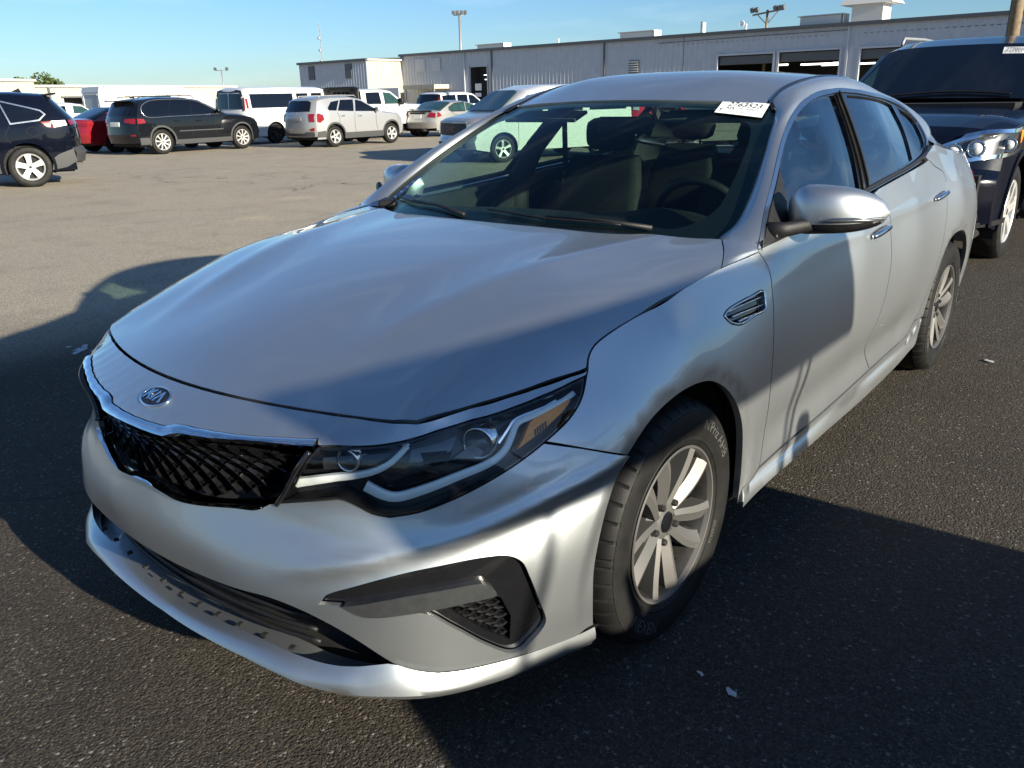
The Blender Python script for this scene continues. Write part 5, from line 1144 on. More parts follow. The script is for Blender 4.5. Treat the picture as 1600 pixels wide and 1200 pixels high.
# added SUV, unseen right of the camera, put there to shade the near corner
q = dup(silver_suv_root); q.location = (2.35, 5.6, 0); q.rotation_euler = (0, 0, 0); q['label'] = 'second silver SUV added outside the frame right of the camera to cast a shadow'
# ------------------------------------------------------------------ the silver sedan in front
kia = thing('silver_sedan', 'large silver sedan in the foreground facing left with a white number sticker on its windshield', 'car', (0, 0, 0))
def cv(*names, n=6):
    """dense loop from stored curves; '-' reverses, '~' keeps it straight"""
    out = []
    for a in names:
        if isinstance(a, (list, tuple)): out += [tuple(p) for p in a]; continue
        rev = a.startswith('-'); a = a.lstrip('-'); st_ = a.startswith('~'); a = a.lstrip('~')
        q = K[a] if st_ else spline(K[a], n)
        out += q[::-1] if rev else q
    return out
def sym(half): return list(half)+[(-s, z) for s, z in half[::-1]] if True else half
def symT(half): return list(half)+[(x, -y) for x, y in half[::-1]]
ARCH = (0.0, .345, .372); ARCH_R = (-2.805, .345, .375)
def arch_relief_S(D):
    r = np.zeros(len(D))
    for cx, cz, R0 in (ARCH, ARCH_R):
        d = np.hypot((D[:, 0]-cx)*.97, D[:, 1]-cz)-R0
        t = np.clip(1-d/.05, 0, 1); r -= .010*(t*t*(3-2*t))
    # shoulder crease and the sculpted lower door
    return r
def S_door(D):
    r = arch_relief_S(D); x, z = D[:, 0], D[:, 1]
    t = np.exp(-((z-.43)/.075)**2)*np.clip((-x-.42)/.25, 0, 1)*np.clip((2.25+x)/.3, 0, 1); r -= .012*t
    t2 = np.exp(-((z-.905-(.02*(-x-.5)))/.022)**2)*np.clip((-x-.3)/.4, 0, 1); r += .004*t2
    return r
# ---- front fascia
K['arch_S'] = [(.2635, .6357), (.1978, .678), (.114, .707), (.03, .722), (-.05, .720), (-.14, .697), (-.245, .628), (-.335, .510), (-.375, .36), (-.384, .235)]
def F_rel(D):
    P = F3(D); r = np.zeros(len(D))
    d = np.hypot(P[:, 0]*.97, P[:, 2]-.345)-.365
    t = np.clip(1-d/.05, 0, 1)*(np.abs(P[:, 1]) > .6); r -= .010*(t*t*(3-2*t))
    s = np.abs(D[:, 0]); z = D[:, 1]
    # ledge under the lamps running out to the wheel arch
    zc = np.interp(s, [.40, .60, .75, .95, 1.12], [.46, .505, .535, .590, .625]); w = np.clip((s-.38)/.2, 0, 1)
    r += w*(.0070*np.exp(-((z-zc-.016)/.020)**2)-.0055*np.exp(-((z-zc+.020)/.030)**2))
    zl = np.interp(s, [.36, .44, .50, .56, .62, .70, .80, .90, 1.0, 1.10], [.578, .580, .572, .556, .542, .560, .598, .640, .668, .66]); wl = np.clip((s-.34)/.10, 0, 1)*np.clip((1.12-s)/.12, 0, 1)
    r -= wl*.0030*np.exp(-((z-zl+.018)/.022)**2)
    return r
cU0 = [(0, .7235)]; cUl0 = [(0, .7045)]
seam_nose = [(1.05*math.atan2(y, .8188-.3788*y*y+.0348*y**4+.2), .7904-.0105*y*y-.0194*y**4-.0010) for y in np.linspace(0, .62, 14)]
half_nose = seam_nose+cv('brow_top')+[K['brow_end'][1]]+cv('-lamp_top')+[K['chu_top'][-1]]+cv('-chu_top')+[(.06, .7318), (0, .7312)]
panel('nose_panel', M_silver, kia, sym(half_nose), F3, h=.018, outward=(0, 0, .5), off=0.)
def Foff(D, off):
    D = np.atleast_2d(np.array(D, float)); P = F3(D); N = surf_n(F3, D); N *= np.sign(((P-np.array([0, 0, .5]))*N).sum(1))[:, None]
    return P+N*np.atleast_1d(off)[:, None]
def bar(name, top, low, o_top, o_low, m, bulge, n=90):
    """chrome bar across the nose between two edge curves (half curves, s >= 0)"""
    ss = np.linspace(-top[-1][0], top[-1][0], n); tz = np.interp(np.abs(ss), [p[0] for p in top], [p[1] for p in top]); lz = np.interp(np.abs(ss), [p[0] for p in low], [p[1] for p in low])
    A = Foff(np.c_[ss, tz], np.full(n, o_top)); B = Foff(np.c_[ss, lz], np.full(n, o_low)); A2 = Foff(np.c_[ss, tz], np.full(n, o_top-.02)); B2 = Foff(np.c_[ss, lz], np.full(n, o_low-.022))
    V = []; nx = 8; T = np.gradient((A+B)/2, axis=0)
    for i in range(n):
        w = B[i]-A[i]; q = np.cross(T[i], w); q /= np.linalg.norm(q); q *= np.sign(q[2]) if abs(q[2]) > .15 else np.sign(q@(A[i]-A2[i]))
        V.append(A2[i])
        for k in range(nx+1): t = k/nx; V.append(A[i]+w*t+q*bulge*np.linalg.norm(w)*4*t*(1-t))
        V.append(B2[i])
    c = nx+3
    F = [(i*c+k, i*c+k+1, (i+1)*c+k+1, (i+1)*c+k) for i in range(n-1) for k in range(c-1)]+[tuple(range(c)), tuple((n-1)*c+k for k in range(c))]
    mb = MB(); mb.add(V, F); return mb.build(name, m, kia, True, angle=40)
bar('grille_surround', [(0, .7312), (.06, .7316)]+cv('chu_top'), [(0, .7175), (.08, .7170)]+cv('chu_low')+[(.4824, .7410)], .003, .009, M_chrome, .12)
bar('grille_surround', [(0, .572), (.03, .570)]+cv('chl_top'), [(0, .569), (.04, .5665)]+cv('chl_low')[:-3]+[(.355, .585)], -.022, .008, M_chrome, .16)
# bumper cover with the two corner bezels and the lower mouth cut out
op_half = [(0, .404)]+cv('op_top')
half_b = [(0, .568), (.04, .5655)]+cv('chl_low')+[(.385, .604)]+cv('-lamp_low2')[1:]+cv('-lamp_low')+cv('-bump_seam')+cv('-arch_f')+cv('-lip_top')+cv('-op_top')+[(0, .404)]
bez = cv('bezel')
bump = panel('front_bumper', M_silver, kia, sym(half_b), F3, h=.013, holes=[bez, [(-s, z) for s, z in bez]], outward=(0, 0, .5), relief=F_rel, lip=.014)
lipc = [(0, .226), (.1, .231), (.2, .238), (.34, .244), (.41, .242), (.46, .233), (.51, .228), (.56, .2265), (.616, .222), (.672, .214), (.78, .197), (.92, .182), (1.075, .164)]
lipc_o = [(0, .018), (.3, .028), (.43, .042), (.56, .042), (.67, .033), (.78, .018), (.92, .006), (1.075, .0)]
lip_u = [(0, .228), (.1, .237), (.24, .254), (.35, .264), (.42, .2645), (.47, .265), (.52, .269), (.554, .275), (.585, .281), (.6176, .2845), (.649, .266), (.695, .2473), (.743, .2386), (.79, .234), (.938, .2206), (1.0775, .1955)]
lip_o = [(0, -.030), (.3, -.020), (.42, -.004), (.50, .006), (.56, .010), (.62, .008), (.67, .010), (.78, .006), (.92, .002), (1.075, -.006)]
n = 121; ss = np.linspace(-1.0749, 1.0749, n); aS = np.abs(ss)
zl = np.interp(aS, *zip(*spline(lipc, 4))); zu = np.interp(aS, *zip(*lip_u)); ou = np.interp(aS, *zip(*lip_o))
ol_ = np.interp(aS, *zip(*lipc_o)); Lw = Foff(np.c_[ss, zl], ol_); Up = Foff(np.c_[ss, zu], ou); Lb = Foff(np.c_[ss, zl-.022], ol_-.014); Lc = Foff(np.c_[ss, zl-.026], ol_-.11); Ub = Foff(np.c_[ss, zu-.055], ou-.006)
V = []; nx = 6
for i in range(n):
    w = Lw[i]-Up[i]; V.append(Ub[i]); kf = 1.0 if aS[i] < .55 else .45
    up = np.array([0, 0, 1.])*.008+((Lw[i]-Ub[i])*np.array([1, 1, 0])/np.linalg.norm((Lw[i]-Ub[i])[:2]))*.006
    for k in range(nx+1): t = k/nx; V.append(Up[i]+w*t+up*kf*4*t*(1-t)*(.35+.65*t))
    V += [Lb[i], Lc[i]]
c = nx+4
mb = MB(); mb.add(V, [(i*c+k, i*c+k+1, (i+1)*c+k+1, (i+1)*c+k) for i in range(n-1) for k in range(c-1)]); mb.build('bumper_lip', M_silver, kia, True, angle=50)
# lower mouth: black box, mesh bars, clips on the lip edge
mo = sym([(0, .42), (.30, .425), (.42, .42), (.56, .36), (.66, .22), (.5, .17), (.3, .17), (0, .17)])
mouth = panel('lower_grille', M_dark, kia, mo, F3, h=.05, outward=(0, 0, .3), off=-.085, gap=0, lip=0)
b = MB()
for z in (.25, .29, .33, .37):
    P = F3(np.array([(s, z) for s in np.linspace(-.44, .44, 41)])); N = surf_n(F3, np.array([(s, z) for s in np.linspace(-.44, .44, 41)]))
    b.tube(P-np.sign((P*N).sum(1))[:, None]*N*.062, .006, 6)
b.build('grille_bar', M_black, mouth, True)
for s in np.linspace(-.40, .40, 11):
    b = MB()
    zt = np.interp(abs(s), *zip(*lip_u)); p = Foff([(s, zt)], [np.interp(abs(s), *zip(*lip_o))-.008])[0]
    b.box((p[0]-.002, p[1], p[2]+.003), (.014, .015, .006), Matrix.Rotation(s/1.05, 3, 'Z'), .002)
    b.build('retaining_clip', M_dark, mouth)
# under-tray: closes the gap between lip and floor
tray = MB(); q = [F3([(s, .185)])[0] for s in np.linspace(-1.0, 1.0, 41)]
tray.add([(p[0]-.03, p[1], .178) for p in q]+[(-.2, p[1], .17) for p in q], [(i, i+1, 41+i+1, 41+i) for i in range(40)])
tray.build('under_tray', M_dark, kia)
# ---- main grille
half_g = [(0, .722), (.11, .723), (.15, .730), (.34, .738), (.47, .742), (.45, .70), (.41, .64), (.375, .603), (.31, .590), (.20, .573), (.115, .564), (.07, .566), (0, .578)]
grille = panel('grille', M_dark, kia, sym(half_g), F3, h=.04, outward=(0, 0, .5), off=-.058, gap=0, lip=0)
gp = sym(half_g)
b = MB(); W_, H_ = .056, .0205
row = 0; z = .57
cells = []
while z < .745:
    for i in range(-11, 12):
        s = i*W_+(W_/2 if row % 2 else 0)
        c = [(s-W_*.52, z), (s-W_*.20, z+H_*.55), (s+W_*.20, z+H_*.55), (s+W_*.52, z), (s+W_*.20, z-H_*.55), (s-W_*.20, z-H_*.55)]
        if inside(c, np.array(gp)).all() or (inside([(s, z)], np.array(gp))[0] and z > .66): cells.append(c)
    z += H_*1.05; row += 1
for c in cells:
    n = len(c); c = np.array(c); cc = c.mean(0); ci = cc+(c-cc)*.87
    o1 = Foff(c, np.full(n, -.020)); o2 = Foff(ci, np.full(n, -.027)); o3 = Foff(ci, np.full(n, -.056))
    F = []
    for i in range(n):
        j = (i+1) % n; F.append((i, j, n+j, n+i)); F.append((n+i, n+j, 2*n+j, 2*n+i))
    b.add(list(o1)+list(o2)+list(o3), F)
b.build('grille_mesh', M_gblack, grille, kind='stuff')
for sg in (1, -1):
    b = MB()
    P = Foff([(sg*s, z) for s, z in spline([(.382, .600), (.418, .650), (.452, .703), (.472, .736)])], np.full(19 if False else len(spline([(.382, .600), (.418, .650), (.452, .703), (.472, .736)])), -.004))
    b.tube(P, .0065, 8, flat=1.6)
    b.build('grille_end_strip', M_gblack, grille, True)
# emblem
ec = np.array([.0026, .7635]); e_c = F3([ec])[0]
e1 = F3([ec+[.01, 0]])[0]-F3([ec-[.01, 0]])[0]; e1 /= np.linalg.norm(e1); e2 = F3([ec+[0, .008]])[0]-F3([ec-[0, .008]])[0]; e2 -= e1*(e1@e2); e2 /= np.linalg.norm(e2); e3 = np.cross(e1, e2)
def EP(a, b_, o): return e_c+e1*a+e2*b_+e3*(o-.0005-.35*a*a-.15*b_*b_)
t = np.linspace(0, 2*np.pi, 56, endpoint=False); A_, B_ = .055, .032
V = []
for f, o in ((1, -.004), (1, .002), (.985, .0045), (.93, .0050), (.90, .0035), (.89, .001)): V += [EP(A_*f*math.cos(a) if f > .95 else (A_-(1-f)*.05)*math.cos(a), (B_-(1-f)*.05)*math.sin(a), o) for a in t]
F = [(k*56+i, k*56+(i+1) % 56, (k+1)*56+(i+1) % 56, (k+1)*56+i) for k in range(5) for i in range(56)]
emb = MB().add(V, F).build('emblem', M_chrome, kia, True)
MB().add([EP((A_-.0055)*math.cos(a), (B_-.0055)*math.sin(a), .0025) for a in t]+[EP(0, 0, .0032)], [(i, (i+1) % 56, 56) for i in range(56)]).build('badge_field', M_badge, emb, True)
def stroke(a, b_, w=.0038):
    a = np.array(a); b_ = np.array(b_); d = (b_-a)/np.linalg.norm(b_-a); nn = np.array([-d[1], d[0]])*w
    q = [a-nn, a+nn, b_+nn, b_-nn]
    mb.add([EP(p[0], p[1], .003) for p in q]+[EP(p[0], p[1], .0062) for p in q], [(0, 1, 2, 3), (4, 5, 6, 7), (0, 1, 5, 4), (1, 2, 6, 5), (2, 3, 7, 6), (3, 0, 4, 7)])
for strokes in ([((-.034, -.015), (-.025, .016)), ((-.029, -.001), (-.008, .016)), ((-.022, .004), (-.012, -.015))], [((-.003, -.015), (.005, .016))], [((.009, -.015), (.022, .016)), ((.022, .016), (.034, -.015))]):
    mb = MB()
    for a, b_ in strokes: stroke(a, b_)
    mb.build('badge_letter', M_chrome, emb)
# ---- headlights
def build_lamp(sg):
    fl = lambda q: [(sg*s, z) for s, z in q]
    out = cv('lamp_top', 'lamp_end', 'lamp_low', 'lamp_low2', 'lamp_in')
    hl = panel('headlight', M_housing, kia, fl(out), F3, h=.03, outward=(0, 0, .5), off=-.055, gap=0, lip=0)
    # dark rim round the lens
    ow = clean(fl(out)); iw = inset_poly(clean(resample(ow, .02)), .006)
    pr = panel('lamp_rim', M_gblack, hl, fl(out), F3, h=.02, holes=[iw], outward=(0, 0, .5), off=-.002, gap=.001, lip=.05)
    def tubec(name, pts, w, off, m, dep=.010):
        q = resample(spline(fl(pts), 6), .012, False); P = Foff(q, np.full(len(q), off)); N = Foff(q, np.full(len(q), off+.01))-P
        T = np.gradient(P, axis=0); B = np.cross(T, N); B /= np.linalg.norm(B, axis=1)[:, None]; N /= np.linalg.norm(N, axis=1)[:, None]
        ww = (w if hasattr(w, '__len__') else [w]*len(pts)); ww = np.interp(np.linspace(0, 1, len(q)), np.linspace(0, 1, len(ww)), ww)[:, None]
        mb = MB(); k = len(q)
        prof = [(-1, -dep), (-1, -.002), (-.6, .0), (.6, .0), (1, -.002), (1, -dep)]
        V = []
        for a, dz in prof: V += list(P+B*ww*a+N*dz)
        Fc = [(j*k+i, j*k+i+1, (j+1)*k+i+1, (j+1)*k+i) for j in range(5) for i in range(k-1)]
        Fc += [tuple(j*k for j in range(6)), tuple(j*k+k-1 for j in range(6))]
        mb.add(V, Fc); return mb.build(name, m, hl, True, angle=40)
    tubec('daytime_strip', K['drl1'], [.010, .009, .007, .006, .006], -.022, M_drl)
    tubec('daytime_strip', K['drl2'][:4]+K['drl2'][4:], [.011, .010, .009, .008, .007, .007, .006], -.020, M_drl)
    tubec('chrome_edge', [(s+.010, z+.012) for s, z in K['drl1'][3:]], .003, -.024, M_chrome)
    tubec('chrome_edge', [(.845, .728), (.868, .752), (.885, .770), (.93, .779), (.99, .792)], .004, -.024, M_chrome)
    # sloping inner panels
    panel('inner_reflector', M_clearpl, hl, fl([(.665, .738), (.76, .758), (.748, .726), (.70, .706), (.66, .700)]), F3, h=.03, outward=(0, 0, .5), off=-.045, gap=0, lip=0)
    panel('inner_panel', M_gblack, hl, fl([(.60, .645), (.66, .652), (.83, .707), (.79, .735), (.74, .70), (.66, .675)]), F3, h=.03, outward=(0, 0, .5), off=-.040, gap=0, lip=.01)
    panel('inner_panel', M_housing, hl, fl([(.49, .678), (.585, .697), (.63, .732), (.55, .733), (.492, .728)]), F3, h=.03, outward=(0, 0, .5), off=-.030, gap=0, lip=.01)
    panel('side_reflector', M_amber, hl, fl(spline(K['amber']+[K['amber'][0]], 3)), F3, h=.02, outward=(0, 0, .5), off=-.020, gap=0, lip=.02)
    mk = MB()
    for i in range(5):
        q = [(.925+i*.0065, .7285+i*.0025), (.929+i*.0065, .7295+i*.0025), (.929+i*.0065, .7415+i*.0025), (.925+i*.0065, .7405+i*.0025)]
        mk.add(list(Foff(fl(q), np.full(4, -.0185))), [(0, 1, 2, 3)])
    mk.build('reflector_mark', M_ink, hl)
    for (s, z), R in ((K['proj1'][0], .021), ((.805, .737), .030)):
        c = Foff([(sg*s, z)], [-.034])[0]; ax = Vector((.93, sg*.33, .03)).normalized(); Rm = ax.to_track_quat('Z', 'Y').to_matrix()
        mb = MB().lathe([(R*1.25, -.03), (R*1.2, .008), (R*1.05, .012), (R*1.0, .004), (R*.98, -.02)], 28, 'z')
        mb.V = [tuple(Rm @ Vector(v)+Vector(c)) for v in mb.V]; pj = mb.build('projector_ring', M_chrome, hl, True)
        mb = MB().lathe([(R*1.0, .0), (R*.86, .010), (R*.6, .018), (R*.3, .022), (0.0005, .0235)], 28, 'z')
        mb.V = [tuple(Rm @ Vector(v)+Vector(c)) for v in mb.V]; mb.build('projector_lens', M_lens, hl, True)
        mb = MB().lathe([(R*1.0, -.004), (R*.6, -.016), (0.0005, -.02)], 28, 'z')
        mb.V = [tuple(Rm @ Vector(v)+Vector(c)) for v in mb.V]; mb.build('projector_bowl', M_clearpl, hl, True)
    panel('lens', M_lens, hl, fl(out), F3, h=.03, outward=(0, 0, .5), off=-.003, gap=.003, lip=0)
for sg in (1, -1): build_lamp(sg)
# ---- corner bezels
def build_bezel(sg):
    fl = lambda q: [(sg*s, z) for s, z in q]
    fm = spline(K['fogmesh']+[K['fogmesh'][0]], 3)
    inner = [(.72, .404), (.80, .410), (.83, .39), (.850, .335), (.848, .272), (.80, .315)]
    bz = panel('corner_bezel', M_gblack, kia, fl(bez), F3, h=.022, holes=[fl(inner)], outward=(0, 0, .3), off=-.014, gap=.002, lip=.035)
    fr = panel('turn_lamp', M_clearpl, bz, fl(spline(K['foglamp']+[K['foglamp'][0]], 3)), F3, h=.02, outward=(0, 0, .3), off=.004, gap=.001, lip=.02)
    panel('lens', M_lens, bz, fl(spline(K['foglamp']+[K['foglamp'][0]], 3)), F3, h=.02, outward=(0, 0, .3), off=.008, gap=.0015, lip=.004)
    panel('mesh_back', M_dark, bz, fl([(.70, .42), (.86, .42), (.87, .26), (.78, .27)]), F3, h=.04, outward=(0, 0, .3), off=-.06, gap=0, lip=0)
    mb = MB(); z = .275; row = 0
    while z < .41:
        for i in range(6):
            s = .715+i*.034+(.017 if row % 2 else 0)
            if inside([(s, z)], np.array(inner))[0]:
                c = np.array([(s-.017, z), (s-.006, z+.0075), (s+.006, z+.0075), (s+.017, z), (s+.006, z-.0075), (s-.006, z-.0075)]); cc = c.mean(0); ci = cc+(c-cc)*.75
                c = fl(c); ci = fl(ci)
                V = list(Foff(c, np.full(6, -.022)))+list(Foff(ci, np.full(6, -.026)))+list(Foff(ci, np.full(6, -.05)))
                mb.add(V, [(i_, (i_+1) % 6, 6+(i_+1) % 6, 6+i_) for i_ in range(6)]+[(6+i_, 6+(i_+1) % 6, 12+(i_+1) % 6, 12+i_) for i_ in range(6)])
        z += .0125; row += 1
    mb.build('honeycomb', M_black, bz)
for sg in (1, -1): build_bezel(sg)
# ---- hood
half_h = [(.8188, 0)]+[(.8188-.3788*y*y+.0348*y**4, y) for y in np.linspace(.05, .60, 12)]+cv('hood_side')+cv('seam_T')+cv('hood_re')+[(-.267-.3403*y*y-.0364*y**4, y) for y in np.linspace(.70, 0, 15)]
def hood_rel(D):
    y = np.abs(D[:, 1]); x = D[:, 0]
    yc = np.interp(x, [-.5, .0, .45, .8], [.60, .50, .40, .33]); f = np.clip((.74-x)/.3, 0, 1)
    return f*(.004*np.exp(-((y-yc)/.045)**2)-.004*np.exp(-((y-yc+.14)/.09)**2)-.0015*np.exp(-((y-yc-.11)/.08)**2))
panel('hood', M_silver, kia, half_h+[(x, -y) for x, y in half_h[::-1]], T3, h=.028, outward=(0, 0, 0), relief=hood_rel, lip=.015)
hb = MB(); hb.box((.1, 0, .70), (1.1, 1.35, .02)); hb.build('engine_cover', M_dark, kia)
# ---- fenders, doors, sills, quarters (both sides)
fend = cv('seam_S', 'fend_lamp', 'fend_bump', 'arch_S', [(-.389, .26), (-.40, .285), (-.455, .303)], '-dfe')
fe = panel('fender', M_silver, kia, fend, S3, h=.03, holes=[spline(K['vent']+[K['vent'][0]], 3)], outward=(-.3, 0, .5), relief=S_door, mirror=True, lip=.02)
dl = K['dlo_bot']
belt = spline([(x, z) for x, z in dl if x < -.48][::-1])          # front -> rear
belt_f = [p for p in belt if p[0] > -1.46]; belt_r = [p for p in belt if p[0] < -1.54]
fd = cv('dfe')+cv('dbot')+cv('-bl')+belt_f[::-1]
fdoor = panel('front_door', M_silver, kia, fd, S3, h=.03, gap=.0026, outward=(-1, 0, .6), relief=S_door, mirror=True)
rdre = [p for p in cv('-rdre')]
rd = cv('bl')+cv('dbot2')+cv('rdre')+belt_r[::-1]
rdoor = panel('rear_door', M_silver, kia, rd, S3, h=.03, gap=.0026, outward=(-2, 0, .6), relief=S_door, mirror=True)
sill = [(-.40, .283), (-.455, .302)]+[(x, z-.004) for x, z in K['dbot']]+[(x, z-.004) for x, z in K['dbot2'][1:]]+[K['sill_groove'][-1]]+cv('-sill_bot')
sill_l = panel('sill', M_silver, kia, sill, S3, h=.03, outward=(-1, 0, .6), mirror=True, lip=.03,
      relief=lambda D: -.007*np.exp(-((D[:, 1]-np.interp(D[:, 0], [-2.37, -2.16, -1.39, -.84, -.5], [.383, .2916, .2763, .2836, .2815]))/.007)**2)+.006*np.clip((.285-D[:, 1])/.05, 0, 1))
ra = [(-2.371, .3838), (-2.372, .445), (-2.40, .530), (-2.47, .612), (-2.56, .680), (-2.68, .716), (-2.81, .722), (-2.94, .706), (-3.05, .650), (-3.14, .56), (-3.18, .45), (-3.19, .33)]
qt = cv('rdre')[0:0]+spline(ra)+[(-3.45, .29), (-3.74, .33), (-3.80, .60), (-3.76, .86)]+[(-3.70, 1.012), (-3.3, 1.055), (-2.95, 1.095), (-2.66, 1.135), (-2.56, 1.15)]+[p for p in cv('-rdre') if p[0] > -9]
quar = panel('quarter_panel', M_silver, kia, qt, S3, h=.035, outward=(-3, 0, .6), relief=arch_relief_S, mirror=True, lip=.02)
# wheel-arch liners
for cx, R0 in ((0, .395), (-2.805, .395)):
    for sg in (1, -1):
        mb = MB(); V = []; F = []; k = 24
        for i in range(k+1):
            a = -0.30+(math.pi+.5)*i/k if cx else -.25+(math.pi+.25)*i/k
            for yy, rr in ((.845, R0+.006), (.80, R0+.012), (.60, R0+.012)): V.append((cx+rr*math.cos(a), sg*yy, .345+rr*math.sin(a)))
        for i in range(k):
            for j in range(2): F.append((i*3+j, i*3+j+1, (i+1)*3+j+1, (i+1)*3+j))
        n0 = len(V); V.append((cx, sg*.60, .345)); F += [(i*3+2, (i+1)*3+2, n0) for i in range(k)]
        mb.add(V, F).build('wheel_arch_liner', M_dark, kia)
# fender vents
vl = spline(K['vent']+[K['vent'][0]], 3)
def Soff(D, off):
    D = np.atleast_2d(np.array(D, float)); P = S3(D); N = surf_n(S3, D); N *= np.sign(N[:, 1])[:, None]
    return P+N*off
vt = panel('fender_vent', M_gblack, kia, vl, S3, h=.02, outward=(-.3, 0, .5), off=-.012, gap=.0, lip=.0)
mb = MB(); P = Soff(resample(clean(inset_poly(clean(vl), .003)), .01), .001); mb.tube(P, .0028, 8, closed=True); mb.build('vent_frame', M_chrome, vt, True)
for zz, x0, x1, dz in ((.858, -.262, -.437, .010), (.842, -.275, -.437, .005), (.826, -.300, -.435, .004)):
    q = np.array([(x, zz-.012+dz*(x-x0)/(x1-x0)+.006) for x in np.linspace(x0, x1, 10)]); mb = MB(); mb.tube(Soff(q, -.002), np.interp(np.arange(10), [0, 2, 9], [.0045, .0038, .0022]), 8); mb.build('vent_bar', M_satin, vt, True)
vt2 = mirror_obj(vt)
for ch in list(vt.children): mirror_obj(ch, vt2)
# door handles
def handle(door, a, b_):
    a = np.array(a); b_ = np.array(b_); q = np.array([a+(b_-a)*t for t in np.linspace(0, 1, 13)]); q[:, 1] += .010*np.sin(np.linspace(0, np.pi, 13))
    lift = .032*np.sin(np.linspace(.18, np.pi-.18, 13))**.6
    P = Soff(q, 0.)+np.c_[np.zeros(13), lift, np.zeros(13)]
    mb = MB(); mb.tube(P, np.interp(np.arange(13), [0, 2, 6, 10, 12], [.008, .012, .011, .012, .008]), 10, flat=.75); h_ = mb.build('handle', M_chrome, door, True)
    mb = MB(); c = (a+b_)/2+np.array([0, -.002]); t = np.linspace(0, 2*np.pi, 28, endpoint=False)
    rim = Soff(np.c_[c[0]+.075*np.cos(t), c[1]+.030*np.sin(t)], .0012); mid = Soff(np.c_[c[0]+.045*np.cos(t), c[1]+.016*np.sin(t)], .0004)
    mb.add(list(rim)+list(mid)+[Soff([c], .0002)[0]], [(i, (i+1) % 28, 28+(i+1) % 28, 28+i) for i in range(28)]+[(28+i, 28+(i+1) % 28, 56) for i in range(28)]); hc = mb.build('handle_cup', M_silver, door, True)
    return h_, hc
for dr, (a, b_) in ((fdoor, ((-1.36, .897), (-1.585, .905))), (rdoor, ((-2.30, .928), (-2.515, .940)))):
    for o in handle(dr[0], a, b_): mirror_obj(o, dr[1])
# fuel door outline
# ---- pillars / roof rails
def W3p(x, z): return tuple(W3([(x, z)])[0])
def S3p(x, z): return tuple(S3([(x, z)])[0])
def WSp(x, y): return tuple(WS3([(x, y)])[0])
def RFp(x, y): return tuple(RF3([(x, y)])[0])
def Tp(x, y): return tuple(T3([(x, y)])[0])
pairs = [((-.2994, .8403, .9596), S3p(-.4867, .9754)), ((-.345, .822, .972), (-.487, .859, .977)), ((-.40, .797, .988), (-.487, .858, .980)), ((-.4742, .7534, 1.003), (-.492, .853, .985)),
 (WSp(-.5051, .7309), W3p(-.53, 1.013)), (WSp(-.5761, .7475), W3p(-.5961, 1.059)), (WSp(-.6808, .7363), W3p(-.7329, 1.1393)), (WSp(-.8462, .6982), W3p(-.9421, 1.2479)),
 (WSp(-.9905, .6567), W3p(-1.1226, 1.3164)), (WSp(-1.131, .6149), W3p(-1.2517, 1.3569)), (RFp(-1.2172, .566), W3p(-1.345, 1.376)), (RFp(-1.3229, .556), W3p(-1.4412, 1.390)),
 (RFp(-1.5438, .561), W3p(-1.6013, 1.4006)), (RFp(-1.8, .557), W3p(-1.8889, 1.398)), (RFp(-2.1, .55), W3p(-2.0953, 1.3833)), (RFp(-2.40, .54), W3p(-2.36, 1.3632)),
 ((-2.62, .56, 1.325), W3p(-2.5246, 1.3277)), ((-2.80, .585, 1.250), W3p(-2.5778, 1.2894)), ((-2.93, .605, 1.19), W3p(-2.6051, 1.2457)), ((-2.98, .615, 1.165), W3p(-2.602, 1.205)), ((-3.01, .622, 1.15), W3p(-2.574, 1.168)), ((-3.03, .64, 1.135), S3p(-2.56, 1.151)), ((-3.06, .66, 1.118), S3p(-2.68, 1.133)), ((-3.10, .70, 1.106), S3p(-2.95, 1.095)), ((-3.3, .73, 1.075), S3p(-3.3, 1.055)), ((-3.78, .70, 1.035), S3p(-3.72, 1.012))]
A3 = np.array([p[0] for p in pairs]); B3 = np.array([p[1] for p in pairs])
A3 = np.array(spline(A3, 4)); B3 = np.array(spline(B3, 4))
k_ = len(A3); blg = np.interp(np.linspace(0, 1, k_), [0, .03, .12, .2, .4, .6, .75, .85, 1], [.0, .05, .09, .10, .13, .16, .12, .05, .02])
strip('body_pillar', M_silver, kia, A3, B3, 10, list(-blg), mirror=True)
# windshield, roof, rear glass
half_ws = [(-.267-.3403*y*y-.0364*y**4-.012, y) for y in np.linspace(0, .70, 12)]+cv('ws_edge')+[(-1.0693-.3149*y*y, y) for y in np.linspace(.57, 0, 12)]
full_ws = half_ws+[(x, -y) for x, y in half_ws[::-1]]
ws = panel('windshield', M_wsglass, kia, full_ws, WS3, h=.05, outward=(-1, 0, 0), off=-.004, gap=.001, lip=0)
# black ceramic band round the glass (inside face)
inn = [(-.267-.3403*y*y-.0364*y**4-.085, y) for y in np.linspace(0, .60, 10)]+[(-.60, .665), (-.70, .660), (-.85, .632), (-.98, .595), (-1.04, .56), (-1.050, .52)]+[(-1.0693-.3149*y*y+.035, y) for y in np.linspace(.45, 0, 8)]
inn = spline(inn, 3)
panel('frit_band', M_gblack, kia, full_ws, WS3, h=.04, holes=[inn+[(x, -y) for x, y in inn[::-1]]], outward=(-1, 0, 0), off=-.009, gap=.001, lip=0)
half_rf = [(-1.0693-.3149*y*y-.004, y) for y in np.linspace(0, .555, 10)]+[(-1.2172, .558), (-1.3229, .545), (-1.5438, .551), (-1.8, .548), (-2.1, .541), (-2.40, .531)]+[(-2.46+.06*(y/.53)**2, y) for y in np.linspace(.50, 0, 8)]
panel('roof', M_silver, kia, half_rf+[(x, -y) for x, y in half_rf[::-1]], RF3, h=.05, outward=(-1.5, 0, 0), lip=.02)
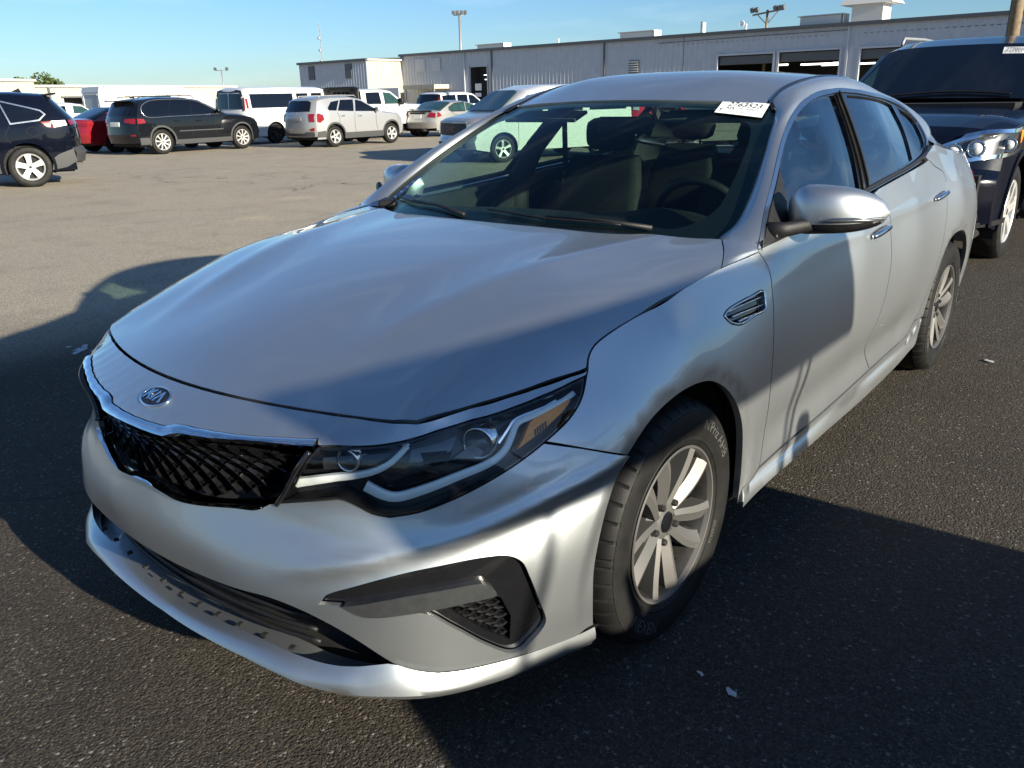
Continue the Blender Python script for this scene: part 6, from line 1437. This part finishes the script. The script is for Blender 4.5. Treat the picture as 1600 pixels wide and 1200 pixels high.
for sg in (1, -1):
    q = np.array(resample([(-1.165, .583), (-1.2172, .562), (-1.3229, .5505), (-1.5438, .556), (-1.8, .5525), (-2.1, .5455), (-2.40, .5355)], .05, False))
    P = RF3(q); P[0] = WS3([(-1.150, .600)])[0]; P[:, 2] -= .002; P[:, 1] *= sg
    mb = MB(); mb.tube(P, .0085, 8, flat=1.); mb.build('roof_moulding', M_gblack, kia, True)
rgl = [(-2.46+.06*(y/.53)**2, y) for y in np.linspace(-.53, .53, 12)]
V = [tuple(RF3([p])[0]-np.array([0, 0, .004])) for p in rgl]+[(-3.05+.09*(y/.62)**2, y*1.17, 1.128-.02*(y/.6)**2) for _, y in rgl]
mb = MB(); n = 12; V2 = []
for j in range(9):
    t = j/8
    for i in range(n):
        a = np.array(V[i]); c = np.array(V[n+i]); p = a+(c-a)*t; p[2] += .05*t*(1-t)*2; p[0] -= .03*t*(1-t); V2.append(p)
mb.add(V2, [(j*n+i, j*n+i+1, (j+1)*n+i+1, (j+1)*n+i) for j in range(8) for i in range(n-1)]); mb.build('rear_window', M_sideglass, kia, True)
# trunk, rear bumper
mb = MB(); V2 = []; prof = [(-3.06, 1.130), (-3.3, 1.095), (-3.6, 1.075), (-3.76, 1.050), (-3.80, 1.02), (-3.81, .9), (-3.82, .75), (-3.86, .6), (-3.85, .4), (-3.82, .26), (-3.4, .22)]
ts = np.linspace(-1, 1, 25)
for x, z in prof:
    for t in ts:
        hw = .66 if x > -3.2 else .665; xx = x+.10*abs(t)**3*np.clip((-x-3.1)/.6, 0, 1); V2.append((xx, hw*t, z-.02*t*t*(z > 1.04)))
mb.add(V2, [(j*25+i, j*25+i+1, (j+1)*25+i+1, (j+1)*25+i) for j in range(len(prof)-1) for i in range(24)]); mb.build('trunk_lid', M_silver, kia, True)
for sg in (1, -1):
    tl = panel('tail_light', M_red, kia, spline([(-3.42, .955), (-3.48, .985), (-3.62, .985), (-3.76, .955), (-3.76, .86), (-3.62, .875), (-3.50, .91), (-3.42, .955)], 4), (lambda D: S3(D)*np.array([1, sg, 1])), h=.03, outward=(-3.4, 0, .9), off=.005, gap=0, lip=.02)
# ---- side glass, pillars, chrome frame (both sides)
dlo_out = cv('dlo_top')+cv('dlo_bot')
dlo_in = inset_poly(clean(resample(clean(dlo_out), .02)), .017)
win_f = cv('gl_f_top', 'gl_f_b', 'gl_f_bot', 'gl_f_a'); win_r = cv('gl_r_top', 'gl_r_c', 'gl_r_bot', 'gl_r_b'); win_q = spline(K['gl_q'][:6], 4)+K['gl_q'][6:]
def shrink(q, g=.0): return inset_poly(clean(resample(clean(q), .02)), g)
blk = panel('window_surround', M_gblack, kia, dlo_in, W3, h=.04, holes=[shrink(win_f, .004), shrink(win_r, .004), shrink(win_q, .004)], outward=(-1.5, 0, 1.1), off=-.004, gap=0, lip=.008, mirror=True)
chf = panel('window_trim', M_satin, kia, dlo_out, W3, h=.03, holes=[dlo_in], outward=(-1.5, 0, 1.1), off=.001, gap=.001, lip=.006, mirror=True)
for nm, q, dr in (('window_glass', win_f, fdoor), ('window_glass', win_r, rdoor), ('window_glass', win_q, quar)):
    g1, g2 = panel(nm, M_sideglass, dr[0], shrink(q, -.003), W3, h=.05, outward=(-1.5, 0, 1.1), off=-.012, gap=0, lip=0, mirror=True); g2.parent = dr[1]
# vertical seal lines on the B and C pillars
for a, b_ in (((-1.652, 1.383), (-1.432, 1.050)), ((-1.70, 1.392), (-1.492, 1.048))):
    q = np.array([np.array(a)+(np.array(b_)-np.array(a))*t+np.array([-.012*math.sin(math.pi*t), 0]) for t in np.linspace(0, 1, 12)])
    P = W3(q)
    for sg in (1, -1): MB().tube(P*np.array([1, sg, 1]), .005, 6).build('window_seal', M_rubber, kia, True)
# belt moulding
q = np.array(resample([(x, z+.012) for x, z in belt if -2.50 < x < -.60], .04, False)); P = W3(q)
for sg in (1, -1): MB().tube(P*np.array([1, sg, 1])+np.array([0, sg*.003, 0]), .010, 8, flat=.7).build('belt_moulding', M_black, kia, True)
# ---- wheels
TYRE_PROF = [(.205, -.190), (.214, -.200), (.245, -.2055), (.285, -.207), (.308, -.199), (.322, -.186), (.3305, -.172), (.334, -.150), (.3360, -.115), (.3364, -.100), (.3360, -.085), (.334, -.050), (.3305, -.028), (.3235, -.014), (.3150, -.004), (.3095, -.0005), (.3085, .0012), (.300, .0035), (.285, .0055), (.268, .006), (.250, .0035), (.238, -.0005), (.2365, .0008), (.231, .0005), (.2295, -.002), (.222, -.006), (.213, -.012), (.206, -.018)]
def tyre_mesh(nseg=400):
    pr = []
    base = TYRE_PROF
    for a, b_ in zip(base[:-1], base[1:]):
        pr.append(a)
    pr.append(base[-1])
    # circumferential grooves
    out = []
    for r, h in pr:
        out.append((r, h))
    g = []
    for (r, h), (r2, h2) in zip(out[:-1], out[1:]):
        g.append((r, h))
        for gh in (-.145, -.115, -.085, -.055):
            if min(h, h2) < gh < max(h, h2) and r > .32:
                t = (gh-h)/(h2-h); rr = r+(r2-r)*t
                g += [(rr, gh-.0055), (rr-.007, gh-.0040), (rr-.007, gh+.0040), (rr, gh+.0055)]
    g.append(out[-1]); pr = g
    V = []; k = len(pr)
    for i in range(nseg):
        t = 2*math.pi*i/nseg; cut = (i % 9 == 0); cut2 = (i % 9 == 5)
        for r, h in pr:
            q = r
            if cut and r > .318 and (h > -.048 or h < -.155): q = r-.0055
            if cut2 and r > .334 and -.14 < h < -.06: q = r-.003
            if cut and .309 < r <= .318 and h > -.01: q = r-.002
            V.append((q*math.cos(t), h, q*math.sin(t)))
    F = [(i*k+j, i*k+j+1, ((i+1) % nseg)*k+j+1, ((i+1) % nseg)*k+j) for i in range(nseg) for j in range(k-1)]
    return V, F
def arc_text(body, size, R, a0, y, flip=False, thick=.0012):
    V, F = text_mesh(body, size)
    ang = a0+V[:, 0]/R if not flip else a0-V[:, 0]/R
    rr = R+V[:, 1] if not flip else R-V[:, 1]
    P = np.c_[rr*np.cos(ang), np.full(len(V), y), rr*np.sin(ang)]
    # sit on the sidewall curve
    hs = np.interp(rr, [.231, .238, .250, .268, .285, .300, .3085], [.0005, -.0005, .0035, .006, .0055, .0035, .0012]); P[:, 1] = hs+thick
    return P, F
def spoke_pair():
    mb = MB()
    for sgn in (1, -1):
        # blade: four edges running hub -> rim, face tilted so its two flanks shade differently
        st = []
        for k, t in enumerate(np.linspace(0, 1, 7)):
            r = .046+(.2045-.046)*t
            th = sgn*(rad(17)-rad(4.5)*t)+rad(3)*math.sin(t*math.pi)
            w = .0185+.0075*t; dep = -.020-.012*(1-t)**2+.012*t
            lead = -.004 if sgn > 0 else -.013; trail = -.016 if sgn > 0 else -.004
            c = np.array([math.cos(th), math.sin(th)]); nrm = np.array([-c[1], c[0]])
            pl = c*r+nrm*w; pt = c*r-nrm*w; mid = c*r+nrm*w*(.25*sgn)
            st.append([(pl[0], dep+lead, pl[1]), (mid[0], dep+.002, mid[1]), (pt[0], dep+trail, pt[1]), (pt[0]*.995, dep-.050, pt[1]*.995), (pl[0]*.995, dep-.050, pl[1]*.995)])
        V = [p for q in st for p in q]; n = 5
        F = [(i*n+j, i*n+(j+1) % n, (i+1)*n+(j+1) % n, (i+1)*n+j) for i in range(len(st)-1) for j in range(n)]+[tuple(range(n)), tuple((len(st)-1)*n+j for j in range(n))]
        mb.add(V, F)
    # web joining the pair near the hub
    V = []
    for r, w in ((.040, .30), (.075, .30), (.100, .26)):
        for a in (-w, w): V.append((r*math.cos(a), -.042, r*math.sin(a)))
    mb.add(V, [(0, 1, 3, 2), (2, 3, 5, 4)])
    return mb
def make_wheel(parent, x, sg, steer=0., spin=0.):
    w = MB().lathe([(.206, -.018), (.2145, -.0055), (.2125, -.0025), (.2085, -.0035), (.205, -.012), (.1995, -.022), (.194, -.045), (.188, -.12), (.192, -.185), (.206, -.190)], 72).build('wheel', M_steel, parent, True, angle=30)
    w.location = (x, sg*.899, .336); w.rotation_euler = (0, -spin, steer if sg > 0 else math.pi+steer)
    V, F = tyre_mesh(); mb = MB(); mb.add(V, F); mb.build('tyre', M_rubber, w, True, angle=26)
    ri = MB()
    for k in range(5):
        p = spoke_pair(); R = Matrix.Rotation(-2*math.pi*k/5+rad(20), 3, 'Y'); ri.add([R @ Vector(v) for v in p.V], p.F)
    ri.lathe([(.206, -.0175), (.2147, -.0052), (.2125, -.0020), (.2083, -.0030), (.2045, -.012), (.2005, -.022), (.1985, -.032)], 72); ri.lathe([(.0005, -.030), (.030, -.030), (.046, -.034), (.060, -.040), (.072, -.055), (.075, -.08)], 48)
    ri.build('rim', M_alloy, w, True, angle=28)
    cp = MB().lathe([(.0005, -.0225), (.020, -.0235), (.0275, -.0255), (.0295, -.029), (.030, -.036)], 36).build('hub_cap', M_gblack, w, True, angle=40)
    for k in range(5):
        a = -2*math.pi*k/5+rad(20)+math.pi/5
        ln = MB().lathe([(.0005, .012), (.0075, .012), (.0095, .008), (.0098, -.014)], 6); ln.V = [(v[0]+.057*math.cos(a), v[1]-.034, v[2]+.057*math.sin(a)) for v in ln.V]
        ln.build('lug_nut', M_steel, w)
    MB().lathe([(.0005, -.10), (.075, -.10), (.078, -.088), (.145, -.088), (.150, -.092), (.150, -.112), (.0005, -.115)], 48).build('brake_disc', M_steel, w, True, angle=30)
    MB().box((-.105, -.085, .06), (.06, .05, .12), None, .012).build('brake_caliper', M_steel, w)
    MB().lathe([(.187, -.125), (.0005, -.130)], 36).build('dust_shield', M_dark, w)
    for body, size, a0, fl in (("N'Priz AH8", .042, rad(128), False), ('NEXEN', .048, rad(-62), True)):
        P, F = arc_text(body, size, .276, a0, .006, fl); mb = MB(); mb.add(P, F)
        o = mb.build('tyre_lettering', M_letter, w, fix=False); o['kind'] = 'stuff'
    P, F = arc_text('205/65R16', .016, .244, rad(200), .006, False); MB().add(P, F).build('tyre_lettering', M_letter, w, fix=False)
    return w
for x in (0, -2.805):
    for sg in (1, -1): make_wheel(kia, x, sg, steer=rad(0), spin=rad(8) if x == 0 else rad(38))
# ---- door mirrors
def mirror(sg):
    # housing: stations across the car from root to tip
    c0 = np.array([-.742, .970, 1.070]) if sg > 0 else np.array([-.81, .935, 1.062]); V = []; nu, nv = 20, 28
    def sh(u, v):
        # u from inner (-1) to outer end (1); v round the section
        f = max(0., 1-abs(u)**(2.6 if u > 0 else 4.5))**.5
        yy = .136*u; hz = .069*f*(1.0-.14*u); hx = .066*f
        a = v*2*math.pi; cx = math.cos(a); sz = math.sin(a)
        p = 2.6
        x = hx*np.sign(cx)*abs(cx)**(2/p); z = hz*np.sign(sz)*abs(sz)**(2/p)
        if x < 0: x *= .35
        return np.array([x-.055*u*u-.035*u, yy, z+.010*u*0-.012*u*u])
    P = [[sh(-1+2*i/nu, j/nv)+c0 for j in range(nv)] for i in range(nu+1)]
    cap = MB(); low = MB(); idx = lambda i, j: i*nv+j % nv
    V = [tuple(p) for r in P for p in r]
    ft, fb = [], []
    for i in range(nu):
        for j in range(nv):
            f = (idx(i, j), idx(i+1, j), idx(i+1, j+1), idx(i, j+1))
            zc = np.mean([V[k][2] for k in f]); u = -1+2*(i+.5)/nu
            (ft if zc > c0[2]-.034-.012*u*u+.010*u else fb).append(f)
    V = [(v[0], sg*v[1], v[2]) for v in V]
    m = MB().add(V, ft).build('door_mirror', M_silver, kia, True)
    MB().add(V, fb).build('mirror_base', M_black, m, True)
    q = [np.array([sh(u, .045-.165)[0], sh(u, 0)[1], 0]) for u in np.linspace(-.05, .93, 14)]
    tp = []
    for u in np.linspace(-.10, .94, 16):
        best = min((abs((sh(u, v)[2])-(-.026-.012*u*u+.010*u)), v) for v in np.linspace(.75, 1.0, 120)); tp.append(sh(u, best[1])+c0+np.array([.001, 0, 0]))
    MB().tube([(p[0], sg*p[1], p[2]) for p in tp], np.interp(np.arange(16), [0, 3, 12, 15], [.001, .0055, .0065, .003]), 8).build('turn_signal', M_clearpl, m, True)
    MB().tube([(p[0]-.001, sg*p[1], p[2]+.007) for p in tp], .0016, 6).build('chrome_line', M_chrome, m, True)
    # glass at the back, stalk to the door
    gl = [(c0[0]-.030-.055*(c*.9)**2-.035*c*.9, sg*(c0[1]+.112*c), c0[2]+.060*s_-.008) for c, s_ in ((math.cos(a)*abs(math.cos(a))**-.25 if abs(math.cos(a)) > 1e-6 else 0, math.sin(a)) for a in np.linspace(0, 2*math.pi, 24, endpoint=False))]
    MB().add(gl, [tuple(range(24))]).build('mirror_glass', M_chrome, m)
    st_ = MB(); st_.tube([(-.60, sg*.835, 1.012), (-.635, sg*.875, 1.018), (-.69, sg*.93, 1.030), (-.725, sg*.97, 1.040)], [.030, .022, .019, .024], 12, flat=.6)
    st_.build('mirror_stalk', M_black, m, True)
    q = np.array(spline(K['sail'][:5], 3)+spline([K['sail'][4], K['sail'][5], K['sail'][0]], 3)); P = W3(q); P[:, 1] *= sg; cc = P.mean(0)
    mb = MB(); n = len(P); mb.add([tuple(p+np.array([0, sg*.002, 0])) for p in P]+[tuple(cc+np.array([0, sg*.004, 0]))]+[tuple(p-np.array([0, sg*.02, 0])) for p in P], [(i, (i+1) % n, n) for i in range(n)]+[(i, (i+1) % n, n+1+(i+1) % n, n+1+i) for i in range(n)])
    mb.build('mirror_sail', M_black, m)
for sg in (1, -1): mirror(sg)
# ---- cowl, wipers
cw = MB(); ys = np.linspace(-.72, .72, 41); V = []
for y in ys:
    x = -.267-.3403*y*y-.0364*y**4
    V += [(x+.02, y, 1.004-.05*y*y), (x-.03, y, .998-.05*y*y), (x-.10, y, 1.002-.05*y*y)]
cw.add(V, [(i*3+j, i*3+j+1, (i+1)*3+j+1, (i+1)*3+j) for i in range(40) for j in range(2)]); cw.build('cowl', M_black, kia, True)
def wiper(pts, pivot):
    q = np.array(spline(pts, 8)); P = WS3(q); P[:, 2] += .007
    w = MB().tube(P, np.interp(np.arange(len(P)), [0, len(P)//2, len(P)-1], [.003, .0045, .002]), 6).build('wiper', M_black, kia, True)
    mid = P[len(P)//2]; MB().tube([(pivot[0], pivot[1], WS3([pivot])[0][2]+.008), tuple((np.array([pivot[0], pivot[1], WS3([pivot])[0][2]+.012])+mid)/2+np.array([0, 0, .008])), tuple(mid+np.array([0, 0, .006]))], [.008, .005, .0035], 8).build('wiper_arm', M_black, w, True)
wiper([(-.345, -.02), (-.345, .22), (-.40, .46)], (-.43, .55))
wiper([(-.52, -.64), (-.42, -.45), (-.345, -.20)], (-.315, -.10))
MB().box((-.50, -.665, 1.018), (.10, .07, .030), Matrix.Rotation(.6, 3, 'Z'), .01).build('cowl_end', M_black, kia)
# ---- stickers on the windshield
def on_ws(a, b_, o, uv):
    """bilinear patch frame on the glass: corners given as (x, y) top-left, top-right, bottom-left"""
    return None
def ws_sticker(name, corners, m, off=.0015, nx=8, ny=4):
    tl, tr, bl, br = [np.array(c) for c in corners]; V = []
    for j in range(ny+1):
        for i in range(nx+1):
            u, v = i/nx, j/ny; V.append((tl*(1-u)+tr*u)*(1-v)+(bl*(1-u)+br*u)*v)
    P = WS3(np.array(V)); P[:, 2] += off
    return mesh(name, P, [(j*(nx+1)+i, j*(nx+1)+i+1, (j+1)*(nx+1)+i+1, (j+1)*(nx+1)+i) for j in range(ny) for i in range(nx)], m, kia, True)
def ws_text(body, size, corners, cu, cv_, w, m, parent, it=0., off=.0028):
    V, F = text_mesh(body, 1.0, it); V = V-(V.max(0)+V.min(0))/2; V /= (V[:, 0].max()-V[:, 0].min()); asp = V[:, 1].max()-V[:, 1].min()
    tl, tr, bl, br = [np.array(c) for c in corners]
    u = cu+V[:, 0]*w; v = cv_-V[:, 1]*size/asp
    D = (tl*(1-u)[:, None]+tr*u[:, None])*(1-v)[:, None]+(bl*(1-u)[:, None]+br*u[:, None])*v[:, None]
    P = WS3(D); P[:, 2] += off
    return mesh('printed_text', P, F, m, parent, False)
STK = [(-1.1438, .4154), (-1.1766, .5732), (-1.0488, .4273), (-1.0796, .5879)]
sk = ws_sticker('windshield_sticker', STK, M_paper); sk['label'] = 'white lot sticker printed 2763523'
ws_text('2763523', .30, STK, .53, .27, .72, M_ink, sk, .18)
ws_text('KIA', .17, STK, .27, .56, .16, M_ink, sk, .18)
ws_text('2019 OPTIMA LX', .09, STK, .66, .57, .40, M_ink, sk, .18)
ws_text('T', .22, STK, .09, .77, .08, M_ink, sk)
for v, w in ((.70, .42), (.80, .52), (.89, .46)): ws_text('SILVER  4 CYL  GAS  LANE', .05, STK, .48, v, w, M_ink, sk)
DEC = [(-.6560, -.6640), (-.6560, -.6280), (-.5200, -.6900), (-.5000, -.6480)]
dk = ws_sticker('glass_decal', DEC, M_blueink)
for v in (.2, .4, .6, .8): ws_sticker('decal_line', [(DEC[0][0]*(1-v)+DEC[2][0]*v, DEC[0][1]*(1-v)+DEC[2][1]*v+.006), (DEC[1][0]*(1-v)+DEC[3][0]*v, DEC[1][1]*(1-v)+DEC[3][1]*v-.006), (DEC[0][0]*(1-v)+DEC[2][0]*v+.010, DEC[0][1]*(1-v)+DEC[2][1]*v+.006), (DEC[1][0]*(1-v)+DEC[3][0]*v+.010, DEC[1][1]*(1-v)+DEC[3][1]*v-.006)], M_paper, .003, 2, 1).parent = dk
# ---- cabin
fl = MB(); fl.box((-1.9, 0, .22), (3.2, 1.70, .02)); fl.box((-.45, 0, .55), (.03, 1.64, .70)); fl.box((-3.25, 0, .62), (.03, 1.5, .85))
fl.build('floor_pan', M_dark, kia)
ub = MB(); ub.box((-1.45, 0, .19), (4.0, 1.3, .03)); ub.box((-.1, 0, .33), (1.3, 1.1, .25)); ub.build('underbody', M_dark, kia)
for sg in (1, -1):
    P = np.array([(-.55, .60), (-.55, .985), (-1.3, 1.02), (-2.1, 1.07), (-2.5, 1.10), (-2.5, .30), (-.55, .30)])
    mb = MB(); mb.prism([(x, z) for x, z in P], 'y', sg*.775, sg*.815); mb.build('door_lining', M_trim, kia)
    mb = MB(); mb.tube([(-.75, sg*.745, .80), (-1.1, sg*.735, .78), (-1.35, sg*.74, .80)], .022, 8); mb.build('armrest', M_cloth, kia, True)
ds = MB(); V = []; ys = np.linspace(-.70, .70, 29)
prof = [(-.42, .955), (-.62, .985), (-.85, .985), (-.98, .960), (-1.03, .90), (-1.02, .72), (-.95, .50)]
for y in ys:
    for x, z in prof:
        hump = .045*math.exp(-((y-.37)/.17)**2)*(1 if -1.0 < x < -.8 else .3 if x <= -1.0 else 0); V.append((x-.02*(1-(y/.7)**2)*0, y, z-.05*y*y+hump))
ds.add(V, [(i*7+j, i*7+j+1, (i+1)*7+j+1, (i+1)*7+j) for i in range(28) for j in range(6)]); ds.build('dashboard', M_trim, kia, True)
sw = MB(); R = Matrix.Rotation(rad(-66), 3, 'Y'); c = Vector((-1.12, .37, .93))
sw.tube([c+R @ Vector((.185*math.cos(a), .185*math.sin(a), 0)) for a in np.linspace(0, 2*math.pi, 40, endpoint=False)], .0165, 10, closed=True)
for a in (0, math.pi, -math.pi/2): sw.tube([c+R @ Vector((.04*math.sin(a), .04*math.cos(a), -.02)), c+R @ Vector((.18*math.sin(a), .18*math.cos(a), 0))], .016, 8)
sw.lathe([(.0005, .0), (.05, -.004), (.06, -.03)], 20, 'z'); sw.V[-60:] = [tuple(c+R @ Vector(v)) for v in sw.V[-60:]]
sw.build('steering_wheel', M_trim, kia, True)
def seat(y, x, w, rear=False):
    b_ = MB(); V = []
    prof = [(.0, .42, .10), (.0, .60, .10), (-.03, .80, .10), (-.08, 1.00, .09), (-.115, 1.10, .075), (-.125, 1.13, .05)]
    nn = 17
    for dx, z, th in prof:
        hw = w*(1-.35*max(0, (z-.85)/.3)**2)
        for k in range(nn):
            a = math.pi*2*k/nn; cx = math.cos(a); sy = math.sin(a)
            bol = .035*abs(sy)**3
            V.append((x+dx+np.sign(cx)*abs(cx)**.6*th+bol, y+np.sign(sy)*abs(sy)**.6*hw, z))
    n = len(prof); b_.add(V, [(i*nn+k, i*nn+(k+1) % nn, (i+1)*nn+(k+1) % nn, (i+1)*nn+k) for i in range(n-1) for k in range(nn)]+[tuple((n-1)*nn+k for k in range(nn))])
    o = b_.build('seat', M_cloth, kia, True)
    cu = MB(); cu.box((x+.28, y, .46), (.52, w*2, .16), Matrix.Rotation(-.1, 3, 'Y'), .05); cu.build('seat_cushion', M_cloth, o, True)
    h_ = MB(); V = []
    for k in range(11):
        u = -1+2*k/10; f = (1-abs(u)**4)**.5
        for j in range(14):
            a = 2*math.pi*j/14; V.append((x-.125+.052*f*np.sign(math.cos(a))*abs(math.cos(a))**.7, y+.135*u, 1.225+.075*(f*.6+.4*f)*np.sign(math.sin(a))*abs(math.sin(a))**.7))
    h_.add(V, [(i*14+j, i*14+(j+1) % 14, (i+1)*14+(j+1) % 14, (i+1)*14+j) for i in range(10) for j in range(14)]); h_.build('headrest', M_cloth, o, True)
    for s_ in (-.05, .05): MB().tube([(x-.11, y+s_, 1.10), (x-.12, y+s_, 1.18)], .006, 6).build('headrest_post', M_steel, o, True)
for y in (.38, -.38): seat(y, -1.52, .25)
for y in (.42, 0, -.42): seat(y, -2.42, .21)
MB().box((-2.80, 0, 1.075), (.55, 1.2, .02)).build('parcel_shelf', M_trim, kia)
MB().box((-1.12, .02, 1.285), (.03, .24, .065), Matrix.Rotation(.2, 3, 'Y'), .012).build('rear_view_mirror', M_black, kia)
V = []; q = np.array(half_rf+[(x, -y) for x, y in half_rf[::-1]]); q = inset_poly(clean(resample(clean(q), .05)), .01); W_, T_ = fill(q, (), .1); P = RF3(W_); P[:, 2] -= .028
mesh('headliner', P, T_, M_liner, kia, True)
for y in (.37, -.37): MB().box((-1.13, y, 1.318), (.10, .36, .015), Matrix.Rotation(.33, 3, 'Y'), .004).build('sun_visor', M_liner, kia)
# inner faces of the pillars
for sg in (1, -1):
    A_i = A3*np.array([1, sg, 1])+np.array([0, -sg*.02, -.012]); B_i = B3*np.array([1, sg, 1])+np.array([0, -sg*.03, -.006]); k0 = 12; k1 = len(A3)-20
    strip('pillar_trim', M_liner, kia, A_i[k0:k1], B_i[k0:k1], 3, 0)
    MB().tube([(-1.62, sg*.60, 1.36), (-1.50, sg*.71, 1.17), (-1.44, sg*.78, 1.0), (-1.44, sg*.79, .5)], [.04, .045, .06, .06], 8, flat=.45).build('center_pillar', M_trim, kia, True)
    MB().tube([(-1.60, sg*.61, 1.30), (-1.54, sg*.56, 1.05), (-1.50, sg*.58, .7)], .022, 6, flat=.12).build('seat_belt', M_cloth, kia, True)
